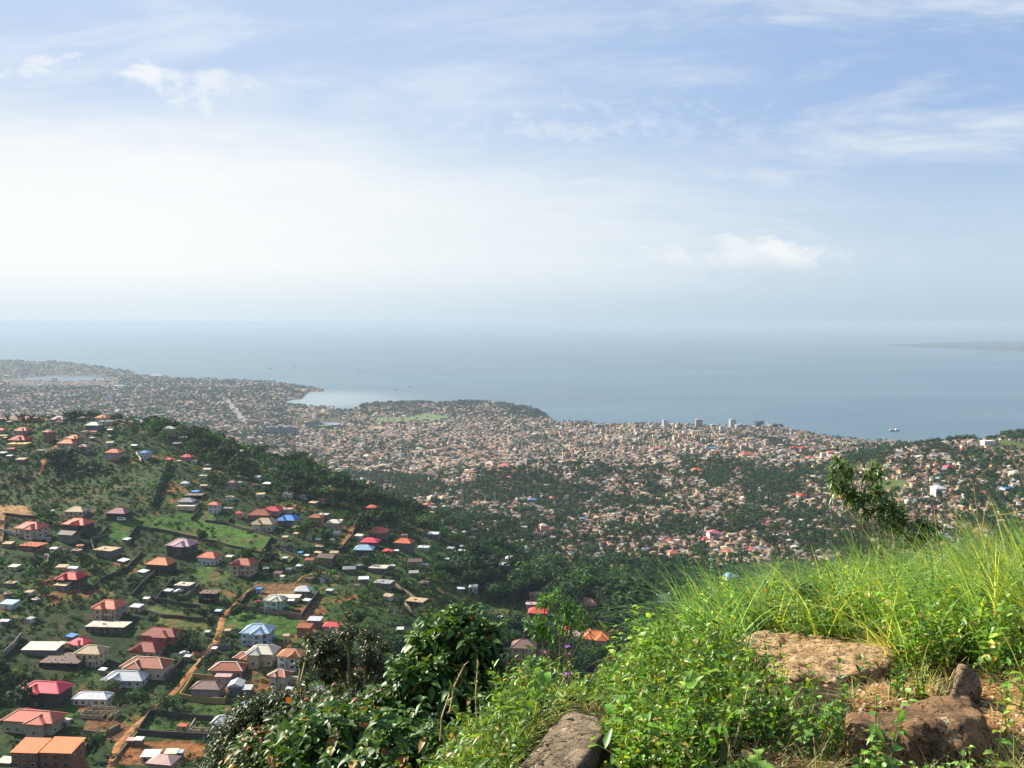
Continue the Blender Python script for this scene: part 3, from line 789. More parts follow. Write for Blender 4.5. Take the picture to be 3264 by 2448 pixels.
for (y0, y1, cell) in ((960, 1750, 9.2), (1750, 3000, 11.0), (3000, 4600, 13.5), (4600, 6000, 22.0), (6000, 7700, 34.0)):
    x, y, z, u, v = grid_sites(y0, y1, cell, .30)
    ph, pt = town_density(x, y, z, u, v)
    # keep clear of the spur in front
    r1 = RNG.rand(len(x))
    hm = r1 < ph
    tm = ~hm & (RNG.rand(len(x)) < pt / np.maximum(1e-3, 1 - ph) * .9)
    far_s = cell / 13.0
    n = hm.sum()
    X, Y_, Zz, U, V_ = x[hm], y[hm], z[hm], u[hm], v[hm]
    big = RNG.rand(n)
    w = RNG.uniform(6.0, 12.0, n) * (1 + .25 * (far_s - 1)); w = np.where(y0 < 1700, w * .72, w)
    w = np.where(big > .94, w * 1.9, w)
    d = w * RNG.uniform(.5, .85, n)
    h = np.where(RNG.rand(n) < (.25 if y0 < 1700 else .42), RNG.uniform(4.2, 6.2, n), RNG.uniform(2.2, 3.2, n)) * (.85 if y0 < 1700 else 1.0)
    core = (Y_ > 2300) & (U > 560) & (U < 860)
    tall = RNG.rand(n) < np.where(core, .07, .012)
    h = np.where(tall & (Y_ > 1750), RNG.uniform(8, 15, n), h)
    yaw = basis_yaw(X, Y_) + RNG.normal(0, .09, n) + (RNG.rand(n) < .3) * math.pi / 2
    yaw = np.where(Y_ < 1750, yaw + RNG.normal(0, .25, n), yaw)
    rt = ((RNG.rand(n) < .86) & ~tall).astype(float)
    rc = .8 * ROOFC[RNG.choice(len(ROOFC), n, p=ROOFP)] * RNG.uniform(.5, 1.45, (n, 1)) * np.where(Y_ > 1750, 1.0, .95)[:, None]
    wc = WALLC[RNG.randint(0, len(WALLC), n)] * RNG.uniform(.6, 1.2, (n, 1))
    warm = sstep(fbm(X, Y_, 300, 2, 51), .5, .6) * (Y_ > 1750)
    rc = rc * (1 - .2 * warm[:, None]) + np.array([.40, .26, .17]) * .2 * warm[:, None]
    if y0 < 1700:
        # the largest-looking ones are built as things of their own
        vis = (V_ < 566) & (bil(HID, X, Y_) < .5) & (U > 300) & (U < 1020)
        order = np.argsort(np.where(vis, -w * np.maximum(h, 3) / Y_, 1e9) + RNG.rand(n) * .0008)
        pick = order[:150]
        SITES = [(X[i], Y_[i], Zz[i], w[i], d[i], h[i], yaw[i], rt[i], rc[i], wc[i], U[i], V_[i]) for i in pick if vis[i]]
        keep = np.ones(n, bool); keep[pick] = False
    else:
        keep = np.ones(n, bool)
    rc = np.clip(rc * np.array([1.10, 1.0, .88]), 0, .9); wc = wc * np.array([1.08, 1.0, .88])
    push(cityV, *city_arrays(X[keep], Y_[keep], Zz[keep], w[keep], d[keep], h[keep], yaw[keep], rt[keep], rc[keep], wc[keep]))
    tree_sites.append((x[tm], y[tm], z[tm], cell))
o = flush(cityV, 'houses', M['city'])
tag(o, 'thousands of small tin roofed houses filling the valley and the plain down to the sea', 'houses', None, 'stuff')

# ------------------------------------------------------------------ foliage generators
def clump_cloud(rs, lobes, nleaf, size, up=.35, squash=1.0):
    """leaf-clump quads over a set of lobes; returns (n,4,3) and shade jitter per quad"""
    cs = np.array([l[:3] for l in lobes]); rr = np.array([l[3] for l in lobes])
    wts = rr ** 2 / (rr ** 2).sum()
    k = rs.choice(len(lobes), nleaf, p=wts)
    d = rs.normal(size=(nleaf, 3)); d /= np.linalg.norm(d, axis=1)[:, None]
    rad = rr[k] * rs.uniform(.62, 1.08, nleaf)
    p = cs[k] + d * rad[:, None] * np.array([1, 1, squash])
    nrm = d + rs.normal(0, .55, (nleaf, 3)) + np.array([0, 0, up]); nrm /= np.linalg.norm(nrm, axis=1)[:, None]
    t = np.cross(nrm, rs.normal(size=(nleaf, 3))); t /= np.linalg.norm(t, axis=1)[:, None]
    b = np.cross(nrm, t)
    s = size * rs.uniform(.6, 1.3, nleaf)[:, None]
    a1, b1 = t * s, b * s * rs.uniform(.45, .9, nleaf)[:, None]
    q = np.stack([p - a1, p - b1 * .9, p + a1 * rs.uniform(.7, 1.2, nleaf)[:, None], p + b1], 1)
    sh = rs.uniform(.55, 1.4, nleaf) * (1 + .25 * (rs.rand(len(lobes))[k] - .5))
    return q, sh
def lobes_tree(rs, tall=1.0, spread=1.0, n=7):
    L = [(0, 0, .62 * tall, .28 * spread)]
    for i in range(n):
        a = 2 * math.pi * (i + rs.rand() * .6) / n; r_ = rs.uniform(.16, .36) * spread
        L.append((math.cos(a) * r_, math.sin(a) * r_, rs.uniform(.42, .86) * tall, rs.uniform(.14, .25) * spread))
    return L
def far_foliage(name, X, Y_, Z, H, variants, tint, mat):
    """many plants in one mesh: each takes one of a few clump variants, turned, scaled and tinted"""
    VV = []; CC = []
    vi = RNG.randint(0, len(variants), len(X))
    for k, (q, sh) in enumerate(variants):
        m = np.where(vi == k)[0]
        if not len(m): continue
        a = RNG.uniform(0, 6.283, len(m)); c, s = np.cos(a), np.sin(a)
        hs = H[m]; ws = hs * RNG.uniform(.75, 1.3, len(m))
        qx = q[None, :, :, 0] * c[:, None, None] - q[None, :, :, 1] * s[:, None, None]
        qy = q[None, :, :, 0] * s[:, None, None] + q[None, :, :, 1] * c[:, None, None]
        Vv = np.stack([qx * ws[:, None, None] + X[m][:, None, None], qy * ws[:, None, None] + Y_[m][:, None, None],
                       q[None, :, :, 2] * hs[:, None, None] + Z[m][:, None, None]], -1)
        VV.append(Vv.reshape(-1, 3))
        CC.append((tint[m][:, None, :] * sh[None, :, None]).reshape(-1, 3))
    V = np.concatenate(VV).astype(np.float32); C = np.concatenate(CC)
    Q = np.arange(len(V)).reshape(-1, 4)
    return link(name, mesh_np(name, V, quads=Q, cq=np.clip(C, 0, 1), mat=mat))
rs = np.random.RandomState(3)
TV_MID = [clump_cloud(rs, lobes_tree(rs, 1, 1.1, 6), 95, .10) for _ in range(6)]
TV_FAR = [clump_cloud(rs, lobes_tree(rs, 1, 1.3, 4), 26, .20) for _ in range(6)]
BV = [clump_cloud(rs, [(rs.uniform(-.4, .4), rs.uniform(-.4, .4), rs.uniform(.15, .5), rs.uniform(.25, .45)) for _ in range(4)], 42, .17) for _ in range(6)]
def tints(n, base=(0.035, 0.072, 0.022), X=None, Y_=None):
    b = np.array(base)[None] * RNG.uniform(.5, 1.7, (n, 1))
    warm = RNG.rand(n, 1) ** 2
    b = b * (1 - .4 * warm) + np.array([.085, .12, .025]) * .4 * warm
    return b
xs0, ys0, zs0, c0 = tree_sites[0]
n = len(xs0); print('valley trees', n)
o = far_foliage('trees', np.repeat(xs0, 1), ys0, zs0 - .5, RNG.uniform(5, 12.5, n), TV_MID, tints(n, (0.018, 0.050, 0.013)), M['farleaf'])
tag(o, 'dense dark green trees growing between the houses of the valley and on the low hills', 'trees', None, 'stuff')
X = np.concatenate([t[0] for t in tree_sites[1:]]); Yy = np.concatenate([t[1] for t in tree_sites[1:]]); Zz = np.concatenate([t[2] for t in tree_sites[1:]])
n = len(X); print('far trees', n)
Hh = RNG.uniform(6, 13, n) * np.where(Yy > 4600, RNG.uniform(.8, 1.6, n), 1.0) * np.where((Yy > 3550) & (Yy <= 4600), RNG.uniform(.7, 1.25, n), 1.0)
o = far_foliage('woodland', X, Yy, Zz - .5, Hh, TV_FAR, tints(n, (0.022, 0.046, 0.020)), M['farleaf'])
tag(o, 'hazy far off trees scattered through the town and along the coast', 'trees', None, 'stuff')

# ------------------------------------------------------------------ city landmarks
_pb = MB(); _pb.box(0, 0, 0, 1, 1, 1); PANE = _pb.mesh('window', M['glass'])
def pane(e, x0, y0, z0, x1, y1, z1):
    o = link('window', PANE, None, e); o.location = (x0, y0, z0); o.scale = (x1 - x0, y1 - y0, z1 - z0)
def block(name, pos, yaw, w, d, h, col, label, cat='building', floors=6, cols=5, roofcol=(.45, .45, .45), group=None, extra=None, winpar=None):
    e = empty(name, pos, yaw); tag(e, label, cat, group)
    b = MB(); b.box(-w / 2, -d / 2, -6, w / 2, d / 2, h)
    b.build('wall', M['wall'], e, col)
    b = MB(); b.box(-w / 2 - .6, -d / 2 - .6, h, w / 2 + .6, d / 2 + .6, h + 1.2); b.box(-w * .15, -d * .2, h + 1.2, w * .15, d * .25, h + 4)
    b.build('roof', M['concrete'], e, roofcol)
    for side in (0, 1):                     # one window band per storey, front and left side
        for i in range(floors):
            z0 = h * (i + .28) / floors; z1 = h * (i + .78) / floors
            nc_ = cols if side == 0 else max(2, cols // 2)
            for k in range(nc_):
                if side == 0:
                    a = -w / 2 + w * (k + .18) / nc_; c = -w / 2 + w * (k + .82) / nc_
                    pane(e, a, -d / 2 - .12, z0, c, -d / 2 + .1, z1)
                else:
                    a = -d / 2 + d * (k + .18) / nc_; c = -d / 2 + d * (k + .82) / nc_
                    pane(e, -w / 2 - .12, a, z0, -w / 2 + .1, c, z1)
    if extra: extra(e)
    return e
def place(zf, x, y, ymin=900):
    u, v = zf(x, y); return at(u, v, ymin)
pxm = lambda p, n: n * .15431 / F * p.y          # width in metres of n zoom pixels at a point
p = place(Z4, 102, 655); block('tower_block', p, .2, pxm(p, 44), 16, pxm(p, 50), (.42, .36, .30), 'brown high rise block on the waterfront skyline', floors=9, cols=6)
p = place(Z4, 321, 662); block('tower_block', p, .2, pxm(p, 38), 16, pxm(p, 58), (.62, .64, .60), 'tallest pale high rise block on the waterfront, standing right of the brown one', floors=12, cols=6)
p = place(Z3, 2096, 655); block('tower_block', p, .2, pxm(p, 26), 14, pxm(p, 46), (.78, .76, .68), 'slim white tower block on the waterfront, left of the brown high rise', floors=9, cols=4)
p = place(Z3, 2020, 668); block('office_block', p, .2, pxm(p, 34), 14, pxm(p, 24), (.72, .62, .36), 'yellowish white office block beside the slim white tower', floors=5, cols=5)
p = place(Z4, 197, 668); block('office_block', p, .2, pxm(p, 32), 14, pxm(p, 30), (.46, .47, .48), 'grey office block between the two waterfront high rises', floors=6, cols=5)
p = place(Z4, 250, 690); block('office_block', p, .2, pxm(p, 24), 12, pxm(p, 40), (.72, .72, .70), 'narrow white office block just in front of the tallest high rise', floors=6, cols=4)
p = place(Z4, 375, 672); block('office_block', p, .2, pxm(p, 70), 16, pxm(p, 34), (.55, .50, .45), 'wide tan office block just right of the tallest high rise', floors=5, cols=9)
p = place(Z3, 1668, 658); block('office_block', p, .2, pxm(p, 52), 16, pxm(p, 20), (.55, .52, .48), 'broad tan block at the edge of the bay, first on the waterfront from the left', floors=4, cols=8)
p = place(Z3, 1615, 778); block('office_block', p, .4, pxm(p, 26), 12, pxm(p, 28), (.78, .68, .36), 'pale yellow block standing alone in the middle of the town', floors=4, cols=4)
p = place(Z3, 140, 795); block('office_block', p, .3, pxm(p, 24), 12, pxm(p, 28), (.80, .78, .72), 'white block standing above the low roofs left of the town centre', floors=4, cols=4)
for x, wd, lab in ((1765, 80, 'left slab of the long grey apartment row before the stadium'), (1822, 20, 'narrow middle slab of the long grey apartment row before the stadium'), (1880, 90, 'right slab of the long grey apartment row before the stadium')):
    p = place(Z1, x, 705)
    block('apartment_block', p, .05, pxm(p, wd), 12, pxm(p, 52 if wd > 30 else 60), (.33, .35, .38), lab, floors=8, cols=10 if wd > 30 else 2, group='grey apartment slabs in front of the stadium')
p = place(Z4, 640, 845); block('apartment_block', p, .3, pxm(p, 55), 12, pxm(p, 36), (.62, .45, .34), 'pink tan apartment block left of the red roofed blocks behind the town', floors=4, cols=6)
p = place(Z4, 720, 808); block('apartment_block', p, .1, pxm(p, 60), 12, pxm(p, 22), (.52, .40, .33), 'left of two red roofed blocks near the right end of the town', floors=3, cols=6, roofcol=(.55, .10, .06))
p = place(Z4, 782, 822); block('apartment_block', p, .1, pxm(p, 42), 12, pxm(p, 36), (.50, .22, .18), 'right and taller of two red roofed blocks near the right end of the town', floors=4, cols=5, roofcol=(.60, .09, .06))
# minaret and dome
p = place(Z4, 548, 658)
e = empty('mosque', p); tag(e, 'white mosque with a thin minaret and a small tan dome on the waterfront skyline', 'mosque')
b = MB(); b.bar((0, 0, -4), (0, 0, 20), 2.0, 1.6, 10); b.bar((0, 0, 20), (0, 0, 22), 2.6, 2.6, 10); b.bar((0, 0, 22), (0, 0, 29), 1.3, .1, 10); b.build('minaret', M['wall'], e, (.85, .83, .78))
b = MB(); b.box(4, -6, -4, 22, 8, 8); b.build('hall', M['wall'], e, (.62, .52, .42))
b = MB()
for i in range(5):
    a0, a1 = i * math.pi / 10, (i + 1) * math.pi / 10
    b.bar((13, 1, 8 + 6 * math.sin(a0)), (13, 1, 8 + 6 * math.sin(a1)), 6 * math.cos(a0), max(.05, 6 * math.cos(a1)), 14)
b.build('dome', M['wall'], e, (.60, .45, .34))
# stadium: oval bowl with a roofed stand on the far side and a green pitch
p = place(Z1, 2075, 655); rx_, ry_ = pxm(p, 118), pxm(p, 118) * .9
e = empty('stadium', (p.x, p.y + ry_ * .5, p.z), 0.1); tag(e, 'oval concrete stadium with a green pitch and a curved pale stand', 'stadium')
b = MB(); n_ = 40
for i in range(n_):
    a0, a1 = 2 * math.pi * i / n_, 2 * math.pi * (i + 1) / n_
    def q(a, r, z): return (math.cos(a) * rx_ * r, math.sin(a) * ry_ * r, z)
    b.poly([q(a0, 1, -5), q(a1, 1, -5), q(a1, 1, 9), q(a0, 1, 9)]); b.poly([q(a0, 1, 9), q(a1, 1, 9), q(a1, .72, 2), q(a0, .72, 2)])
b.build('bowl', M['concrete'], e, (.26, .27, .30))
b = MB(); b.poly([(math.cos(2 * math.pi * i / 30) * rx_ * .73, math.sin(2 * math.pi * i / 30) * ry_ * .73, 2.05) for i in range(30)]); b.build('pitch', M['wall'], e, (.16, .26, .06))
b = MB()
for i in range(10):
    a0, a1 = 1.75 + i * .13, 1.75 + (i + 1) * .13
    b.poly([q(a0, 1.03, 15), q(a1, 1.03, 15), q(a1, .82, 17), q(a0, .82, 17)]); b.poly([q(a1, 1.03, 14.4), q(a0, 1.03, 14.4), q(a0, .82, 16.4), q(a1, .82, 16.4)]); b.poly([q(a0, 1.03, 9), q(a1, 1.03, 9), q(a1, 1.03, 15), q(a0, 1.03, 15)])
b.build('stand_roof', M['wall'], e, (.70, .58, .42))
# long sheds and bigger houses of the middle distance: (tile, x, base y, width, depth m, height m, roof, wall, yaw, label)
LM = [(Z3, 590, 1140, 90, 22, 6, (.50, .36, .24), (.5, .4, .3), .5, 'long tan roofed shed of the red roofed yard in the valley'),
      (Z3, 520, 1170, 40, 40, 5, (.42, .10, .07), (.4, .2, .15), .5, 'long rust red shed forming the left side of the valley yard'),
      (Z3, 560, 1178, 60, 14, 5, (.48, .14, .10), (.4, .2, .15), .5, 'rust red shed at the front of the valley yard'),
      (Z3, 660, 1140, 60, 20, 6, (.46, .30, .2), (.45, .35, .28), .5, 'brown roofed shed right of the dark tree in the valley yard'),
      (Z3, 707, 1092, 56, 14, 6, (.72, .70, .66), (.7, .68, .62), .5, 'white gabled warehouse at the foot of the wooded hill'),
      (Z3, 140, 1008, 90, 12, 5, (.62, .60, .56), (.2, .2, .22), -.5, 'long dark warehouse with a white front edge left in the valley'),
      (Z3, 585, 985, 130, 22, 7, (.22, .17, .15), (.24, .17, .13), .0, 'long dark brown building across the middle of the valley floor'),
      (Z3, 1248, 1148, 80, 10, 6, (.12, .24, .50), (.20, .24, .30), .0, 'long blue roofed building on the slope below the wooded hill'),
      (Z3, 1160, 1140, 60, 10, 5, (.75, .66, .52), (.6, .48, .3), .1, 'cream school building left of the long blue roof'),
      (Z3, 1370, 1142, 40, 10, 7, (.62, .16, .12), (.6, .42, .3), .1, 'salmon roofed house right of the long blue roof'),
      (Z3, 1310, 1352, 44, 12, 11, (.62, .40, .30), (.66, .40, .28), .1, 'tall pink house in the middle of the valley settlement'),
      (Z3, 1275, 1372, 44, 10, 5, (.68, .36, .30), (.62, .42, .34), .1, 'low pink annexe left of the tall pink house'),
      (Z3, 903, 1340, 64, 12, 4, (.62, .05, .10), (.5, .3, .25), .1, 'bright crimson roof at the near edge of the valley settlement'),
      (Z3, 1198, 1262, 36, 10, 5, (.60, .08, .08), (.5, .3, .25), .1, 'small bright red roof among the brown roofs of the valley'),
      (Z3, 882, 1200, 40, 10, 5, (.10, .26, .55), (.45, .4, .35), .1, 'blue roofed house beside the valley road'),
      (Z3, 600, 1222, 44, 10, 5, (.60, .16, .12), (.55, .4, .33), .3, 'coral roofed house left of the valley road'),
      (Z3, 672, 1195, 46, 12, 5, (.42, .46, .44), (.5, .5, .48), .5, 'grey green roofed hall at the head of the valley road'),
      (Z3, 1085, 1000, 34, 10, 5, (.66, .20, .13), (.5, .3, .25), .1, 'coral roofed house alone on the left flank of the wooded hill'),
      (Z3, 2150, 1500, 60, 12, 5, (.55, .14, .10), (.6, .42, .3), .1, 'orange red roofed house low on the right side of the valley'),
      (Z4, 205, 1380, 80, 12, 8, (.62, .16, .20), (.78, .66, .64), .1, 'pink roofed white house with two storeys right in the valley settlement'),
      (Z4, 150, 1404, 50, 12, 4, (.62, .10, .10), (.6, .4, .3), .1, 'red roofed hut touching the pink roofed white house'),
      (Z4, 780, 1125, 66, 12, 6, (.58, .08, .07), (.6, .5, .4), .1, 'red gabled house above the orange cut in the right slope'),
      (Z4, 1738, 940, 72, 12, 6, (.55, .08, .14), (.55, .3, .3), .1, 'dark pink roofed house on the right hill'),
      (Z4, 1668, 1092, 78, 14, 8, (.66, .68, .68), (.74, .74, .72), .1, 'large white house on the right hill below the dark pink roof'),
      (Z4, 2115, 1078, 74, 12, 5, (.12, .34, .62), (.6, .55, .5), .1, 'blue roofed house at the right edge of the view'),
      (Z4, 1985, 775, 78, 12, 7, (.66, .66, .64), (.70, .66, .58), .1, 'white flat block on the grassy top of the right hill'),
      (Z4, 1490, 1150, 86, 8, 4, (.66, .66, .64), (.60, .58, .54), -.05, 'long low white shed in the middle of the right hill'),
      (Z4, 430, 850, 110, 26, 7, (.42, .14, .09), (.5, .36, .28), .1, 'wide rust red roofed hall at the right end of the town'),
      (Z4, 830, 868, 44, 12, 6, (.62, .12, .09), (.6, .42, .34), .1, 'orange red pyramid roof beside the tree clad knoll at the right'),
      (Z4, 965, 838, 62, 12, 7, (.60, .16, .12), (.66, .5, .42), .1, 'long pink fronted house with orange roof at the end of the town'),
      (Z4, 95, 700, 90, 24, 8, (.42, .44, .38), (.34, .34, .30), .1, 'broad grey building among trees on the hill before the high rises'),
      (Z4, 180, 805, 110, 14, 5, (.14, .34, .55), (.4, .42, .4), .1, 'long blue roofed building under the trees at the right end of town'),
      (Z4, 95, 955, 70, 14, 6, (.52, .14, .09), (.5, .3, .2), .1, 'red roofed house on the knoll at the near edge of the town'),
      (Z4, 130, 975, 50, 12, 5, (.60, .20, .13), (.5, .3, .2), .1, 'orange roofed house beside the red one on the near knoll'),
      (Z4, 2170, 990, 80, 12, 8, (.55, .50, .42), (.52, .45, .36), .1, 'tan two storey house at the far right edge of the right hill'),
      (Z4, 1720, 1340, 80, 12, 6, (.64, .54, .46), (.66, .50, .40), .1, 'cream house just behind the tall grass at the right'),
      (Z4, 1690, 1385, 90, 12, 4, (.42, .46, .52), (.5, .5, .5), .1, 'grey roofed shed in front of the cream house behind the tall grass'),
      (Z4, 310, 1650, 90, 12, 4, (.30, .42, .62), (.5, .5, .52), .3, 'pale blue roofed shed just beyond the grass brow'),
      (Z4, 410, 1130, 66, 10, 4, (.62, .56, .44), (.6, .5, .36), .1, 'cream house on the wooded slope before the red gabled house'),
      (Z4, 1470, 760, 44, 10, 5, (.42, .30, .24), (.5, .4, .3), .1, 'brown house on the skyline end of the right hill'),
      (Z1, 350, 365, 28, 24, 30, (.62, .50, .48), (.66, .52, .48), .1, 'pale pink tower block by the lagoon far to the left'),
      (Z1, 1010, 332, 90, 24, 14, (.7, .7, .68), (.72, .70, .66), .1, 'long white building on the far left shore'),
      (Z1, 770, 400, 80, 24, 12, (.55, .58, .56), (.62, .60, .55), .1, 'pale block among trees in the far left suburbs'),
      (Z1, 710, 490, 26, 14, 26, (.42, .55, .70), (.45, .58, .72), .1, 'pale blue water tower in the far left suburbs')]
VIEWN = {}
def simple_house(e, w, d, h, rc, wc, flat=False, win=True, ov=.6, hipf=.45):
    b = MB(); b.box(-w / 2, -d / 2, -4, w / 2, d / 2, h); b.build('wall', M['wall'], e, wc)
    b = MB()
    if flat: b.box(-w / 2 - .4, -d / 2 - .4, h, w / 2 + .4, d / 2 + .4, h + .35)
    else:
        a, c = w / 2 + ov, d / 2 + ov; rh = d * .27; r = max(.3, a - c * 1.0) if hipf < .9 else a - .1
        b.poly([(-a, -c, h), (a, -c, h), (r, 0, h + rh), (-r, 0, h + rh)]); b.poly([(a, c, h), (-a, c, h), (-r, 0, h + rh), (r, 0, h + rh)])
        b.poly([(a, -c, h), (a, c, h), (r, 0, h + rh)]); b.poly([(-a, c, h), (-a, -c, h), (-r, 0, h + rh)])
        b.poly([(-a, -c, h), (-a, c, h), (a, c, h), (a, -c, h)])
    b.build('roof', M['roof'], e, rc)
    if win:
        nf = 2 if h > 5 else 1
        for f_ in range(nf):
            nw = max(2, int(w / 3.2))
            for k in range(nw):
                xx = -w / 2 + w * (k + .5) / nw
                pane(e, xx - .55, -d / 2 - .06, f_ * 3 + .9, xx + .55, -d / 2 + .1, f_ * 3 + 2.2)
LANDMARKS = []
for zf, x, y, wpx, dp, hh, rc, wc, yaw, lab in LM:
    p = place(zf, x, y, 780)
    if p is None: continue
    wm = max(5, pxm(p, wpx) * .92)
    dp = min(dp, wm * 1.3)
    e = empty('house' if 'house' in lab or 'roof' in lab.split()[-1] else 'building', (p.x, p.y + dp * .4, gz(p.x, p.y + dp * .4)), yaw)
    tag(e, lab, 'house' if e.name.startswith('house') else 'building')
    simple_house(e, wm, dp, hh, rc, wc, flat=('flat' in lab or 'tower' in lab))
    LANDMARKS.append((p.x, p.y, lab))

# valley houses built one by one
def cname(c):
    r, g, b = c
    if r > .35 and g < .2 and b < .22: return 'red'
    if b > r * 1.3: return 'blue'
    mx = max(c); sat = (mx - min(c)) / mx
    if sat < .16: return 'white' if mx > .55 else ('light grey' if mx > .38 else 'grey')
    if mx > .45: return 'cream' if g > .33 else 'orange'
    if mx > .25: return 'brown'
    return 'dark brown'
USED = {}
def near_label(x, y, marks):
    best = min(marks, key=lambda m: (m[0] - x) ** 2 + ((m[1] - y) * .6) ** 2)
    dx, dy = x - best[0], y - best[1]
    if abs(dx) > abs(dy) * 1.2: rel = 'left of' if dx < 0 else 'right of'
    else: rel = 'behind' if dy > 0 else 'in front of'
    return rel, best[2]
def shorten(lab, n):
    w = lab.split()
    return ' '.join(w[:n])
MARKN = [(a, b, l) for a, b, l in LANDMARKS if b < 2300]
SHORT = {}
def short_mark(l):
    """the head words of a landmark's own label, cut before its place phrase"""
    w = l.split(); o_ = []
    for t_ in w:
        if t_ in ('of', 'in', 'on', 'at', 'beside', 'before', 'above', 'below', 'just', 'with', 'alone', 'touching', 'among', 'by', 'behind', 'across', 'low', 'under', 'and', 'standing') and len(o_) >= 2: break
        if t_ in ('right', 'left') and len(o_) >= 2: break
        o_.append(t_)
    return ' '.join(o_)
for i, (x, y, z, w, d, h, yaw, rt, rc, wc, u, v) in enumerate(SITES):
    e = empty('house', (x, y, z), yaw)
    rel, mk = near_label(x, y, MARKN)
    lab = f"{'tall' if h > 4.5 else 'low'}{' wide' if w > 7.6 else (' narrow' if w < 5.2 else '')} {cname(rc)} roofed house {rel} the {short_mark(mk)}"
    tag(e, lab, 'house', 'houses of the valley settlement and the right hill')
    simple_house(e, w, d, h, rc, wc, flat=rt == 0, win=False, ov=.5)

# ------------------------------------------------------------------ ship and boats
p = Vector((float(xs(682.7 + 1372 * .15431, 431.3)) * 3390, 3390, 0))
e = empty('cargo_ship', p, .05); tag(e, 'small dark hulled cargo ship with white superstructure lying in the bay', 'ship')
def hull(L, B, D, col, mat='paint'):
    V = []; st = [(-.5, .75), (-.42, 1), (.3, 1), (.42, .6), (.5, .04)]
    for t, k in st:
        sh = 1 + .25 * max(0, t) * 2
        V += [(t * L, -B / 2 * k * .8, -.5), (t * L, B / 2 * k * .8, -.5), (t * L, B / 2 * k, D * sh), (t * L, -B / 2 * k, D * sh)]
    fcs = []
    for i in range(len(st) - 1):
        a = i * 4; c = a + 4
        fcs += [(a, c, c + 3, a + 3), (a + 1, a + 2, c + 2, c + 1), (a + 3, c + 3, c + 2, a + 2), (a, a + 1, c + 1, c)]
    fcs += [(0, 3, 2, 1), (16, 17, 18, 19)]
    b = MB(); b.v = V; b.f = [list(f) for f in fcs]; return b
hull(37, 8, 3.2, None).build('hull', M['paint'], e, (.03, .04, .05))
b = MB(); b.box(3, -3, 3.3, 9, 3, 7.5); b.box(4, -2.5, 7.5, 8, 2.5, 10); b.build('superstructure', M['paint'], e, (.85, .85, .83))
b = MB(); b.box(-17, -2.5, 3.3, -13, 2.5, 8); b.build('wheelhouse', M['paint'], e, (.80, .80, .80))
b = MB(); b.box(-11, -3.2, 3.3, 1, 3.2, 4.6); b.build('hatch', M['paint'], e, (.12, .13, .15))
b = MB(); b.bar((10.5, 0, 3.3), (10.5, 0, 12), .25); b.bar((-12, 0, 3.3), (-12, 0, 12), .25); b.bar((-12, 0, 11), (-5, 0, 8), .15); b.build('mast', M['paint'], e, (.7, .7, .7))
for zf, x, y, L, lab in ((Z3, 1502, 410, 26, 'white boat alone in the middle of the open bay'), (Z3, 442, 390, 18, 'tiny boat off the headland, far one of two'), (Z3, 360, 412, 20, 'tiny boat off the headland, near one of two'),
                          (Z3, 122, 284, 60, 'long low barge on the open water beyond the bay'), (Z1, 1748, 272, 48, 'dark speck of a boat on the far water, left one of two'), (Z1, 1912, 262, 48, 'dark speck of a boat on the far water, right one of two')):
    u, v = zf(x, y); Y = -CAMZ / float(slope(v))
    e = empty('boat', (float(xs(u, v)) * Y, Y, 0), random.uniform(-.4, .4)); tag(e, lab, 'boat', 'small boats out on the bay')
    hull(L, L * .25, 2.2, None).build('hull', M['paint'], e, (.75, .76, .78) if 'white' in lab else (.15, .17, .2))
    b = MB(); b.box(-L * .3, -L * .08, 2.2, 0, L * .08, 5); b.build('cabin', M['paint'], e, (.8, .8, .8))
# lattice masts of the power line in the valley
def pylon(p, H, lab):
    e = empty('pylon', p); tag(e, lab, 'pylon', 'lattice masts standing in the valley')
    b = MB(); w = H * .1
    for i in range(8):
        z0, z1 = H * i / 8, H * (i + 1) / 8; w0, w1 = w * (1 - .85 * i / 8), w * (1 - .85 * (i + 1) / 8)
        cs0 = [(-w0, -w0, z0), (w0, -w0, z0), (w0, w0, z0), (-w0, w0, z0)]; cs1 = [(-w1, -w1, z1), (w1, -w1, z1), (w1, w1, z1), (-w1, w1, z1)]
        for k in range(4):
            b.bar(cs0[k], cs1[k], .22, n=4); b.bar(cs0[k], cs1[(k + 1) % 4], .12, n=4)
    b.build('lattice', M['paint'], e, (.5, .52, .54))
    for zz in (.7, .82, .94):
        b = MB(); b.bar((-H * .13, 0, H * zz), (H * .13, 0, H * zz), .2, n=4); b.build('crossarm', M['paint'], e, (.5, .52, .54))
pylon(place(Z3, 783, 1140, 900), 26, 'grey lattice mast left at the foot of the wooded hill')
pylon(place(Z3, 995, 1150, 900), 20, 'grey lattice mast right at the foot of the wooded hill')
pylon(place(Z1, 1276, 715, 1500), 44, 'thin hazy lattice mast behind the left ridge')
pylon(place(Z4, 622, 935, 900), 26, 'pale lattice mast on the slope right of the town')
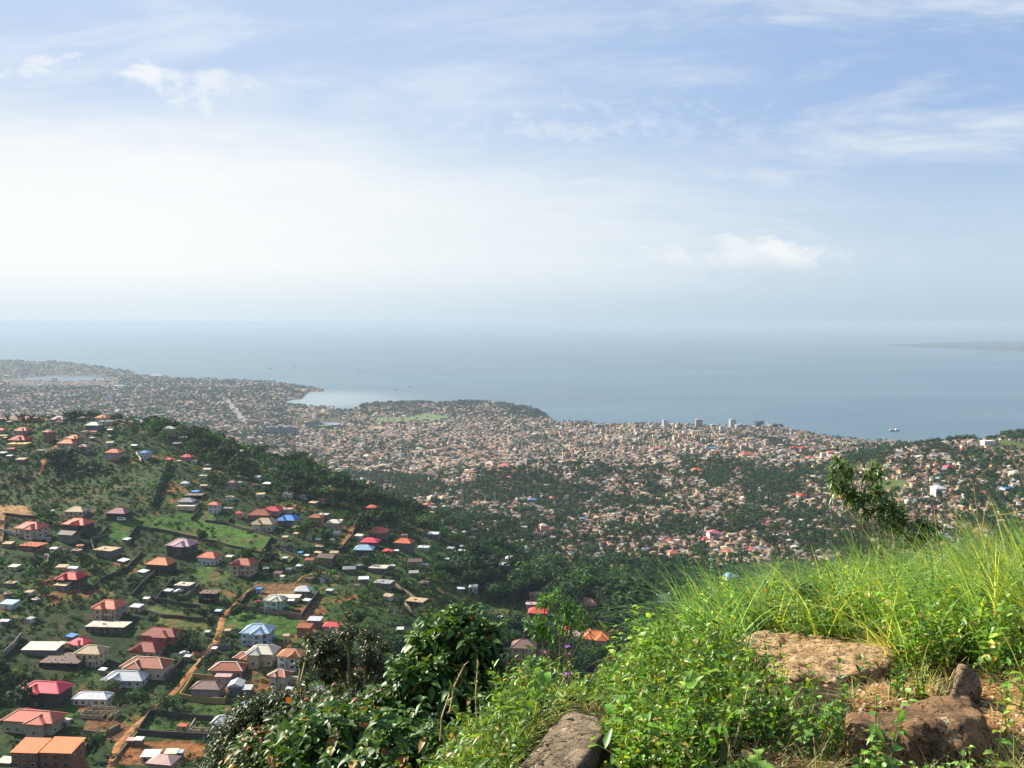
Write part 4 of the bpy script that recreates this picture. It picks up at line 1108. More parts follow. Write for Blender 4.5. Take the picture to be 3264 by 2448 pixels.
# ------------------------------------------------------------------ houses of the near hillside
RC = dict(red=(.52, .038, .032), coral=(.66, .15, .08), pinkred=(.74, .065, .10), rust=(.27, .042, .026), orange=(.68, .20, .07), tan=(.50, .36, .21), cream=(.62, .56, .44),
          silver=(.52, .54, .55), white=(.68, .69, .70), blue=(.08, .24, .58), pblue=(.38, .52, .64), mauve=(.26, .15, .13), dmauve=(.28, .11, .12), pink=(.50, .30, .32), brown=(.15, .10, .08), ochre=(.60, .40, .14),
          grey=(.30, .30, .29), pgreen=(.50, .58, .46), ppink=(.60, .38, .33), copper=(.52, .22, .09), brick=(.36, .095, .045), hot=(.75, .09, .08))
WC = dict(white=(.62, .62, .58), cream=(.60, .52, .36), tan=(.50, .40, .26), grey=(.17, .16, .15), dark=(.07, .058, .05), pblue=(.42, .55, .60), ochre=(.52, .40, .16), pink=(.56, .36, .32), brown=(.24, .16, .11), red=(.40, .12, .08), mauve=(.40, .29, .27), green=(.45, .56, .50), warm=(.30, .13, .065))  # dark and grey are lowered to put the walls' shade into the colour
def hip_faces(b, x0, y0, x1, y1, z, rh, along='x', th=.28, gable=False, inset=1.0):
    cx_, cy_ = (x0 + x1) / 2, (y0 + y1) / 2
    if along == 'x':
        h = (y1 - y0) / 2 * inset if not gable else .02
        r0, r1 = (min(x0 + h, cx_ - .05), cy_, z + rh), (max(x1 - h, cx_ + .05), cy_, z + rh)
        A, B_, C_, D = (x0, y0, z), (x1, y0, z), (x1, y1, z), (x0, y1, z)
        b.poly([A, B_, r1, r0]); b.poly([C_, D, r0, r1]); b.poly([B_, C_, r1]); b.poly([D, A, r0])
        rid = [(A, r0), (D, r0), (B_, r1), (C_, r1), (r0, r1)]
    else:
        h = (x1 - x0) / 2 * inset if not gable else .02
        r0, r1 = (cx_, min(y0 + h, cy_ - .05), z + rh), (cx_, max(y1 - h, cy_ + .05), z + rh)
        A, B_, C_, D = (x0, y0, z), (x1, y0, z), (x1, y1, z), (x0, y1, z)
        b.poly([A, B_, r0]); b.poly([B_, C_, r1, r0]); b.poly([C_, D, r1]); b.poly([D, A, r0, r1])
        rid = [(A, r0), (B_, r0), (C_, r1), (D, r1), (r0, r1)]
    # eave board and soffit
    lo = z - th
    b.poly([(x0, y0, lo), (x1, y0, lo), (x1, y0, z), (x0, y0, z)]); b.poly([(x1, y0, lo), (x1, y1, lo), (x1, y1, z), (x1, y0, z)])
    b.poly([(x1, y1, lo), (x0, y1, lo), (x0, y1, z), (x1, y1, z)]); b.poly([(x0, y1, lo), (x0, y0, lo), (x0, y0, z), (x0, y1, z)])
    b.poly([(x0, y0, lo), (x0, y1, lo), (x1, y1, lo), (x1, y0, lo)])
    return rid
def window(e, x, z, side, hw, hd, w=1.2, h=1.3, frame=(.75, .74, .70), kind='window'):
    """a framed pane; side 'f' front wall, 'l' left wall"""
    b = MB(); g = MB(); t = .09
    if side == 'f':
        y = -hd
        for a, c_, d, f_ in ((x - w / 2 - t, z - t, x + w / 2 + t, z), (x - w / 2 - t, z + h, x + w / 2 + t, z + h + t), (x - w / 2 - t, z, x - w / 2, z + h), (x + w / 2, z, x + w / 2 + t, z + h)):
            b.box(a, y - .10, c_, d, y + .05, f_)
        g.box(x - w / 2, y - .05, z, x + w / 2, y + .05, z + h)
    else:
        X = -hw if side == 'l' else hw; s = -1 if side == 'l' else 1
        for a, c_, d, f_ in ((x - w / 2 - t, z - t, x + w / 2 + t, z), (x - w / 2 - t, z + h, x + w / 2 + t, z + h + t), (x - w / 2 - t, z, x - w / 2, z + h), (x + w / 2, z, x + w / 2 + t, z + h)):
            b.box(min(X + s * .1, X - s * .05), a, c_, max(X + s * .1, X - s * .05), d, f_)
        g.box(min(X + s * .05, X - s * .05), x - w / 2, z, max(X + s * .05, X - s * .05), x + w / 2, z + h)
    o = b.build(kind, M['wall'], e, frame)
    g.build('pane', M['glass'], o)
HOUSEPOS = []
def house(zf, cx, yb, wpx, roof, rc, wc, st, yaw, label, ymin=340, dr=.72, cat='house', group=None, trim=None, wing=1, name=None, hscale=1.0):
    u, v = zf(cx, yb)
    p = at(u, v, ymin)
    if p is None: return
    wm = wpx * .15431 / F * p.y * 1.0
    ya = R(yaw); ov = .75 if roof in 'HXGP' else .35
    W_ = wm / (math.cos(abs(ya)) + dr * math.sin(abs(ya))) - 2 * ov * .8
    W_ = max(2.2, W_); D_ = max(2.0, W_ * dr)
    hs = (3.0 if W_ > 7 else 2.5) * hscale
    h = hs * st + (.3 if st > 0 else 0)
    y = p.y + D_ / 2; x = p.x + D_ / 2 * p.x / p.y * .9
    z = gz(x, y); zl = gz(p.x, p.y) - .1
    z = .45 * z + .55 * zl
    nm = name or ('house' if W_ > 6.5 and roof != 'K' else ('unfinished_building' if roof == 'K' else 'shed'))
    if name is None and cat == 'house' and nm != 'house': cat = 'unfinished building' if roof == 'K' else 'shed'
    e = empty(nm, (x, y, z), ya)
    tag(e, label, cat, group)
    HOUSEPOS.append((x, y, max(W_, D_) * .62, label))
    rcol = RC[rc]; wcol = WC[wc]
    jt = random.uniform(.88, 1.1); rcol = tuple(c * jt for c in rcol); wcol = tuple(c * random.uniform(.92, 1.05) for c in wcol)
    hx, hy = W_ / 2, D_ / 2
    if roof == 'K':
        # open concrete frame: slabs, columns, half-built block walls
        n = max(2, int(W_ / 3.2)); m = max(2, int(D_ / 3.4))
        for s_ in range(max(1, int(round(st)))):
            b = MB(); z0 = s_ * 3.0
            for i in range(n + 1):
                for k in range(m + 1):
                    xx = -hx + W_ * i / n; yy = -hy + D_ * k / m
                    b.box(xx - .17, yy - .17, z0 - (2.5 if s_ == 0 else 0), xx + .17, yy + .17, z0 + 2.8 + random.uniform(0, .9 if s_ == int(st) - 1 else 0))
            b.build('column', M['concrete'], e, wcol)
            if s_ < st - 1 or rc != 'grey':
                b = MB(); b.box(-hx - .3, -hy - .3, z0 + 2.82, hx + .3, hy + .3, z0 + 3.0); b.build('floor_slab', M['concrete'], e, tuple(c * 1.2 for c in rcol))
            b = MB()
            for i in range(n + 1):
                xx = -hx + W_ * i / n
                if random.random() < .75: b.box(xx - .1, -hy + .18, z0 - (2 if s_ == 0 else 0), xx + .1, hy * random.uniform(.1, .95), z0 + random.choice((1.2, 2.2, 2.6)))
            for k in range(m + 1):
                yy = -hy + D_ * k / m
                if random.random() < .8: b.box(-hx + .2, yy - .1, z0 - (2 if s_ == 0 else 0), hx * random.uniform(.2, .95), yy + .1, z0 + random.choice((1.0, 2.0, 2.6)))
            if b.v: b.build('wall', M['block'], e, WC['grey'] if wc == 'grey' else wcol)
        return e
    b = MB(); b.box(-hx, -hy, -3.5, hx, hy, h)
    wingw = 0
    if roof == 'X' and wing:
        wingw = W_ * random.uniform(.34, .42); wx = random.choice((-.18, .12, .2)) * W_; wd = D_ * .22
        b.box(wx - wingw / 2, -hy - wd, -3.5, wx + wingw / 2, -hy + .3, h - .02)
    b.build('wall', M['wall'], e, wcol)
    rh = hy * .62 if roof in 'HX' else hy * .5
    b = MB(); rid = []
    if roof in 'HXP':
        rid += hip_faces(b, -hx - ov, -hy - ov, hx + ov, hy + ov, h + .25, rh if roof != 'P' else hy * .8, 'x', inset=.9)
        if wingw:
            rid += hip_faces(b, wx - wingw / 2 - ov, -hy - wd - ov, wx + wingw / 2 + ov, hy * .4, h + .33, rh * .74, 'y', inset=.8, gable=random.random() < .3)[0:5]
            # second, rear wing gives the broken roofline of these villas
            ws = -wx * 1.2 if abs(wx) > .5 else W_ * .2
            hip_faces(b, ws - W_ * .2, -hy * .4, ws + W_ * .2, hy + ov + D_ * .10, h + .41, rh * .86, 'y', inset=.8)
    elif roof == 'G':
        rid += hip_faces(b, -hx - ov, -hy - ov, hx + ov, hy + ov, h + .25, rh, 'y' if D_ > W_ * .95 else 'x', gable=True)
    elif roof == 'F':
        b.box(-hx - .4, -hy - .4, h, hx + .4, hy + .4, h + .28)
        b.box(-hx * .3, -hy * .2, h + .28, -hx * .3 + 1.4, -hy * .2 + 1.2, h + .9)
        for i in range(5):
            a = random.uniform(-hx, hx); c_ = random.choice((-hy + .1, hy - .1)); b.box(a - .12, c_ - .12, h + .28, a + .12, c_ + .12, h + 1.2)
    elif roof == 'S':
        a, c_ = hx + ov, hy + ov; k = D_ * .12
        for z_ in (0, -.12):
            q = [(-a, -c_, h + .1 + z_), (a, -c_, h + .1 + z_), (a, c_, h + .2 + k + z_), (-a, c_, h + .2 + k + z_)]
            b.poly(q if z_ == 0 else q[::-1])
        for i in range(4):
            q1 = [(-a, -c_, h + .1), (a, -c_, h + .1), (a, c_, h + .2 + k), (-a, c_, h + .2 + k)]
            A, B_ = q1[i], q1[(i + 1) % 4]; b.poly([A, (A[0], A[1], A[2] - .12), (B_[0], B_[1], B_[2] - .12), B_])
    rf = b.build('roof', M['roof'] if roof != 'F' else M['concrete'], e, rcol)
    if rid and (trim or W_ > 12):
        b = MB()
        for a, c_ in rid[:5 if not trim else 10]:
            b.beam(Vector(a) + Vector((0, 0, .06)), Vector(c_) + Vector((0, 0, .06)), .3 if not trim else .55, .12)
        b.build('ridge_cap', M['roof'], rf, trim or tuple(min(.9, c * 1.25) for c in rcol))
    # windows, door, veranda
    if W_ > 4.5 and st >= 1:
        nw = max(2, min(5, int(W_ / 3.1)))
        fcol = random.choice(((.75, .74, .70), (.3, .22, .16), (.6, .55, .45)))
        for s_ in range(int(st)):
            for k in range(nw):
                xx = -hx + W_ * (k + .5) / nw
                if s_ == 0 and k == nw // 2: continue
                if wingw and abs(xx - wx) < wingw / 2 + .6:
                    continue
                window(e, xx, s_ * hs + 1.0, 'f', hx, hy, 1.3, 1.25, fcol)
            if wingw: window(e, wx, s_ * hs + 1.0, 'f', hx, hy + wd, 1.6, 1.3, fcol)
            for k in range(2 if D_ > 7 else 1):
                yy = -hy + D_ * (k + .5) / (2 if D_ > 7 else 1)
                sd_f = 'r' if x < -60 and False else ('l' if x > -100 else 'r')
                window(e, yy, s_ * hs + 1.0, sd_f, hx, hy, 1.3, 1.25, fcol)
        xx = -hx + W_ * (nw // 2 + .5) / nw
        yd = hy + (wd if wingw and abs(xx - wx) < wingw / 2 else 0)
        b = MB(); b.box(xx - .5, -yd - .07, .0, xx + .5, -yd + .05, 2.1); b.build('door', M['paint'], e, random.choice(((.2, .1, .06), (.12, .10, .09), (.30, .26, .2))))
        if st >= 2 and W_ > 9 and roof in 'HX':
            b = MB(); bx0 = -hx * .95 if wingw and wx > 0 else hx * .15; bx1 = bx0 + W_ * .36
            b.box(bx0, -hy - 1.7, hs - .05, bx1, -hy - .02, hs + .12); b.box(bx0, -hy - 1.7, hs + .12, bx1, -hy - 1.58, hs + 1.0)
            b.build('balcony', M['wall'], e, tuple(min(.8, c * 1.15) for c in wcol))
            for xx in (bx0 + .2, (bx0 + bx1) / 2, bx1 - .2):
                b = MB(); b.bar((xx, -hy - 1.5, -2), (xx, -hy - 1.5, h + .2), .16, n=8); b.build('pillar', M['wall'], e, tuple(min(.8, c * 1.15) for c in wcol))
    elif W_ > 2.5:
        b = MB(); b.box(-.45, -hy - .06, 0, .45, -hy + .05, 1.9); b.build('door', M['paint'], e, (.18, .12, .08))
    return e
H = house
# --- crest of the hill, far left
H(Z1, 180, 624, 100, 'X', 'coral', 'pink', 1, -10, 'faded red hip roofed house first from the left on the hill crest')
H(Z1, 385, 624, 100, 'X', 'ppink', 'pink', 1, -8, 'faded pink roofed house on the hill crest, second from the left')
H(Z1, 20, 606, 70, 'H', 'orange', 'tan', 1, -8, 'orange brown roof at the left edge of the hill crest')
H(Z1, 665, 622, 85, 'X', 'orange', 'cream', 1.4, -8, 'orange roofed house standing highest on the hill crest')
H(Z1, 690, 640, 90, 'F', 'grey', 'cream', 1, 5, 'long grey flat roofed house just below the crest orange roof')
H(Z1, 610, 676, 105, 'H', 'pgreen', 'grey', 1.5, -5, 'pale green roofed house on the hill crest')
H(Z1, 150, 700, 100, 'X', 'orange', 'tan', 1, -8, 'orange hip roofed house below the faded red crest house')
H(Z1, 12, 696, 60, 'H', 'red', 'tan', 1, -8, 'small red roof at the left edge under the crest')
H(Z1, 1097, 712, 76, 'H', 'pgreen', 'ochre', 2.2, 0, 'cream green roofed ochre house at the right end of the hill crest')
H(Z1, 130, 762, 130, 'X', 'red', 'brown', 1, -5, 'long red roofed house on the left slope above the ochre roof')
H(Z1, 485, 772, 108, 'X', 'orange', 'mauve', 2, -15, 'orange roofed two storey block walled house behind the bright orange roof')
H(Z1, 320, 752, 78, 'X', 'brick', 'warm', 3, -10, 'unrendered red brown three storey house on the left slope')
H(Z1, 440, 792, 118, 'H', 'orange', 'tan', 1.3, -5, 'bright orange hip roof in front of the two storey block house')
H(Z1, 122, 788, 124, 'F', 'ochre', 'ochre', .9, 0, 'long low ochre roof on the left slope')
H(Z1, 545, 822, 88, 'H', 'dmauve', 'mauve', 1.6, -10, 'dark pink roofed lilac house below the bright orange roof')
H(Z1, 740, 868, 100, 'H', 'coral', 'pink', 2, -3, 'coral roofed two storey pink house above the scrub field')
H(Z1, 944, 858, 76, 'X', 'blue', 'white', 1.5, -8, 'bright blue roofed white house beside the winding white wall')
H(Z1, 1100, 884, 50, 'H', 'hot', 'red', 1, -20, 'small bright red roof at the head of the long hedge')
H(Z1, 1215, 872, 78, 'X', 'pinkred', 'pink', 1, -10, 'pinkish red roofed house right of the small bright red roof')
H(Z1, 870, 794, 42, 'S', 'white', 'grey', 1, -5, 'white tin shed above the blue roofed house')
H(Z1, 20, 842, 50, 'S', 'silver', 'grey', 1, -10, 'grey tin shed at the left edge, left of two')
H(Z1, 62, 862, 42, 'S', 'white', 'grey', 1, -10, 'pale tin shed near the left edge, right of two')
H(Z1, 325, 882, 38, 'P', 'white', 'white', 1, 0, 'small pale pyramid roofed hut beside the steep red track')
H(Z1, 140, 890, 66, 'S', 'tan', 'brown', 1, -5, 'low brown shed left of the steep red track')
H(Z1, 1186, 744, 54, 'F', 'cream', 'brown', 1, 0, 'flat cream roof among the trees behind the crest')
H(Z1, 1146, 780, 46, 'S', 'white', 'grey', 1, 0, 'white shed among the trees below the crest')
H(Z1, 1510, 1062, 66, 'H', 'dmauve', 'mauve', 2.3, -20, 'dark maroon roofed two storey house among trees in the middle distance')
H(Z1, 1716, 953, 48, 'H', 'pinkred', 'red', .9, 0, 'small crimson roof in the tree belt')
H(Z1, 1998, 936, 22, 'H', 'hot', 'red', 1, 0, 'tiny bright red roof deep in the tree belt')
H(Z1, 1200, 1042, 54, 'P', 'white', 'white', 1, 0, 'white hut in the clearing right of the hedge')
H(Z1, 1262, 1122, 118, 'K', 'brown', 'dark', 1, 0, 'dark unfinished building under a blue tarpaulin behind the grey hip roof')
H(Z1, 1268, 1096, 46, 'S', 'blue', 'dark', 1, 0, 'blue tarpaulin roof above the dark unfinished building')
H(Z1, 1214, 1170, 108, 'H', 'grey', 'grey', 1, -3, 'weathered grey hip roof behind the cream flat roof')
H(Z1, 1215, 1194, 116, 'F', 'cream', 'cream', .8, 0, 'cream flat slab roof in front of the weathered grey hip')
H(Z1, 1392, 1212, 86, 'H', 'coral', 'white', 2, -12, 'coral roofed two storey white house standing clear at the field corner')
H(Z1, 1476, 1206, 56, 'F', 'cream', 'grey', 1, -5, 'small cream flat roof right of the coral roofed white house')
H(Z1, 1550, 1246, 46, 'P', 'pinkred', 'pink', 1.4, 0, 'square pink roofed house left of the large brown hip roof')
H(Z1, 1765, 1228, 120, 'H', 'pinkred', 'pink', 1, -3, 'crimson hip roof just behind the large red brown hip')
H(Z1, 1690, 1256, 156, 'H', 'brick', 'brown', 1, -3, 'large red brown hip roof in front of the crimson one')
H(Z1, 1860, 1214, 74, 'F', 'ppink', 'tan', .9, -3, 'pale pink flat roof behind the blue roofed house')
H(Z1, 1870, 1296, 146, 'X', 'blue', 'grey', 1.3, -12, 'bright sky blue hip roofed house with a projecting wing')
H(Z1, 1715, 1330, 162, 'X', 'tan', 'cream', 1.6, -8, 'tan roofed cream house left of the bright blue roof')
H(Z1, 2050, 1296, 102, 'H', 'brick', 'brown', 2, -12, 'rust roofed brown two storey house right of the blue roof')
H(Z1, 2096, 1250, 76, 'F', 'cream', 'grey', 1, -10, 'cream grey flat roof behind the rust roofed brown house')
H(Z1, 2168, 1312, 100, 'H', 'cream', 'tan', 1.3, -8, 'cream yellow hip roof right of the rust roofed brown house')
H(Z1, 2160, 1352, 96, 'K', 'grey', 'white', 1, -5, 'white pillared unfinished frame below the cream yellow hip roof')
H(Z1, 500, 1234, 140, 'H', 'tan', 'cream', 1, -5, 'cream tan hip roof at the end of the bare earth, behind the orange villa')
H(Z1, 772, 1254, 150, 'H', 'dmauve', 'dark', 1.3, -8, 'dusky maroon hip roof with dark yard walls')
H(Z1, 205, 1372, 200, 'X', 'coral', 'cream', 2, -12, 'big cream two storey villa with red hip roof and paved yard', trim=(.62, .25, .17), dr=.66)
H(Z1, 508, 1336, 192, 'X', 'coral', 'dark', 1.6, -14, 'bright orange coral villa roof over a dark unfinished ground floor', dr=.66)
H(Z1, 448, 1405, 132, 'G', 'brown', 'grey', 1.7, -14, 'brown gabled grey house with an arched window below the orange villa')
H(Z1, 322, 1224, 48, 'S', 'white', 'grey', 1, -5, 'small white roofed hut on the bare earth')
H(Z1, 215, 1455, 170, 'K', 'brick', 'warm', 1, -14, 'red block foundation grid in front of the big cream villa')
# --- middle of the hillside
H(Z2, 822, 204, 60, 'S', 'white', 'grey', .9, -28, 'white tin shed at the corner of the walled grass field')
H(Z2, 694, 298, 165, 'F', 'tan', 'grey', 1.4, -16, 'unfinished grey house with a patchy cream slab roof')
H(Z2, 1182, 285, 190, 'X', 'pink', 'dark', 2, -12, 'pale pink ribbed roof over a dark unfinished two storey house', trim=(.62, .45, .46))
H(Z2, 1046, 398, 188, 'H', 'orange', 'dark', 1.7, -12, 'tan orange hip roof over a dark unfinished house, centre of the hillside')
H(Z2, 1360, 345, 156, 'H', 'coral', 'white', 1.5, -14, 'coral roofed white house between the pink roof and the scaffolded villa')
H(Z2, 1582, 410, 182, 'X', 'brick', 'tan', 2, -16, 'rust red many hipped villa with pillars and balconies', dr=.68)
H(Z2, 1486, 318, 52, 'S', 'cream', 'tan', 1, -10, 'small cream roofed hut behind the rust red many hipped villa')
H(Z2, 800, 336, 84, 'S', 'white', 'grey', .6, -30, 'white tin roof below the patchy cream slab')
H(Z2, 930, 408, 78, 'S', 'white', 'grey', .6, -26, 'white tin roof left of the tan orange hip')
H(Z2, 482, 410, 74, 'G', 'white', 'white', 1.6, -10, 'bluish white gable peeping from behind the crimson villa')
H(Z2, 465, 492, 184, 'X', 'red', 'dark', 1.6, -12, 'crimson villa roof with dark walls on the left of the hillside', trim=(.6, .1, .08))
H(Z2, 408, 512, 104, 'S', 'tan', 'grey', 1, -12, 'brown lean-to roof in front of the crimson villa')
H(Z2, 1196, 516, 122, 'F', 'cream', 'grey', 1.1, -12, 'cream flat roofed grey house with a walled red earth yard')
H(Z2, 1092, 540, 62, 'S', 'silver', 'grey', .9, -16, 'small silver roofed hut left of the walled red earth yard')
H(Z2, 712, 700, 206, 'X', 'coral', 'tan', 2, -14, 'large coral villa roof above the long cream slab', trim=(.66, .2, .14), dr=.72)
H(Z2, 886, 650, 88, 'S', 'silver', 'tan', 1, -14, 'silver tin roofed hut right of the large coral villa')
H(Z2, 950, 588, 46, 'S', 'white', 'tan', .8, -10, 'small white tin roof above the silver roofed hut')
H(Z2, 704, 790, 274, 'F', 'cream', 'dark', 1.1, -4, 'long cream concrete slab roof with a square hole', dr=.42)
H(Z2, 1362, 592, 136, 'K', 'brown', 'dark', 2, -8, 'dark two storey concrete skeleton with timber props')
H(Z2, 1785, 648, 138, 'X', 'cream', 'green', 2, -8, 'cream hip roofed pale green two storey house inside a long wall', trim=(.7, .66, .56))
H(Z2, 1852, 585, 196, 'F', 'cream', 'tan', .8, -2, 'broad cream slab roof behind the pale green house', dr=.36)
H(Z2, 1966, 550, 112, 'P', 'white', 'grey', 1, -4, 'light grey pyramid roofed house at the right end of the broad cream slab')
H(Z2, 1990, 600, 62, 'S', 'silver', 'grey', .8, -25, 'grey tin roof below the light grey pyramid roof')
H(Z2, 1888, 606, 42, 'S', 'white', 'grey', 1, 0, 'tiny white kiosk behind the pale green house')
H(Z2, 2136, 534, 52, 'S', 'silver', 'grey', .8, -20, 'lone silver tin roof on the grass right of the cream slab')
H(Z2, 2042, 748, 96, 'S', 'silver', 'grey', 1.3, -6, 'silver tin roof left of the scarlet roof')
H(Z2, 2156, 800, 124, 'H', 'hot', 'pink', 1.5, -3, 'scarlet hip roofed pink house beside the big dark tree', dr=.6)
H(Z2, 1976, 812, 104, 'S', 'brick', 'red', 1.6, -8, 'brown red lean-to roofed house left of the scarlet roof')
H(Z2, 1672, 862, 204, 'X', 'pblue', 'pblue', 2, -3, 'pale blue two storey villa with a pale blue roof beside the dirt road', trim=(.5, .62, .72))
H(Z2, 1856, 848, 42, 'S', 'tan', 'cream', 1.4, 0, 'small cream box hut right of the pale blue villa')
H(Z2, 1476, 800, 40, 'S', 'tan', 'brown', .9, 0, 'small tan roofed kiosk at the roadside left of the pale blue villa')
H(Z2, 1346, 806, 36, 'S', 'silver', 'grey', .8, -8, 'small silver roofed stall left of the dirt road')
H(Z2, 1480, 892, 118, 'K', 'grey', 'grey', .6, -3, 'low grey wall plates of a roofless hut by the road junction')
H(Z2, 1052, 850, 276, 'X', 'rust', 'red', 1, -10, 'wide dark red villa roof, the farther of two', dr=.5)
H(Z2, 955, 950, 226, 'X', 'rust', 'tan', 1, -10, 'wide dark red villa roof, the nearer of two', dr=.7)
H(Z2, 466, 834, 82, 'S', 'blue', 'grey', .7, -24, 'bright blue tarpaulin roofed shed behind the hot pink roof')
H(Z2, 522, 900, 152, 'X', 'pinkred', 'tan', 1, -18, 'hot pink hip roof between the cream sheds and the tan house')
H(Z2, 280, 935, 240, 'S', 'cream', 'grey', .9, -2, 'broad cream corrugated shed roof on the left', dr=.5)
H(Z2, 402, 890, 70, 'S', 'tan', 'tan', .9, -20, 'tan earth coloured roof joined to the broad cream shed')
H(Z2, 596, 1000, 190, 'H', 'tan', 'cream', 2, -6, 'tan hip roofed cream two storey house right of the charred frame', trim=(.72, .6, .42))
H(Z2, 425, 1016, 284, 'K', 'brown', 'dark', 1, -4, 'wide charred roofless frame of black beams')
H(Z2, 955, 1082, 322, 'X', 'brick', 'cream', 1.7, -8, 'long brown red roof with cream ridges over cream walls', trim=(.72, .56, .42), dr=.5)
H(Z2, 1592, 990, 150, 'X', 'brick', 'brown', .9, -10, 'orange brown hip with pale ridges in front of the big cream roof', trim=(.72, .55, .42))
H(Z2, 1704, 1000, 208, 'X', 'cream', 'tan', 1.9, -8, 'big cream hip roofed two storey house', trim=(.75, .70, .58))
H(Z2, 1890, 1020, 178, 'X', 'copper', 'white', 2, -6, 'copper orange roofed house with white balconies beside the big dark tree')
H(Z2, 1482, 1078, 234, 'H', 'brick', 'mauve', 1.1, -3, 'brown red hip with broad white ridges above the ochre wall', trim=(.80, .70, .60), dr=.55)
H(Z2, 1820, 1138, 162, 'X', 'brick', 'cream', 1.7, -22, 'cross gabled brown roof with cream ridges over sunlit cream walls', trim=(.75, .62, .45))
H(Z2, 820, 1140, 282, 'X', 'silver', 'white', 1, -3, 'wide silver white hip roof in the middle foreground', dr=.5, trim=(.62, .62, .60))
H(Z2, 1350, 1225, 214, 'H', 'mauve', 'mauve', 1.8, -4, 'mauve brown hip roofed house inside the ochre compound wall', dr=.6)
H(Z2, 1532, 1190, 100, 'G', 'silver', 'grey', 1.6, 2, 'silver gabled house right of the mauve house', dr=1.1)
H(Z2, 1604, 1196, 66, 'S', 'silver', 'grey', 1.2, 2, 'silver lean-to joined to the silver gabled house', dr=1.1)
H(Z2, 1455, 1112, 112, 'S', 'ppink', 'mauve', 1, -2, 'pale pink sheet roof behind the silver gabled house')
H(Z2, 1912, 1112, 60, 'S', 'tan', 'cream', .7, -5, 'small tan awning right of the cross gabled roof')
H(Z2, 1878, 1190, 48, 'S', 'white', 'grey', 1.1, 0, 'small pinkish white roofed hut under the cross gabled house')
H(Z2, 296, 1250, 318, 'X', 'pinkred', 'dark', 1.8, -8, 'very large hot pink villa roof on the left above dark walls', trim=(.75, .14, .15), dr=.52)
H(Z2, 602, 1256, 244, 'H', 'white', 'white', 1, -2, 'silver white roof with a rounded end beside the hot pink villa', dr=.42)
H(Z2, 662, 1345, 258, 'K', 'grey', 'tan', 1, -4, 'pale roofless grid of block walls below the silver white roof', dr=.6)
H(Z2, 222, 1440, 388, 'X', 'coral', 'tan', 1.7, -8, 'very large coral villa roof low on the left', trim=(.66, .26, .18), dr=.42)
H(Z2, 432, 1395, 66, 'G', 'cream', 'cream', 1, -20, 'small cream gabled block behind the two orange lean-to roofs')
H(Z2, 205, 1700, 200, 'S', 'orange', 'warm', 3, -4, 'left half of the brown three storey block with an orange lean-to roof', dr=.95, cat='apartment block', name='apartment_block')
H(Z2, 410, 1712, 235, 'S', 'orange', 'warm', 3, -4, 'right half of the brown three storey block with an orange lean-to roof', dr=.85, cat='apartment block', name='apartment_block')
H(Z2, 1440, 1410, 126, 'P', 'silver', 'white', 1, -2, 'silver pyramid roofed house at the edge of the dark bush', trim=(.75, .75, .72), dr=.8)
H(Z2, 1185, 1430, 70, 'K', 'brick', 'tan', .5, -8, 'red earth footing pit inside the walled building plot')
H(Z2, 1300, 1450, 130, 'K', 'grey', 'tan', .8, -8, 'column stubs and block walls at the right end of the walled plot')
H(Z2, 902, 1520, 62, 'S', 'white', 'brown', 1, -4, 'small white roofed hut beside the dirt road near the bottom')
H(Z2, 850, 1515, 56, 'S', 'ppink', 'brown', .8, -4, 'rusty pink roofed lean-to left of the small white roofed hut')
H(Z2, 980, 1628, 118, 'S', 'white', 'white', 1, 0, 'white sheet roofed house near the bottom edge')
H(Z2, 1112, 1608, 86, 'S', 'cream', 'grey', 1, 0, 'cream sheet roofed row hut right of the white sheet roofed house')
H(Z2, 1168, 1602, 40, 'S', 'pblue', 'grey', 1, 0, 'small pale blue sheet roof at the end of the row huts')
H(Z2, 1062, 1730, 200, 'H', 'ppink', 'pink', 1.4, -10, 'pink hip roof cut by the bottom edge')
H(Z2, 62, 632, 112, 'S', 'pblue', 'white', .9, -10, 'blue and white tin shack at the left edge')
H(Z2, 45, 1690, 110, 'S', 'cream', 'brown', 1.6, -8, 'cream sheet roof in the bottom left corner')
H(Z2, 2092, 1178, 112, 'K', 'grey', 'white', .5, -3, 'white beam frame of a roofless pavilion right of the cross gabled house')
H(Z2, 1930, 1262, 150, 'K', 'grey', 'tan', .9, -3, 'pale block frame standing behind the dark bush')
H(Z2, 1594, 1300, 62, 'S', 'pblue', 'grey', 1.3, 0, 'pale blue tin roof behind the dark bush')
H(Z2, 2120, 350, 130, 'G', 'brown', 'brown', 1.6, -14, 'dark brown gabled unfinished house at the red track')
H(Z2, 1880, 250, 124, 'K', 'grey', 'grey', 1, -10, 'pale roofless frame above the dry grass plot')
H(Z2, 1450, 70, 120, 'K', 'grey', 'dark', 1, -10, 'dark roofless frame overgrown by trees behind the grass field')
H(Z2, 1848, 332, 40, 'S', 'silver', 'grey', 1.2, -14, 'silver roofed hut at the corner of the dry grass plot')
H(Z2, 1942, 374, 50, 'S', 'white', 'grey', .8, -14, 'white roofed hut beside the red track, right of two')
H(Z2, 1872, 392, 46, 'S', 'silver', 'tan', .7, -22, 'silver roofed hut beside the red track, left of two')
H(Z2, 1724, 390, 38, 'S', 'white', 'grey', .8, 0, 'thin white roof right of the rust red many hipped villa')
H(Z2, 1830, 444, 30, 'S', 'cream', 'white', .9, -10, 'tiny cream hut alone in the dark plot')
H(Z2, 1946, 284, 36, 'S', 'blue', 'blue' if 'blue' in WC else 'pblue', .7, -5, 'tiny deep blue roofed stall above the red track')
H(Z2, 1680, 528, 44, 'S', 'blue', 'pblue', 1, -8, 'blue roofed kiosk at the top bend of the dirt road')
H(Z2, 1415, 672, 46, 'S', 'pblue', 'dark', .9, -8, 'pale blue roofed stall on the left side of the dirt road')
H(Z2, 668, 1060, 56, 'S', 'white', 'grey', 1, -16, 'small white roof between the tan house and the silver white hip')
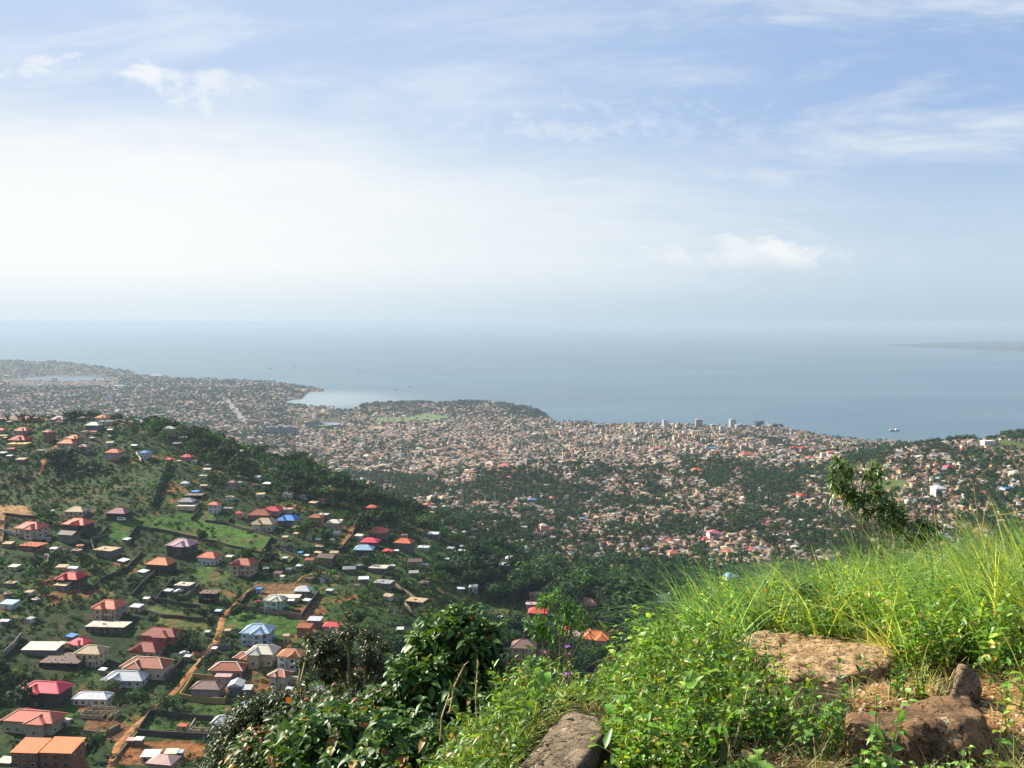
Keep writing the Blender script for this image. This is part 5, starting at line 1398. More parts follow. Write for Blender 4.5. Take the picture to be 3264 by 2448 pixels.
H(Z2, 1218, 970, 50, 'S', 'silver', 'brown', .9, -8, 'small silver roof left of the road junction')
H(Z2, 1390, 918, 38, 'S', 'white', 'brown', .9, -8, 'white roofed stall at the road junction')
H(Z2, 770, 1168, 60, 'S', 'ppink', 'brown', .7, -18, 'rusty pink tin roof under the wide silver white hip')
# --- upper part of the hillside seen past the centre
H(Z5, 242, 172, 138, 'X', 'coral', 'grey', 1.4, -10, 'coral roofed grey house at the end of the uphill track')
H(Z5, 188, 226, 126, 'H', 'pinkred', 'dark', 1, -8, 'hot pink roof directly behind the pale blue one')
H(Z5, 148, 290, 132, 'H', 'pblue', 'dark', 1.4, -3, 'pale blue roof directly in front of the hot pink one')
H(Z5, 408, 258, 138, 'H', 'coral', 'grey', 2, -14, 'orange red hip roofed grey block house, two storeys')
H(Z5, 304, 276, 74, 'X', 'hot', 'red', .8, -12, 'small scarlet roof left of the orange red hip')
H(Z5, 358, 272, 34, 'S', 'white', 'grey', .8, -10, 'tiny white shed between the scarlet and the orange red roofs')
H(Z5, 200, -4, 80, 'X', 'coral', 'tan', 1, -10, 'coral roofed house up by the treeline above the uphill track')
H(Z5, 375, 24, 36, 'G', 'ppink', 'white', 1, -3, 'small white house with a red gable at the treeline')
H(Z5, 245, 398, 132, 'F', 'cream', 'grey', 1, -10, 'patchy cream slab roof below the pale blue roof')
H(Z5, 120, 372, 44, 'S', 'silver', 'grey', .9, -10, 'small silver hut left of the patchy cream slab roof')
H(Z5, 330, 372, 40, 'S', 'white', 'grey', .8, -20, 'small white shed right of the patchy cream slab roof')
H(Z5, 276, 498, 134, 'F', 'grey', 'brown', 1, -14, 'grey brown slab roofed ruin beside the stony track')
H(Z5, 488, 618, 150, 'F', 'tan', 'dark', 1, -20, 'brown grey slab roof on dark walls at the end of the stony track')
H(Z5, 600, 178, 74, 'G', 'white', 'grey', 1.4, -6, 'white gabled house at the edge of the trees, upper centre')
H(Z5, 545, 368, 40, 'G', 'white', 'white', 1, -3, 'small bluish white hut on the green slope')
H(Z5, 788, 240, 36, 'S', 'white', 'grey', .8, -3, 'small white roof between dark trees, upper one')
H(Z5, 782, 270, 46, 'S', 'silver', 'grey', .8, -3, 'small silver roof between dark trees, lower one')
H(Z5, 904, 272, 42, 'G', 'white', 'grey', 1, -10, 'white gable among dark trees, centre')
H(Z5, 1096, 328, 68, 'P', 'white', 'grey', 1, -3, 'white pyramid roof among dark trees, right of centre')
H(Z5, 1055, 366, 72, 'S', 'white', 'white', .8, 8, 'long bright white roof among dark trees below the white pyramid')
H(Z5, 1265, 428, 62, 'P', 'silver', 'grey', 1, -3, 'silver white hut among the dark trees, farthest right')
H(Z5, 1090, 430, 36, 'S', 'pblue', 'grey', .8, -3, 'small bluish roof under the trees')
H(Z5, 856, 520, 62, 'S', 'white', 'white', 1.3, -3, 'white terraced hut with an orange roof part behind')
H(Z5, 776, 518, 56, 'S', 'silver', 'grey', .7, 12, 'grey blue sheet roof left of the white terraced hut')
H(Z5, 1101, 556, 42, 'S', 'white', 'grey', .8, 10, 'lone pale blue white shed above the green slope')
H(Z5, 380, 788, 56, 'S', 'white', 'grey', .8, 8, 'lone white shed just left of the broad leaved bush')
H(Z5, 1022, 710, 60, 'G', 'white', 'white', 1, -30, 'white roof peeping out right of the broad leaved bush')
H(Z5, 345, 670, 100, 'K', 'grey', 'tan', .6, -6, 'pale footing grid of a house on the wooded slope')
H(Z5, 1256, 590, 80, 'F', 'tan', 'tan', 2, -5, 'brown unfinished block rising behind the mid sapling')
H(Z5, 1232, 640, 76, 'F', 'ppink', 'pink', 1.6, -3, 'dull pink walled house behind the scarlet roof by the sapling')
H(Z5, 1276, 688, 138, 'H', 'hot', 'red', 1, -5, 'scarlet hip roof behind the sapling')
H(Z5, 1592, 628, 156, 'X', 'copper', 'cream', 1, -10, 'orange brown roof with white gables, right of the sapling', trim=(.75, .6, .5))
H(Z5, 1768, 562, 106, 'X', 'orange', 'white', 1, -6, 'orange red roofed white house in the trees right of the sapling')
H(Z5, 1184, 960, 182, 'H', 'mauve', 'tan', 2, -6, 'grey brown hip roofed house with stacked balconies below the sapling', dr=.8)
H(Z5, 1214, 838, 50, 'F', 'grey', 'grey', 4.2, 0, 'tall grey concrete water tank tower behind the balconied house', name='water_tower', cat='water tower')
H(Z5, 1320, 970, 150, 'X', 'dmauve', 'pink', 1, -25, 'dusty pink steep roof in front of the balconied house', hscale=.8)
H(Z5, 1452, 800, 96, 'H', 'hot', 'red', 1.2, -5, 'vermilion roof left of three hot roofs beyond the grass brow')
H(Z5, 1540, 850, 150, 'G', 'ppink', 'cream', 1.2, -5, 'pale salmon gable roof, middle of three hot roofs beyond the grass brow')
H(Z5, 1650, 868, 190, 'X', 'orange', 'cream', 1.2, -5, 'blazing orange roof, right of three hot roofs beyond the grass brow')
H(Z5, 2095, 650, 190, 'X', 'cream', 'cream', 2.3, -5, 'cream tiered house half hidden by the tall grass at the brow')
H(Z5, 1060, 952, 42, 'S', 'white', 'white', .7, 8, 'small white shed at the foot of the balconied house')

# ------------------------------------------------------------------ compound walls
def wall(zf, pts, label, h=2.0, t=.35, col=(.085, .07, .055), ymin=340, cat='wall', name='compound_wall', mat=None):  # default col has shade on the block painted in; sunlit walls get paler ones
    P_ = [at(*zf(*p), ymin) for p in pts]
    P_ = [p for p in P_ if p]
    if len(P_) < 2: return
    P_ = resample([Vector((p.x, p.y, 0)) for p in P_], 4.0)
    V = []; Fc = []
    for i, p in enumerate(P_):
        a = P_[max(i - 1, 0)]; b = P_[min(i + 1, len(P_) - 1)]
        d = (b - a).normalized(); n_ = Vector((-d.y, d.x, 0)) * t / 2
        z = gz(p.x, p.y)
        for q, zz in ((p - n_, z - 1.5), (p + n_, z - 1.5), (p + n_, z + h), (p - n_, z + h)):
            V.append((q.x - P_[0].x, q.y - P_[0].y, zz - gz(P_[0].x, P_[0].y)))
    for i in range(len(P_) - 1):
        a, c = i * 4, i * 4 + 4
        Fc += [(a, c, c + 3, a + 3), (a + 3, c + 3, c + 2, a + 2), (a + 2, c + 2, c + 1, a + 1)]
    Fc += [(0, 3, 2, 1), (len(V) - 4, len(V) - 3, len(V) - 2, len(V) - 1)]
    b = MB(); b.v = V; b.f = [list(f) for f in Fc]
    o = b.build(name, mat or M['block'], None, col)
    o.location = (P_[0].x, P_[0].y, gz(P_[0].x, P_[0].y))
    return tag(o, label, cat, None, 'thing')
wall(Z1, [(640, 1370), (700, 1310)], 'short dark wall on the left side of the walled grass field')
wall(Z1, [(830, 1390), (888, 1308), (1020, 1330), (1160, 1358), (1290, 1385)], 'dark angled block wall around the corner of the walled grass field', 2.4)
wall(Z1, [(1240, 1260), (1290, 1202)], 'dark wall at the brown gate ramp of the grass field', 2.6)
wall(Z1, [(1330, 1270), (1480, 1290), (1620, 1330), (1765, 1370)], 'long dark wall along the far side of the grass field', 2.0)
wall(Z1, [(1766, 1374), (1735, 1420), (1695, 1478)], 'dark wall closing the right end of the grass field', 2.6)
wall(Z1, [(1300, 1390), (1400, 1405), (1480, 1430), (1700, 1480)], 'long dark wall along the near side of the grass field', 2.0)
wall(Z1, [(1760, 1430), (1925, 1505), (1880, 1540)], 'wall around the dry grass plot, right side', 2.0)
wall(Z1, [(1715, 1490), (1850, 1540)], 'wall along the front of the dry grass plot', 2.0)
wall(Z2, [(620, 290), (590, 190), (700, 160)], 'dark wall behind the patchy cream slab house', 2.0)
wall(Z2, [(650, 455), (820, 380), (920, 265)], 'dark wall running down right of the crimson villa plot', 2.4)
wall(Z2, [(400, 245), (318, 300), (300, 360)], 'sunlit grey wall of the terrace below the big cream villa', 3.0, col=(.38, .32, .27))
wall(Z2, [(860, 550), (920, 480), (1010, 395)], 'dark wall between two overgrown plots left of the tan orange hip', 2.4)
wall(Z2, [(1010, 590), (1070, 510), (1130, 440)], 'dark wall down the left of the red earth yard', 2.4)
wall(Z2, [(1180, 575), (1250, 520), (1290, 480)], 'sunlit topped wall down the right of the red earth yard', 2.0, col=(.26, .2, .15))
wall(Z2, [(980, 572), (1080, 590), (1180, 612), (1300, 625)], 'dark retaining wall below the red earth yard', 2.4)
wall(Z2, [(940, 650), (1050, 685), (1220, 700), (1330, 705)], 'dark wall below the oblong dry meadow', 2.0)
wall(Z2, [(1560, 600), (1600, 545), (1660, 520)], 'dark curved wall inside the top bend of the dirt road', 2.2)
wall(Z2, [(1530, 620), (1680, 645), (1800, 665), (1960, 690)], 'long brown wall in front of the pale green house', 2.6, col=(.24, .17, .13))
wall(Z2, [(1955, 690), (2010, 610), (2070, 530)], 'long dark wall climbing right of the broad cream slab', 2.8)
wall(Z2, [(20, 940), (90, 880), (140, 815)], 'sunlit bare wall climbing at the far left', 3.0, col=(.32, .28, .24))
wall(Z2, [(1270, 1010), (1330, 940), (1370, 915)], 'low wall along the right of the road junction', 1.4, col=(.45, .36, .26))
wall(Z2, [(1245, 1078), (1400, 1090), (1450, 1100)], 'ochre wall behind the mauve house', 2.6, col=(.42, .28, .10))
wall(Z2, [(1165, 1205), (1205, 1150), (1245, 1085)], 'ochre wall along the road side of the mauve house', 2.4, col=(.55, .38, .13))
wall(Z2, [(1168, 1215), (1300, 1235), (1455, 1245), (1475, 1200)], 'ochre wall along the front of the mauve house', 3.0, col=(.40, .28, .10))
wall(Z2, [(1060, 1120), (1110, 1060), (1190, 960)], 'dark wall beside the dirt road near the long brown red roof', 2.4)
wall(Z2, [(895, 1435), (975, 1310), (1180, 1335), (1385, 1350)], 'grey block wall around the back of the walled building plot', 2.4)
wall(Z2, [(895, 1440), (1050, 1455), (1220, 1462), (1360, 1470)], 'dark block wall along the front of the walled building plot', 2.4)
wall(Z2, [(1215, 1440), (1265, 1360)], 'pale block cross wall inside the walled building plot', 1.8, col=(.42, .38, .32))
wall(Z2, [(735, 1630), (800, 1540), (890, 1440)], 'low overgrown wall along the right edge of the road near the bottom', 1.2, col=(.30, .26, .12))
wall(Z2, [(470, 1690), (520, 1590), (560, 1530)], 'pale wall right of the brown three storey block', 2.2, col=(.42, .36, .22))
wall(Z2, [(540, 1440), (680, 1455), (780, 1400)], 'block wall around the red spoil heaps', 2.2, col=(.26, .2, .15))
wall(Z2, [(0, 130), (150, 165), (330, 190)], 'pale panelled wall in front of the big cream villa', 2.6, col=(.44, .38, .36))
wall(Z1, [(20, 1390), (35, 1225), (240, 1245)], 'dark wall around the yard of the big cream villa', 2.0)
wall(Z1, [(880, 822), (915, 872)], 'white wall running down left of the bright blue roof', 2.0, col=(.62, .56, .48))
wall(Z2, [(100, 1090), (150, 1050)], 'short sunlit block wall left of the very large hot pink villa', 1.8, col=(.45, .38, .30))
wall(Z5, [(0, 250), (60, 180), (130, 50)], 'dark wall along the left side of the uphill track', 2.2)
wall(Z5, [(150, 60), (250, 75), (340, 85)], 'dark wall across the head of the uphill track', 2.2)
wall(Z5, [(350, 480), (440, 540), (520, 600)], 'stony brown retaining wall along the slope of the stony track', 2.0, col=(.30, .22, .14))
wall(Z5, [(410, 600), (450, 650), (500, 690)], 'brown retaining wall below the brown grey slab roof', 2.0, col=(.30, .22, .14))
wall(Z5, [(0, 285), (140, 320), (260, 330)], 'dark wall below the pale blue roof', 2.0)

# the many little tin huts scattered over the hillside
def scatter_huts(n, poly, ymin, sizes, where):
    xs0 = [p[0] for p in poly]; ys0 = [p[1] for p in poly]; k = 0; tries = 0
    while k < n and tries < n * 30:
        tries += 1
        u = random.uniform(min(xs0), max(xs0)); v = random.uniform(min(ys0), max(ys0))
        if not inpoly(np.array([u]), np.array([v]), poly)[0]: continue
        p = at(u, v, ymin)
        if p is None: continue
        if any((p.x - a) ** 2 + ((p.y - b) * .8) ** 2 < (c + 5) ** 2 for a, b, c, _ in HOUSEPOS): continue
        if min(float(polydist(np.array([u]), np.array([v]), r_, False)[0]) for r_ in (ROAD_MAIN, ROAD_HILL, ROAD_UP)) < 5: continue
        mk = [(a, b, l) for a, b, _, l in NAMED]
        rel, m = near_label(p.x, p.y, mk)
        c = random.choice(('white', 'silver', 'tan', 'tan', 'brown', 'brown', 'grey', 'grey', 'cream', 'brick'))
        w = random.choice(sizes)
        house(lambda a, b: (u, v), 0, 0, w * F / p.y / .15431, random.choice('SSSGF'), c, random.choice(('grey', 'tan', 'white', 'brown')), .85, random.uniform(-30, 8),
              f"{'little' if w < 6 else 'plain'} {c} roofed {'hut' if w < 6 else 'shack'} {rel} the {short_mark(m)}", ymin, group='tin huts scattered over the near hillside')
        k += 1
NAMED = list(HOUSEPOS)
scatter_huts(26, P2([(1100, 850), (1400, 800), (1750, 850), (2100, 1020), (2212, 1100), (2212, 1180), (1100, 1100)], Z1), 340, (4.5, 5.5, 7, 8.5), 0)
scatter_huts(14, P2([(0, 620), (700, 640), (850, 860), (0, 890)], Z1), 340, (5, 7, 9), 0)
scatter_huts(16, P2([(1750, 150), (2212, 60), (2212, 480), (1800, 470)], Z2), 340, (3.5, 4.5, 6), 0)
scatter_huts(22, P2([(0, 80), (600, 180), (900, 260), (1200, 330), (1500, 440), (2000, 470), (1900, 560), (900, 520), (520, 620), (0, 560)], Z5), 340, (4, 5, 7, 9, 10), 0)
scatter_huts(14, P2([(20, 200), (600, 220), (560, 620), (0, 820)], Z2), 340, (4, 5, 7), 0)
# ------------------------------------------------------------------ trees and scrub of the near hillside
rs = np.random.RandomState(8)
CROWNS = []; TRUNKS = []
for i in range(6):
    L = lobes_tree(rs, 1, [1.0, 1.15, .9, 1.3, .8, 1.05][i], 8)
    q, sh = clump_cloud(rs, L, 620, .062)
    V = q.reshape(-1, 3); Q = np.arange(len(V)).reshape(-1, 4)
    CROWNS.append(mesh_np('crown', V, quads=Q, cq=np.repeat(sh[:, None], 3, 1), mat=M['crown']))
    b = MB(); b.bar((0, 0, -.12), (.01, 0, .34), .030, .022)
    for l in L[1:6]: b.bar((.01, 0, .30), (l[0] * .8, l[1] * .8, l[2] * .9), .016, .006, 5)
    b.bar((.01, 0, .32), (0, 0, .7), .02, .008, 5)
    TRUNKS.append(b.mesh('trunk', M['bark']))
def tree(x, y, H_, tint, label, group=None, k=None, wide=1.0, name='tree', z=None):
    k = random.randrange(6) if k is None else k
    e = empty(name, (x, y, (gz(x, y) if z is None else z) - .2), random.uniform(0, 6.28)); e.scale = (H_ * wide, H_ * wide, H_)
    tag(e, label, 'tree', group)
    link('trunk', TRUNKS[k], None, e); link('crown', CROWNS[k], None, e, tint)
    return e
def tree_at(zf, x, yb, hpx, tint, label, wide=1.0, ymin=340, k=None, group=None):
    p = at(*zf(x, yb), ymin); return tree(p.x, p.y, hpx * .15431 / F * p.y, tint, label, group, k, wide)
DG = (.014, .040, .009); MG = (.034, .085, .016); LG = (.06, .12, .025)
tree_at(Z2, 722, 1190, 110, MG, 'bright green round tree in front of the wide silver white hip')
tree_at(Z2, 890, 1262, 130, MG, 'round green tree below the wide silver white hip, bigger left one of a pair', 1.25)
tree_at(Z2, 1085, 1300, 130, (.035, .085, .02), 'round green tree below the wide silver white hip, right one of a pair', 1.3)
tree_at(Z2, 1190, 1262, 60, DG, 'small dark tree between the pair of round trees and the ochre wall')
tree_at(Z2, 1245, 900, 110, (.10, .14, .05), 'pale palm like tree left of the dirt road below the dark red villas', .8)
tree_at(Z2, 1305, 690, 80, DG, 'dark round tree beside the dry meadow at the dirt road', 1.1)
tree_at(Z2, 1520, 690, 70, DG, 'dark tree right of the dirt road below the bend', 1.0)
tree_at(Z2, 1560, 665, 80, DG, 'dark tree outside the long brown wall of the pale green house', 1.0)
tree_at(Z2, 1990, 100 + 60, 120, MG, 'green tree left of the white pillared frame', 1.1)
tree_at(Z2, 2110, 215, 120, MG, 'green tree below the white pillared frame', 1.1)
tree_at(Z2, 1990, 420, 90, DG, 'green tree beside the red track right of the two huts', 1.1)
tree_at(Z1, 390, 900, 130, DG, 'broad dark tree mass above the scrub field', 2.0)
tree_at(Z1, 250, 1215, 60, DG, 'low round tree on the bare earth', 1.8)
tree_at(Z2, 1310, 200, 90, DG, 'dark tree beside the pale pink ribbed roof', 1.0)
tree_at(Z3, 614, 1178, 78, (.02, .04, .02), 'big dark tree standing in the valley yard', 1.1, 780)
tree_at(Z3, 137, 540, 36, DG, 'lone dark tree on the point of the headland', 1.3, 2400)
tree_at(Z4, 498, 662, 52, DG, 'tall spreading tree on the waterfront skyline left of the minaret', 1.0, 2400)
tree_at(Z4, 600, 665, 36, DG, 'low spreading tree on the waterfront skyline right of the minaret', 1.5, 2400)
tree_at(Z4, 638, 660, 32, DG, 'round tree on the skyline, last one on the waterfront', 1.1, 2400)
tree_at(Z3, 1268, 575, 46, DG, 'dark tree rising at the tip of the headland', 1.1, 2400)
tree_at(Z3, 1120, 560, 46, DG, 'tall dark tree on the headland left of the tip', 1.0, 2400)
tree_at(Z2, 990, 735, 70, DG, 'dark tree at the end of the long cream slab', 1.3)
tree_at(Z2, 10, 1050, 90, (.04, .10, .02), 'green tree cut by the left edge above the hot pink villa', 1.0)
tree_at(Z2, 130, 1290, 160, DG, 'dark broad tree under the hot pink villa at the left', 1.3)

# hedge
hp = [at(*Z1(x, y), 340) for x, y in ((1092, 905), (1070, 960), (1045, 1030), (1020, 1095), (985, 1170))]
hp = resample([Vector((p.x, p.y, 0)) for p in hp], 2.2)
lob = [(p.x - hp[0].x, p.y - hp[0].y, gz(p.x, p.y) - gz(hp[0].x, hp[0].y) + 2.2, 2.9) for p in hp]
q, sh = clump_cloud(rs, lob, 3400, .75)
V = q.reshape(-1, 3)
ho = link('hedge', mesh_np('hedge', V, quads=np.arange(len(V)).reshape(-1, 4), cq=np.repeat(sh[:, None], 3, 1), mat=M['crown']), None, None, (.028, .06, .018))
ho.location = (hp[0].x, hp[0].y, gz(hp[0].x, hp[0].y)); tag(ho, 'long dark hedge running down beside the green scrub field', 'hedge')

hpx_ = np.array([h_[0] for h_ in HOUSEPOS]); hpy_ = np.array([h_[1] for h_ in HOUSEPOS]); hpr_ = np.array([h_[2] for h_ in HOUSEPOS])
ridge_u = np.array([0, 80, 177, 216, 278, 316, 341, 403, 449, 496, 527, 557, 588, 650, 720])
ridge_v = np.array([420, 421, 433, 443, 453, 468, 480, 509, 533, 544, 556, 567, 577, 584, 590])
def clear(x, y, m):
    d = np.full(len(x), 1e9)
    for i in range(len(hpx_)):
        # keep the view line just in front of each house open as well
        dd = np.hypot(x - hpx_[i], (y - hpy_[i] + 2) * .8) - hpr_[i] - m
        d = np.minimum(d, dd)
        if m > 2:
            front = (np.abs(x - hpx_[i] * y / hpy_[i]) < hpr_[i] * .9 + 2) & (y < hpy_[i]) & (y > hpy_[i] - (46 if hpx_[i] > -20 else 24))
            d = np.where(front & (hpr_[i] > 3.4), -1, d)
    return d > 0
ROADS = [ROAD_MAIN, ROAD_BRANCH, ROAD_HILL, ROAD_UP, ROAD_LEFT]
def offroad(u, v, px=3.5):
    ok = np.ones(len(u), bool)
    for r_ in ROADS: ok &= polydist(u, v * 1.0, r_, False) > px
    return ok
FIELDS = [GRASS1, GRASS2, GRASS3, GRASS4, DRY1, SOIL1, SOIL2, SOIL3]
gx, gy = np.meshgrid(np.arange(-640, 240, 8.8), np.arange(345, 1060, 8.2))
x = gx.ravel() + RNG.uniform(-3.2, 3.2, gx.size); y = gy.ravel() + RNG.uniform(-3, 3, gx.size)
m_ = (np.abs(x / y) < .64); x, y = x[m_], y[m_]
z = bil(Zg, x, y); u, v = proj(x, y, z); hid = bil(HID, x, y)
m_ = (hid < 6) & (u > -30) & (u < 740); x, y, z, u, v = x[m_], y[m_], z[m_], u[m_], v[m_]
rv = np.interp(u, ridge_u, ridge_v)
belt = (u > 150) & (v - rv < np.interp(u, [150, 220, 330, 420, 500, 600, 700], [8, 32, 50, 34, 52, 46, 60]))
centre = (u > 330) & (v > 560)
pr = np.full(len(x), .085); pr[belt] = .66; pr[centre] = .34
pr[centre & belt] = .62
dark_left = (u < 130) & (v > 560) ; pr[dark_left] = .16
nz = fbm(x, y, 45, 3, 61); pr = np.clip(pr * (0.4 + 1.5 * sstep(nz, .40, .62)), 0, 1)
scrub = inpoly(u, v, SCRUB1); pr[scrub] = .10
for f_ in FIELDS: pr[inpoly(u, v, f_)] *= .03
g7 = inpoly(u, v, GRASS7); pr[g7] *= .35
ok = (RNG.rand(len(x)) < pr) & clear(x, y, 2.5) & offroad(u, v)
tx, ty, tu, tv = x[ok], y[ok], u[ok], v[ok]
Ht = RNG.uniform(6, 13.5, len(tx)) * np.where(belt[ok], 1.2, .85) * np.where((tu > 430) & (tv - np.interp(tu, ridge_u, ridge_v) < 13), .65, np.where(tu > 430, 1.3, 1.0)) * RNG.uniform(.75, 1.2, len(tx))
order = np.argsort(-Ht / ty * np.where((tv < 700), 1, .5) + RNG.rand(len(tx)) * .002)
pick = order[:270]; rest = order[270:]
MARKS = [(a, b, l) for a, b, _, l in HOUSEPOS]
print('spur trees', len(tx)); mk_xy = {l: (a, b) for a, b, l in MARKS}
for i in pick:
    rel, mk = near_label(tx[i], ty[i], MARKS)
    dark = random.random() < .6
    t_ = random.uniform(.75, 1.3); base_ = DG if dark else random.choice((MG, DG, (.05, .095, .03)))
    dd_ = math.hypot(tx[i] - mk_xy[mk][0], ty[i] - mk_xy[mk][1])
    lab = f"{'dark' if dark else 'green'} {'tall' if Ht[i] > 9 else ('middling' if Ht[i] > 6.5 else 'low')} tree {'close ' if dd_ < 18 else ('' if dd_ < 36 else 'well ')}{rel} the {short_mark(mk)}"
    tree(tx[i], ty[i], Ht[i], tuple(c * t_ for c in base_), lab, 'leafy trees on the near hillside', wide=random.uniform(.85, 1.25))
if len(rest):
    o = far_foliage('treetops', tx[rest], ty[rest], bil(Zg, tx[rest], ty[rest]) - .4, Ht[rest] * .95, TV_MID, tints(len(rest), (.022, .066, .011)) * RNG.uniform(.45, 1.8, (len(rest), 1)), M['farleaf'])
    tag(o, 'dense band of smaller trees along the shoulder of the near hill', 'trees', None, 'stuff')
# bushes
gx, gy = np.meshgrid(np.arange(-640, 260, 3.7), np.arange(350, 1040, 4.6))
x = gx.ravel() + RNG.uniform(-1.8, 1.8, gx.size); y = gy.ravel() + RNG.uniform(-2, 2, gx.size)
m_ = (np.abs(x / y) < .62); x, y = x[m_], y[m_]
z = bil(Zg, x, y); u, v = proj(x, y, z); hid = bil(HID, x, y)
nz = fbm(x, y, 26, 3, 62)
pr = .35 + .6 * sstep(nz, .30, .52)
pr[inpoly(u, v, SCRUB1)] = .85
for f_ in FIELDS: pr[inpoly(u, v, f_)] *= .16
for f_ in (SOIL1, SOIL2, SOIL3, SOIL4): pr[inpoly(u, v, f_)] = .04
ok = (RNG.rand(len(x)) < pr) & (hid < 4) & (u > -20) & (u < 740) & clear(x, y, .6) & offroad(u, v, 2.5)
x, y, z = x[ok], y[ok], z[ok]; n = len(x); print('bushes', n)
t_ = tints(n, (.036, .092, .015)); b_ = fbm(x, y, 60, 3, 63)[:, None]
t_ = t_ * (.28 + .62 * b_)
o = far_foliage('shrubbery', x, y, z - .2, RNG.uniform(1.0, 3.4, n) * (.6 + .8 * fbm(x, y, 40, 2, 64)), BV, t_, M['farleaf'])
tag(o, 'low green scrub and weeds covering the plots of the near hillside', 'scrub', None, 'stuff')

# parked vehicles of the hillside
def car(zf, x, yb, L, col, yaw, label, van=False):
    p = at(*zf(x, yb), 340); p = Vector((p.x, p.y, gz(p.x, p.y) + .25))
    e = empty('parked_van' if van else 'parked_car', p, yaw); tag(e, label, 'van' if van else 'car')
    s = L / 4.3; hb = (.8 if not van else 1.2)
    prof = [(-2.15, .35), (-2.15, .85), (-1.9, .95), (-1.1, 1.0), (-.6, 1.45), (.9, 1.45), (1.6, .98), (2.15, .9), (2.15, .35)] if not van else [(-2.4, .4), (-2.4, 2.0), (1.5, 2.0), (2.1, 1.2), (2.4, 1.0), (2.4, .4)]
    b = MB(); k = len(prof)
    for sy in (-.85, .85):
        b.v += [(a * s, sy * s * (1 if c < 1.1 else .9), c * s) for a, c in prof]
    b.f = [list(range(k))[::-1], list(range(k, 2 * k))] + [[i, (i + 1) % k, k + (i + 1) % k, k + i] for i in range(k)]
    for f in b.f: pass
    b.build('body', M['paint'], e, col)
    for sx in (-1.35, 1.35):
        for sy in (-.85, .85):
            b = MB(); b.bar((sx * s, (sy - .1) * s, .33 * s), (sx * s, (sy + .1) * s, .33 * s), .33 * s, n=12); b.build('wheel', M['paint'], e, (.02, .02, .02))
    b = MB()
    if van: b.box(-1.9 * s, -.88 * s, 1.3 * s, 1.3 * s, .88 * s, 1.75 * s)
    else: b.box(-.75 * s, -.84 * s, 1.05 * s, .95 * s, .84 * s, 1.36 * s)
    b.build('window', M['glass'], e)
car(Z2, 1158, 522, 5.2, (.75, .76, .76), .5, 'white car in the walled red earth yard')
car(Z2, 1195, 925, 4.8, (.72, .74, .76), .2, 'white car parked left of the road junction')
car(Z2, 1675, 608, 4.5, (.02, .02, .025), .3, 'black car in the yard left of the pale green house')
car(Z2, 1672, 592, 4.2, (.55, .03, .03), .1, 'red car behind the black one in the yard')
car(Z1, 788, 1262, 5.4, (.75, .75, .74), .1, 'white van in the yard of the dusky maroon roof', True)
car(Z2, 120, 118, 4.8, (.7, .68, .62), .2, 'cream car on the paved yard of the big cream villa')
# ------------------------------------------------------------------ close plants: leaves and blades
def unit(a): return a / np.maximum(np.linalg.norm(a, axis=-1, keepdims=True), 1e-9)
def leaves(base, d, L, W_, droop, fold=.22, wid=(.75, 1.0), rs=RNG):
    """n leaves as folded blades with a midrib: 8 verts, 6 faces each"""
    n = len(base); d = unit(d)
    up = np.array([0, 0, 1.0]) + rs.normal(0, .35, (n, 3))
    side = unit(np.cross(d, up)); nrm = unit(np.cross(side, d))
    L = L[:, None]; W_ = W_[:, None]; dr = droop[:, None]
    def mid(t): return base + d * L * t - np.array([0, 0, 1.0]) * L * dr * t * t
    m0, m1, m2, m3 = mid(0), mid(.3), mid(.66), mid(1.0)
    l1 = m1 + side * W_ * .5 * wid[1] + nrm * W_ * fold; r1 = m1 - side * W_ * .5 * wid[1] + nrm * W_ * fold
    l2 = m2 + side * W_ * .5 * wid[0] + nrm * W_ * fold * .7; r2 = m2 - side * W_ * .5 * wid[0] + nrm * W_ * fold * .7
    V = np.stack([m0, m1, m2, m3, l1, r1, l2, r2], 1)
    return V
LQ = np.array([(1, 4, 6, 2), (1, 2, 7, 5)]); LT = np.array([(0, 4, 1), (0, 1, 5), (2, 6, 3), (2, 3, 7)])
def leaf_mesh(name, Vs, cols, mat, smooth=False):
    V = np.concatenate(Vs); C = np.concatenate(cols); n = len(V)
    b = (np.arange(n) * 8)[:, None, None]
    Q = (b + LQ[None]).reshape(-1, 4); T = (b + LT[None]).reshape(-1, 3)
    return mesh_np(name, V.reshape(-1, 3), Q, T, np.repeat(C, 2, 0), np.repeat(C, 4, 0), mat, smooth)
def blades(x, y, z, H_, W_, lean, az, curl, col, seg=4, rs=RNG):
    """arching grass blades, seg quads each"""
    n = len(x)
    dx, dy = np.cos(az), np.sin(az)
    sx_, sy_ = -np.sin(az + rs.normal(0, .5, n)), np.cos(az + rs.normal(0, .5, n))
    pts = []
    for i in range(seg + 1):
        t = i / seg
        ang = lean + curl * t
        # integrate approximately
        hx = H_ * (t * np.sin(lean) + curl * t * t * .5 * np.cos(lean))
        hz = H_ * (t * np.cos(lean) - curl * t * t * .5 * np.sin(lean) - .22 * np.clip(curl, 0, 2) ** 1.5 * t ** 3)
        w = W_ * (1 - t ** 1.7) * .5 + .0004
        c = np.stack([x + dx * hx, y + dy * hx, z + hz], 1)
        s = np.stack([sx_ * w, sy_ * w, 0 * w], 1)
        pts += [c - s, c + s]
    V = np.stack(pts, 1)
    k = (seg + 1) * 2
    fi = np.array([(2 * i, 2 * i + 1, 2 * i + 3, 2 * i + 2) for i in range(seg)])
    Q = ((np.arange(n) * k)[:, None, None] + fi[None]).reshape(-1, 4)
    return V.reshape(-1, 3), Q, np.repeat(col, seg, 0)
def merge_q(parts):
    o = 0; VV, QQ, CC = [], [], []
    for V, Q, C in parts:
        VV.append(V); QQ.append(Q + o); CC.append(C); o += len(V)
    return np.concatenate(VV), np.concatenate(QQ), np.concatenate(CC)
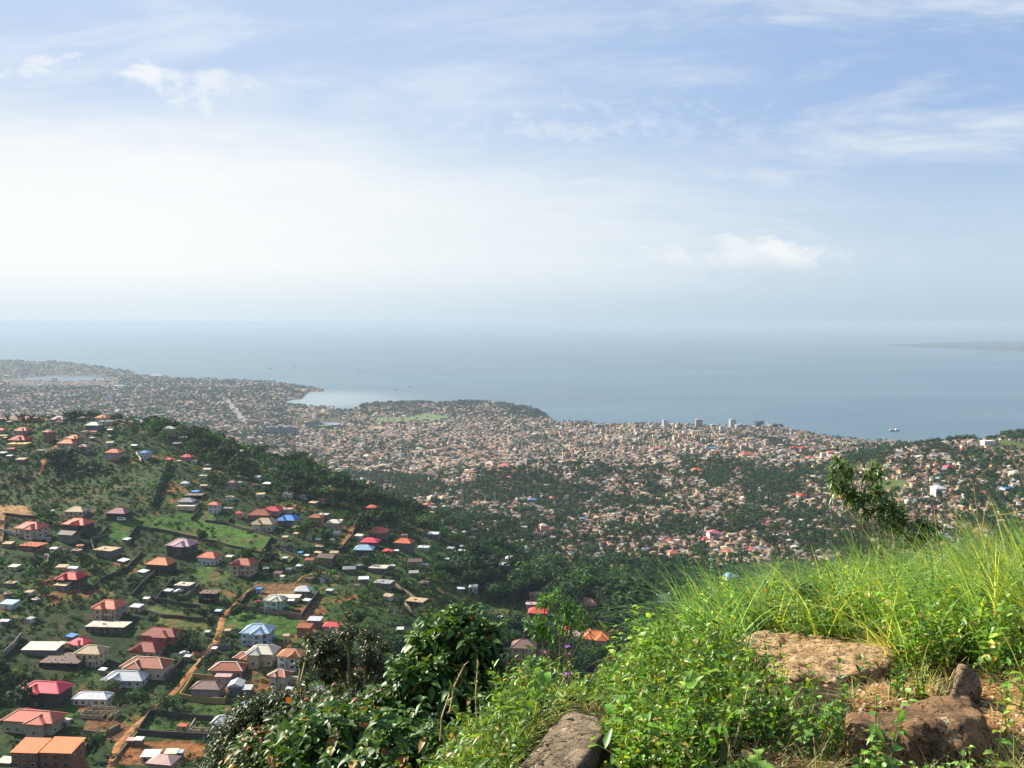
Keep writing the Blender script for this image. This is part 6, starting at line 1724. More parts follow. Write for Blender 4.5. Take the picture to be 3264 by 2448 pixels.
def gcol(n, a, b, rs=RNG, jit=.25):
    t = rs.rand(n, 1)
    return (np.array(a)[None] * (1 - t) + np.array(b)[None] * t) * rs.uniform(1 - jit, 1 + jit, (n, 1))

# rocks first, so that plants can keep off them
def rock(name, pts, label, col1, col2, sub=3, amp=.03, seed=0, bev=.02):
    bm = bmesh.new()
    c = sum((Vector(p) for p in pts), Vector()) / len(pts)
    for p in pts: bm.verts.new(Vector(p) - c)
    r = bmesh.ops.convex_hull(bm, input=bm.verts)
    bmesh.ops.delete(bm, geom=list({g for g in r['geom_interior'] + r['geom_unused'] if isinstance(g, bmesh.types.BMVert)}), context='VERTS')
    bmesh.ops.bevel(bm, geom=bm.edges[:], offset=bev, segments=2, affect='EDGES', profile=.6)
    bmesh.ops.triangulate(bm, faces=bm.faces[:])
    for _ in range(7):
        long_ = [e for e in bm.edges if e.calc_length() > .022]
        if not long_ or len(bm.verts) > 26000: break
        bmesh.ops.subdivide_edges(bm, edges=long_, cuts=1)
        bmesh.ops.triangulate(bm, faces=[f for f in bm.faces if len(f.verts) > 3])
    bm.normal_update()
    from mathutils import noise as mn
    for v in bm.verts:
        q = v.co + Vector((seed * 3.1, seed, 0))
        f = mn.fractal(q * 3.2, 1.0, 2.0, 4) * amp * 1.5 + mn.fractal(q * 14, 1.0, 2.0, 4) * amp * .45
        cr = mn.voronoi(q * 5.0)[0]; f -= max(0, .10 - (cr[1] - cr[0])) * amp * 3
        v.co += v.normal * f
    me = bpy.data.meshes.new(name); bm.to_mesh(me); bm.free()
    for p_ in me.polygons: p_.use_smooth = True
    m, N = new_mat(name + '_stone')
    pos = N.n('ShaderNodeTexCoord').outputs['Object']
    a = N.noise(pos, 6, 9, .72, .3); b = N.noise(pos, 30, 9, .75); d = N.noise(pos, 13, 7, .7, .6); e_ = N.noise(pos, 190, 5, .75)
    vo = N.n('ShaderNodeTexVoronoi', {'Vector': N.n('ShaderNodeVectorMath', {0: pos, 1: N.n('ShaderNodeTexNoise', {'Vector': pos, 'Scale': 9.0, 'Detail': 5.0}).outputs['Color']}, operation='ADD').outputs[0], 'Scale': 3.2}, feature='DISTANCE_TO_EDGE').outputs['Distance']
    cc = N.mix(N.mr(a, .36, .62), col1, col2)
    cc = N.mix(N.mr(b, .54, .66), cc, tuple(x * .35 for x in col1))
    cc = N.mix(N.m('MULTIPLY', N.mr(d, .60, .66), N.mr(b, .35, .5)), cc, (.62, .55, .40))        # lichen
    cc = N.mix(.6, cc, N.mix(N.mr(e_, .35, .65), (0.02, 0.02, 0.02), (.8, .75, .65)), 'OVERLAY')
    cc = N.mix(N.mr(vo, .030, .004, 0.0, .85), cc, (.025, .018, .012))
    h = N.m('ADD', N.m('ADD', N.m('MULTIPLY', b, .6), N.m('MULTIPLY', e_, .4)), N.mr(vo, 0.0, .03, 0.0, .5))
    out(N, N.n('ShaderNodeBsdfPrincipled', {'Base Color': cc, 'Roughness': .9, 'Specular IOR Level': .2, 'Normal': bump(N, h, 1.0, .03)}).outputs[0])
    me.materials.append(m)
    o = link(name, me); o.location = c
    return tag(o, label, 'rock')
# flat slab among the grass
SLAB_PX = P2([(290, 880), (520, 830), (900, 855), (1260, 895), (1400, 960), (1330, 1060), (1010, 1150), (720, 1110), (560, 1010), (360, 950)], Z6)
slab_c = at(*Z6(820, 990), 2)
pts = []
for u, v in SLAB_PX:
    p = at(u, v, 2); pts += [(p.x, p.y, gz(p.x, p.y) + .05), (p.x, p.y, gz(p.x, p.y) - .25)]
for u, v in P2([(700, 900), (1000, 930), (900, 1010)], Z6):
    p = at(u, v, 2); pts.append((p.x, p.y, gz(p.x, p.y) + .09))
rock('rock_slab', pts, 'broad flat tan boulder top lying level in the grass', (.34, .21, .10), (.56, .40, .22), amp=.035, seed=1, bev=.03)
def PP(zf, x, y, Y): return tuple(P(*zf(x, y), Y))
# long brown boulder at the lower right
rock('boulder', [PP(Z6, 1080, 1340, 3.75), PP(Z6, 1400, 1265, 3.85), PP(Z6, 1830, 1185, 3.95), PP(Z6, 1900, 1240, 3.95), PP(Z6, 1120, 1420, 3.55), PP(Z6, 1500, 1370, 3.52), PP(Z6, 1950, 1330, 3.62),
                 PP(Z6, 1990, 1480, 3.55), PP(Z6, 1900, 1600, 3.48), PP(Z6, 1090, 1720, 3.42), PP(Z6, 1500, 1700, 3.4), PP(Z6, 1980, 1560, 4.0), PP(Z6, 1060, 1600, 4.0)],
     'long dark brown boulder with rusty patches at the lower right', (.12, .08, .045), (.36, .21, .11), amp=.026, seed=2, bev=.012)
rock('boulder', [PP(Z6, 1830, 985, 4.45), PP(Z6, 1770, 1080, 4.4), PP(Z6, 1740, 1210, 4.35), PP(Z6, 1900, 1060, 4.45), PP(Z6, 1925, 1150, 4.4), PP(Z6, 1880, 1215, 4.35), PP(Z6, 1800, 1000, 4.6), PP(Z6, 1900, 1200, 4.7), PP(Z6, 1760, 1220, 4.65)],
     'small upright pointed stone behind the long brown boulder', (.20, .14, .09), (.36, .26, .17), amp=.014, seed=3, bev=.012)
# tilted block at the bottom
def PK(zf, x, y, Y, k): return PP(zf, x, y, Y * k)
rock('boulder', [PK(Z5, 1490, 1300, 3.75, .91), PK(Z5, 1650, 1340, 3.65, .91), PK(Z5, 1710, 1420, 3.45, .91), PK(Z5, 1340, 1440, 3.6, .91), PK(Z5, 1120, 1680, 3.3, .91), PK(Z5, 1560, 1620, 3.05, .91), PK(Z5, 1440, 1800, 2.95, .91), PK(Z5, 1150, 1850, 3.0, .91), PK(Z5, 1700, 1800, 3.5, .91),
                 PK(Z5, 1700, 1600, 3.6, .91), PK(Z5, 1100, 1900, 3.3, .91), PK(Z5, 1600, 1900, 3.3, .91)],
     'tilted grey brown block with pale lichen at the bottom edge', (.15, .11, .075), (.32, .25, .17), amp=.014, seed=4, bev=.01)
rock('boulder', [PK(Z5, 1640, 1430, 3.75, .87), PK(Z5, 1790, 1500, 3.7, .87), PK(Z5, 1980, 1640, 3.6, .87), PK(Z5, 2040, 1740, 3.5, .87), PK(Z5, 1700, 1780, 3.5, .87), PK(Z5, 1600, 1600, 3.8, .87), PK(Z5, 1900, 1760, 4.0, .87), PK(Z5, 1700, 1500, 4.0, .87), PK(Z5, 1700, 1900, 3.3, .87), PK(Z5, 2000, 1900, 3.3, .87)],
     'low dark mossy boulder right of the tilted block', (.10, .07, .045), (.26, .20, .11), amp=.018, seed=5, bev=.014)
rock('boulder', [PP(Z6, 1700, 820, 6.2), PP(Z6, 1790, 770, 6.3), PP(Z6, 1900, 800, 6.3), PP(Z6, 1980, 880, 6.2), PP(Z6, 1720, 900, 6.0), PP(Z6, 1960, 930, 6.0), PP(Z6, 1850, 860, 6.6)],
     'small dark stone half hidden in the grass at the right', (.15, .11, .09), (.28, .22, .18), amp=.02, seed=6, bev=.015)
ROCKPX = [SLAB_PX, P2([(1060, 1300), (1400, 1250), (1850, 1170), (2000, 1300), (2010, 1600), (1060, 1680)], Z6), P2([(1740, 980), (1940, 980), (1940, 1230), (1730, 1230)], Z6),
          P2([(1060, 1700), (1290, 1420), (1480, 1270), (1700, 1310), (1740, 1450), (1800, 1700), (1500, 1900)], Z5)]
# ground samples of the near slope
def near_samples(n, ymin, ymax, power=1.0, smin=-.62, smax=.66):
    Y = ymin * (ymax / ymin) ** (RNG.rand(n) ** power); s = RNG.uniform(smin, smax, n)
    x = s * Y; z = bil(Zg, x, Y); u, v = proj(x, Y, z)
    return x, Y, z, u, v
def off_rocks(x, y, z, h=.3):
    ok = np.ones(len(x), bool)
    for f_ in (0, .3, .6, .9):
        u, v = proj(x, y, z + h * f_)
        for r_ in ROCKPX: ok &= ~inpoly(u, v, r_)
    return ok

# ---- leafy weeds (shoots of small pointed leaves)
def shoots(x, y, z, H_, nl, L, asp, colA, colB, spread=.25, droop=.35, pitch_=.5):
    """n shoots; each a leaning stem with nl leaves spiralling up; returns leaf arrays and stems"""
    n = len(x)
    la = RNG.uniform(0, 6.283, n); lt = np.abs(RNG.normal(0, spread, n))
    axis = np.stack([np.cos(la) * np.sin(lt), np.sin(la) * np.sin(lt), np.cos(lt)], 1)
    k = np.tile(np.arange(nl), n); i = np.repeat(np.arange(n), nl)
    t = (k + .6 + RNG.uniform(-.3, .3, len(k))) / nl
    t = t ** .8
    base = np.stack([x, y, z], 1)[i] + axis[i] * (H_[i] * t)[:, None]
    a = k * 2.4 + la[i] * 3 + RNG.normal(0, .3, len(k))
    pe = RNG.normal(pitch_, .35, len(k))
    d = np.stack([np.cos(a) * np.cos(pe), np.sin(a) * np.cos(pe), np.sin(pe)], 1) + axis[i] * .25
    LL = L * RNG.uniform(.6, 1.25, len(k)) * (1.1 - .45 * t)
    V = leaves(base, d, LL, LL * asp * RNG.uniform(.8, 1.2, len(k)), RNG.uniform(.1, .1 + droop * 1.6, len(k)))
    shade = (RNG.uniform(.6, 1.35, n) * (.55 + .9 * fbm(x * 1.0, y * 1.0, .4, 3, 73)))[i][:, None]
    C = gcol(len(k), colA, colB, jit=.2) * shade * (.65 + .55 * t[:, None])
    dead = RNG.rand(len(k)) < .035
    C[dead] = gcol(dead.sum(), (.30, .20, .06), (.42, .34, .10))
    st = (np.stack([x, y, z], 1) - axis * .05, np.stack([x, y, z], 1) + axis * H_[:, None])
    return V, C, st
def stem_quads(a, b, w, col):
    """thin crossed ribbons for stems"""
    n = len(a); d = unit(b - a); s = unit(np.cross(d, RNG.normal(size=(n, 3)))) * w; t = unit(np.cross(d, s)) * w
    V = np.stack([a - s, a + s, b + s * .5, b - s * .5, a - t, a + t, b + t * .5, b - t * .5], 1).reshape(-1, 3)
    Q = ((np.arange(n) * 8)[:, None, None] + np.array([(0, 1, 2, 3), (4, 5, 6, 7)])[None]).reshape(-1, 4)
    return V, Q, np.repeat(np.tile(np.array(col), (n, 1)), 2, 0)
BARE_IN = lambda u, v: inpoly(u, v, BARE) | inpoly(u, v, STRAW)
x, y, z, u, v = near_samples(17000, 2.9, 12.0)
dens = np.full(len(x), .0)
herbs = P2([(-1000, 900), (-600, 820), (-200, 800), (-40, 700), (200, 650), (700, 620), (1300, 560), (2300, 420), (2300, 1000), (1950, 1080), (1750, 1000), (1500, 1080), (1350, 1180), (1180, 1260), (1080, 1500), (900, 1560), (300, 1560), (100, 1700), (-1000, 1700)], Z6)
dens[inpoly(u, v, herbs)] = .95
dens[(u > 470) & (v > 640) & (u < 700)] = .9
left_g = (u >= 400) & (u < 560) & (v > 690); dens[left_g] = .55
dens[(u > 640) & (v < 640) & (v > 560)] = np.maximum(dens[(u > 640) & (v < 640) & (v > 560)], .75)
# a shadowed hollow under the weeds in front of the slab, left thin
hol = inpoly(u, v, P2([(120, 1270), (700, 1200), (760, 1480), (300, 1560), (150, 1450)], Z6)); dens[hol] = .6
dens[BARE_IN(u, v)] = .02
dens[(u < 625) & (y > 5.1)] = 0
clump = fbm(x, y, .55, 3, 71); dens = dens * np.clip(.25 + 1.9 * sstep(clump, .36, .58), 0, 1.1)
ok = (RNG.rand(len(x)) < dens) & (off_rocks(x, y, z, .30) | (off_rocks(x, y, z, .1) & (RNG.rand(len(x)) < .12))) & (u > 380)
x, y, z, u = x[ok], y[ok], z[ok], u[ok]; n = len(x); print('weeds', n)
kind = fbm(x, y, .8, 2, 72) + RNG.normal(0, .06, n)
Vs, Cs, St = [], [], []
bigm = (RNG.rand(n) < np.where((u > 860) | (y > 5.6), .30, .04)) & ((u > 640) | (y < 4.2))
for m, H0, H1, nl, L, asp, cA, cB, dr in ((kind < .46, .14, .38, 13, .062, .34, (.045, .14, .012), (.14, .26, .025), .3), ((kind >= .46) & (kind < .56), .12, .28, 11, .052, .52, (.06, .14, .012), (.24, .31, .04), .25),
                                          (kind >= .56, .14, .34, 15, .070, .24, (.035, .12, .015), (.17, .27, .03), .45)):
    m = m & ~bigm
    if m.sum() == 0: continue
    V, C, st = shoots(x[m], y[m], z[m], RNG.uniform(H0, H1, m.sum()) * np.clip(.8 + .35 * clump[ok][m], .7, 1.3) * np.where((u[m] < 640) & (y[m] > 4.5), .5, 1.0), nl, L, asp, cA, cB, .35, dr)
    Vs.append(V); Cs.append(C); St.append(st)
V, C, st = shoots(x[bigm], y[bigm], z[bigm], RNG.uniform(.18, .5, bigm.sum()), 12, .095, .42, (.06, .17, .02), (.24, .36, .05), .4, .4, .35)
Vs.append(V); Cs.append(C); St.append(st)
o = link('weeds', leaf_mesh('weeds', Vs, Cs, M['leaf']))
tag(o, 'dense bright green leafy weeds covering the slope at the viewer\'s feet', 'weeds', None, 'stuff')
a = np.concatenate([s[0] for s in St]); b = np.concatenate([s[1] for s in St])
V, Q, C = stem_quads(a, b, .0022, (.12, .15, .04))
o = link('undergrowth', mesh_np('undergrowth', V, quads=Q, cq=C, mat=M['leaf'])); tag(o, 'thin green and brown stems of the weeds on the slope', 'stems', None, 'stuff')

# ---- long grass
parts = []
x, y, z, u, v = near_samples(26000, 4.3, 11.5, .8, -.05, .70)
dens = np.zeros(len(x))
dens[(u > 560) & (v < 668)] = .75; dens[(u > 640) & (v < 650)] = 1.0
dens[(u > 880) & (v < 670)] = 1.0
dens[(u < 640) & (v > 640)] *= .5
cl_ = fbm(x, y, .45, 3, 81); dens *= np.clip(.06 + 2.0 * sstep(cl_, .42, .60), 0, 1)
dens[BARE_IN(u, v)] = .02
ok = (RNG.rand(len(x)) < dens) & off_rocks(x, y, z, .45)
x, y, z, u = x[ok], y[ok], z[ok], u[ok]; n = len(x); print('grass', n)
hgt = RNG.uniform(.34, .82, n) * np.where(RNG.rand(n) < .3, .6, 1) * (.75 + .5 * cl_[ok]) * np.interp(u, [540, 640, 700, 760, 900, 1020], [.5, .9, 1.05, .9, 1.0, 1.35])
az = np.where(RNG.rand(n) < .7, math.pi * .96 + 4.0 * (fbm(x, y, .5, 2, 84) - .5) + RNG.normal(0, .4, n), RNG.uniform(0, 6.283, n))
col = gcol(n, (.055, .17, .05), (.22, .38, .10), jit=.35) * (.6 + .8 * fbm(x, y, .6, 2, 85)[:, None])
yel = (RNG.rand(n, 1) < np.interp(u, [600, 800, 1000], [.10, .25, .5])[:, None]) * 1.0
col = col * (1 - yel) + gcol(n, (.30, .40, .06), (.50, .52, .12)) * yel
parts.append(blades(x, y, z - .02, hgt, RNG.uniform(.007, .015, n), np.abs(RNG.normal(.28, .2, n)), az, RNG.uniform(.3, 1.5, n), col, 5))
x, y, z, u, v = near_samples(16000, 11.0, 17.0, .8, .08, .70)
ok = (RNG.rand(len(x)) < .9) & (u > 640); x, y, z, u = x[ok], y[ok], z[ok], u[ok]; n = len(x)
parts.append(blades(x, y, z - .02, RNG.uniform(.3, .8, n), RNG.uniform(.01, .02, n), np.abs(RNG.normal(.28, .2, n)), RNG.uniform(0, 6.283, n), RNG.uniform(.3, 1.4, n), gcol(n, (.06, .17, .04), (.26, .38, .09), jit=.4), 4))
# short grass and sprigs between the weeds and on the bare patch
x, y, z, u, v = near_samples(30000, 2.9, 7.5, 1.0, -.15, .62)
b_in = BARE_IN(u, v); cl2 = fbm(x, y, .3, 3, 82)
dens = np.where(b_in, .5 * sstep(cl2, .55, .66), .35)
ok = (RNG.rand(len(x)) < dens) & off_rocks(x, y, z, .12)
x, y, z, u = x[ok], y[ok], z[ok], u[ok]; n = len(x)
parts.append(blades(x, y, z - .01, RNG.uniform(.05, .20, n), RNG.uniform(.002, .004, n), np.abs(RNG.normal(.4, .25, n)), RNG.uniform(0, 6.283, n), RNG.uniform(.2, 1.4, n),
                    np.where(RNG.rand(n, 1) < .4, gcol(n, (.34, .27, .10), (.5, .42, .2)), gcol(n, (.10, .20, .04), (.26, .34, .07))), 3))
# light grass at the foot of the big bush
x, y, z, u, v = near_samples(16000, 2.9, 5.0, 1.0, -.14, .14)
ok = (RNG.rand(len(x)) < .5 * sstep(fbm(x, y, .35, 3, 83), .4, .6)) & (u > 405) & (u < 600) & (v > 700) & off_rocks(x, y, z, .2)
x, y, z = x[ok], y[ok], z[ok]; n = len(x)
parts.append(blades(x, y, z - .01, RNG.uniform(.08, .26, n), RNG.uniform(.002, .005, n), np.abs(RNG.normal(.4, .25, n)), RNG.uniform(0, 6.283, n), RNG.uniform(.3, 1.6, n), gcol(n, (.16, .25, .05), (.42, .44, .12)), 4))
V, Q, C = merge_q(parts)
o = link('grass', mesh_np('grass', V, quads=Q, cq=C, mat=M['blade'])); tag(o, 'long bright green grass bending over the brow of the slope', 'grass', None, 'stuff')

# ---- dead leaves and straw on the bare patch
x, y, z, u, v = near_samples(26000, 3.0, 6.2, 1.0, .02, .64)
ok = BARE_IN(u, v) & (RNG.rand(len(x)) < .75)
x, y, z = x[ok], y[ok], z[ok]; n = len(x)
a_ = RNG.uniform(0, 6.283, n); d = np.stack([np.cos(a_), np.sin(a_), RNG.normal(0, .25, n)], 1)
L = RNG.uniform(.012, .04, n)
pal = np.array([(.40, .24, .10), (.28, .13, .06), (.52, .40, .22), (.20, .10, .05), (.46, .28, .15), (.60, .50, .36)])
o = link('leaf_litter', leaf_mesh('leaf_litter', [leaves(np.stack([x, y, z + .008], 1), d, L, L * .5, RNG.uniform(-.2, .3, n))], [pal[RNG.randint(0, 6, n)] * RNG.uniform(.6, 1.3, (n, 1))], M['leaf']))
tag(o, 'dry brown leaf litter on the bare earth at the lower right', 'leaf litter', None, 'stuff')
parts = []
x, y, z, u, v = near_samples(9000, 3.0, 6.2, 1.0, .05, .64)
ok = BARE_IN(u, v) & off_rocks(x, y, z, .05); x, y, z = x[ok], y[ok], z[ok]; n = len(x)
parts.append(blades(x, y, z + .005, RNG.uniform(.06, .22, n), RNG.uniform(.0015, .003, n), RNG.normal(1.35, .15, n), RNG.uniform(0, 6.283, n), RNG.uniform(-.1, .4, n), gcol(n, (.40, .28, .12), (.62, .50, .26)), 3))
# straw tuft right of the slab
c = at(*Z6(1370, 950), 2); m = 420
a_ = RNG.uniform(0, 6.283, m); r_ = RNG.uniform(0, .09, m)
parts.append(blades(c.x + r_ * np.cos(a_), c.y + r_ * np.sin(a_), np.full(m, c.z), RNG.uniform(.12, .34, m), RNG.uniform(.002, .004, m), RNG.normal(.9, .3, m), a_, RNG.uniform(.2, 1.2, m), gcol(m, (.50, .45, .14), (.66, .60, .26)), 4))
V, Q, C = merge_q(parts)
o = link('dry_straw', mesh_np('dry_straw', V, quads=Q, cq=C, mat=M['blade'])); tag(o, 'scattered dry straw and a yellow tuft beside the flat slab', 'straw', None, 'stuff')

# ------------------------------------------------------------------ shrubs
def tubes(b, a, c, r0, r1, n=5, segs=3, bend=.1):
    a = Vector(a); c = Vector(c); L = (c - a).length; off = Vector((random.gauss(0, 1), random.gauss(0, 1), random.gauss(0, .4))) * L * bend
    pr_ = a
    for i in range(1, segs + 1):
        t = i / segs; q = a.lerp(c, t) + off * math.sin(math.pi * t)
        b.bar(pr_, q, r0 + (r1 - r0) * (i - 1) / segs, r0 + (r1 - r0) * t, n); pr_ = q
def shrub(name, root, lobes, density, nl, L, asp, colA, colB, label, cat='shrub', droop=.45, mat='glossleaf', accents=.02, stem=.012, trunkname='stem', outw=.75, newtint=.25, group=None, leafname='foliage', tpitch=.3):
    """lobes: (u, v, Y, radius px). Rosettes of leaves on twigs around each lobe."""
    root = Vector(root); e = empty(name, root); tag(e, label, cat, group)
    b = MB(); bases, dirs, Ls, cols = [], [], [], []
    for (u, v, Y, rp) in lobes:
        c = P(u, v, Y) - root; r = rp * Y / F
        fork = Vector((c.x * .6, c.y * .6, c.z * .45)) if c.z > 0 else Vector((c.x * .5, c.y * .5, c.z * .5))
        tubes(b, (0, 0, 0), fork, stem, stem * .75); tubes(b, fork, c, stem * .75, stem * .45)
        m = max(4, int(density * r * r * 12.6))
        dd = unit(RNG.normal(size=(m, 3))); rad = r * RNG.uniform(.35, 1.1, m) ** .6
        for k in range(m):
            p = np.array(c) + dd[k] * rad[k]
            if k % 3 == 0: tubes(b, c, p, stem * .35, stem * .18, 4, 2)
            ax = unit(dd[k] * outw + np.array([0, 0, .55]) + RNG.normal(0, .25, 3))
            a1 = unit(np.cross(ax, RNG.normal(size=3))); a2 = np.cross(ax, a1)
            ph = np.arange(nl) * 2.4 + RNG.rand() * 6
            lift = np.linspace(-.25, 1.1, nl) + RNG.normal(0, .15, nl)
            dv = (a1[None] * np.cos(ph)[:, None] + a2[None] * np.sin(ph)[:, None]) * 1.0 + ax[None] * (lift + tpitch - .3)[:, None]
            bs = p[None] + ax[None] * (np.linspace(-.6, .3, nl) * L)[:, None]
            bases.append(bs); dirs.append(dv)
            Ls.append(L * RNG.uniform(.5, 1.3) * RNG.uniform(.65, 1.2, nl) * np.linspace(1.15, .6, nl))
            cc = gcol(nl, colA, colB, jit=.2) * RNG.uniform(.75, 1.25)
            yg = np.linspace(0, 1, nl)[:, None] * newtint * (RNG.rand() < .6)
            cc = cc * (1 - yg) + np.array((.16, .24, .04))[None] * yg
            ac = RNG.rand(nl) < accents
            cc[ac] = np.array([(.40, .12, .04), (.42, .26, .06), (.30, .10, .05)])[RNG.randint(0, 3, ac.sum())]
            cols.append(cc)
    B_ = np.concatenate(bases); D = np.concatenate(dirs); LL = np.concatenate(Ls)
    V = leaves(B_, D, LL, LL * asp, RNG.uniform(.1, .1 + droop * 1.6, len(B_)), fold=.18)
    link(leafname, leaf_mesh(leafname, [V], [np.concatenate(cols)], M[mat]), None, e)
    b.build(trunkname, M['stem'], e)
    return e
def rootat(u, v, Y):
    x = float(xs(u, v)) * Y; return (x, Y, gz(x, Y) - .03)
shrub('broadleaf_shrub', rootat(450, 760, 5.4), [(440, 634, 5.3, 30), (466, 630, 5.35, 28), (486, 636, 5.3, 22), (420, 650, 5.2, 18), (455, 662, 5.2, 38), (424, 676, 5.1, 28), (487, 672, 5.3, 26), (398, 690, 5.0, 30), (438, 705, 5.0, 42), (480, 712, 5.0, 36), (378, 704, 5, 24), (410, 712, 5, 34), (440, 690, 5.1, 40), (366, 712, 5, 16), (458, 735, 4.9, 40), (420, 738, 4.9, 36)],
      150, 9, .088, .46, (.030, .085, .014), (.085, .17, .025), 'large dark bush of broad glossy leaves rising highest left of centre', outw=.9, accents=.025, stem=.014)
shrub('broadleaf_shrub', rootat(400, 780, 4.4), [(360, 742, 4.2, 38), (398, 748, 4.1, 38), (436, 752, 4.0, 36), (330, 728, 4.3, 30), (302, 750, 4.2, 36), (464, 768, 3.9, 32), (345, 770, 4.1, 40), (385, 775, 4.0, 38), (420, 780, 3.9, 30), (318, 722, 4.4, 16)],
      150, 8, .085, .50, (.032, .09, .016), (.095, .18, .03), 'near low bush of big veined leaves along the bottom edge left of centre', outw=.9, accents=.035, stem=.01)
shrub('broadleaf_shrub', rootat(300, 790, 5.6), [(285, 735, 5.4, 30), (318, 712, 5.4, 28), (345, 722, 5.4, 26), (262, 752, 5.3, 28), (300, 765, 5.2, 36), (240, 765, 5.4, 26), (270, 775, 5.3, 30), (225, 775, 5.5, 18)],
      120, 8, .078, .44, (.03, .07, .016), (.09, .14, .035), 'mid height bush of narrower leaves with dry orange ones, lower left of the big bush', outw=.9, accents=.09, stem=.01)
shrub('small_leaved_bush', rootat(255, 790, 8.4), [(250, 716, 8.0, 24), (236, 742, 8.0, 28), (262, 738, 8.0, 34), (282, 712, 8.0, 26), (300, 700, 8.0, 18), (222, 765, 8.0, 24), (250, 768, 8.0, 34), (286, 745, 8, 30), (312, 705, 8, 16), (208, 772, 8, 14), (268, 705, 8, 14)],
      330, 7, .045, .5, (.024, .045, .015), (.07, .09, .035), 'dark small leaved bush standing left of the broad leaved ones at the bottom', outw=.9, accents=.02, stem=.014, newtint=.1)
_dl = []
for u, v, r in [(330, 640, 13), (350, 630, 12), (368, 640, 13), (318, 655, 12), (342, 655, 15), (368, 660, 15), (388, 670, 13), (400, 682, 10), (330, 674, 12), (356, 680, 13), (305, 662, 8), (378, 688, 12), (345, 618, 7), (312, 640, 7), (386, 650, 8), (340, 690, 8), (395, 696, 8), (308, 680, 6)]:
    _dl.append((u + random.uniform(-3, 3), v + random.uniform(-3, 3), 24 + random.uniform(-1, 1), r))
shrub('dark_tree', rootat(350, 760, 24.0), _dl,
      42, 7, .13, .5, (.016, .028, .010), (.045, .062, .022), 'dark spreading tree crown just left of the big broad leaved bush', cat='tree', outw=.5, accents=.0, stem=.09, newtint=0.1, trunkname='trunk', leafname='crown', mat='leaf', droop=.2)
# scrub that fills the slope below the bushes at the bottom left
shrub('small_leaved_bush', rootat(400, 790, 7.5), [(352, 715, 7.4, 26), (385, 725, 7.4, 34), (340, 745, 7.2, 30), (420, 740, 7.2, 34), (360, 765, 7, 40), (300, 775, 7.2, 34)],
      170, 7, .06, .45, (.02, .05, .016), (.05, .085, .025), 'shaded thicket filling the gap behind the broad leaved bushes', outw=.9, accents=.03, stem=.012)
# saplings
shrub('sapling', rootat(555, 672, 8.6), [(556, 594, 8.6, 9), (545, 602, 8.6, 10), (566, 604, 8.6, 9), (575, 614, 8.6, 12), (585, 622, 8.6, 8), (541, 620, 8.6, 7), (533, 625, 8.6, 9), (545, 628, 8.6, 10), (560, 622, 8.6, 8), (568, 628, 8.6, 10), (582, 636, 8.6, 8), (552, 640, 8.5, 8), (538, 634, 8.6, 6), (528, 620, 8.6, 4)],
      210, 7, .042, .42, (.05, .15, .02), (.09, .22, .03), 'slender sapling with tiers of small bright leaves before the scarlet roofs', cat='sapling', outw=.8, mat='leaf', accents=0, stem=.010, trunkname='trunk')
shrub('leafy_bush', rootat(533, 690, 7.4), [(530, 668, 7.4, 11), (545, 665, 7.4, 8), (520, 678, 7.4, 9), (542, 680, 7.2, 11)],
      400, 7, .042, .45, (.05, .14, .02), (.12, .24, .035), 'low bush of small bright leaves at the foot of the mid sapling', cat='bush', outw=.8, mat='leaf', accents=.01, stem=.007)
shrub('sapling', rootat(880, 590, 9.6), [(838, 463, 9.6, 8), (850, 470, 9.6, 8), (832, 478, 9.6, 8), (845, 486, 9.6, 9), (875, 468, 9.6, 7), (868, 476, 9.6, 7), (882, 474, 9.6, 5), (850, 496, 9.6, 9), (838, 490, 9.6, 6), (862, 498, 9.6, 9), (876, 492, 9.6, 9), (888, 500, 9.6, 9), (866, 510, 9.6, 8), (880, 508, 9.6, 9), (896, 510, 9.6, 9), (904, 518, 9.6, 8), (888, 520, 9.6, 9), (898, 526, 9.6, 7)],
      140, 7, .10, .26, (.03, .07, .018), (.12, .20, .05), 'dark leafed sapling standing against the town at the right', cat='sapling', outw=.9, droop=.12, mat='leaf', accents=.005, stem=.009, trunkname='trunk', newtint=.35)
shrub('leafy_bush', rootat(925, 590, 9.4), [(922, 524, 9.4, 10), (934, 530, 9.4, 12), (918, 538, 9.4, 10), (910, 545, 9.4, 8)],
      260, 7, .06, .35, (.018, .035, .012), (.03, .06, .018), 'very dark low bush just right of the dark leafed sapling', cat='bush', outw=.7, mat='leaf', accents=.0, stem=.007)
shrub('leafy_bush', rootat(812, 610, 6.9), [(806, 592, 6.9, 12), (812, 606, 6.9, 14), (800, 616, 6.8, 13)],
      300, 7, .055, .5, (.018, .05, .016), (.04, .09, .025), 'small dark green bush in the grass above the flat slab', cat='bush', outw=.8, mat='leaf', accents=.0, stem=.006)
# leaf plants in front of the rocks
def plant(u, v, Y, n, Hh, L, asp, label, colA=(.08, .19, .03), colB=(.18, .32, .06), spread=.3):
    r = Vector(rootat(u, v, Y)); e = empty('leafy_plant', r); tag(e, label, 'plant', 'broad leaved weeds growing against the boulders')
    a_ = RNG.uniform(0, 6.283, n); q = RNG.uniform(0, .05, n)
    V, C, st = shoots(q * np.cos(a_), q * np.sin(a_), np.zeros(n), RNG.uniform(.6, 1.0, n) * Hh, 9, L, asp, colA, colB, spread, .5, .25)
    link('foliage', leaf_mesh('foliage', [V], [C], M['leaf']), None, e)
    b = MB()
    for s0, s1 in zip(*st): b.bar(s0, s1, .003, .0015, 5)
    b.build('stem', M['stem'], e)
plant(*Z6(860, 1600), 3.55, 7, .34, .062, .62, 'broad leaved weed with heart shaped leaves left of the long brown boulder')
plant(*Z6(960, 1560), 3.65, 6, .26, .06, .66, 'low heart leaved weed touching the left end of the long brown boulder')
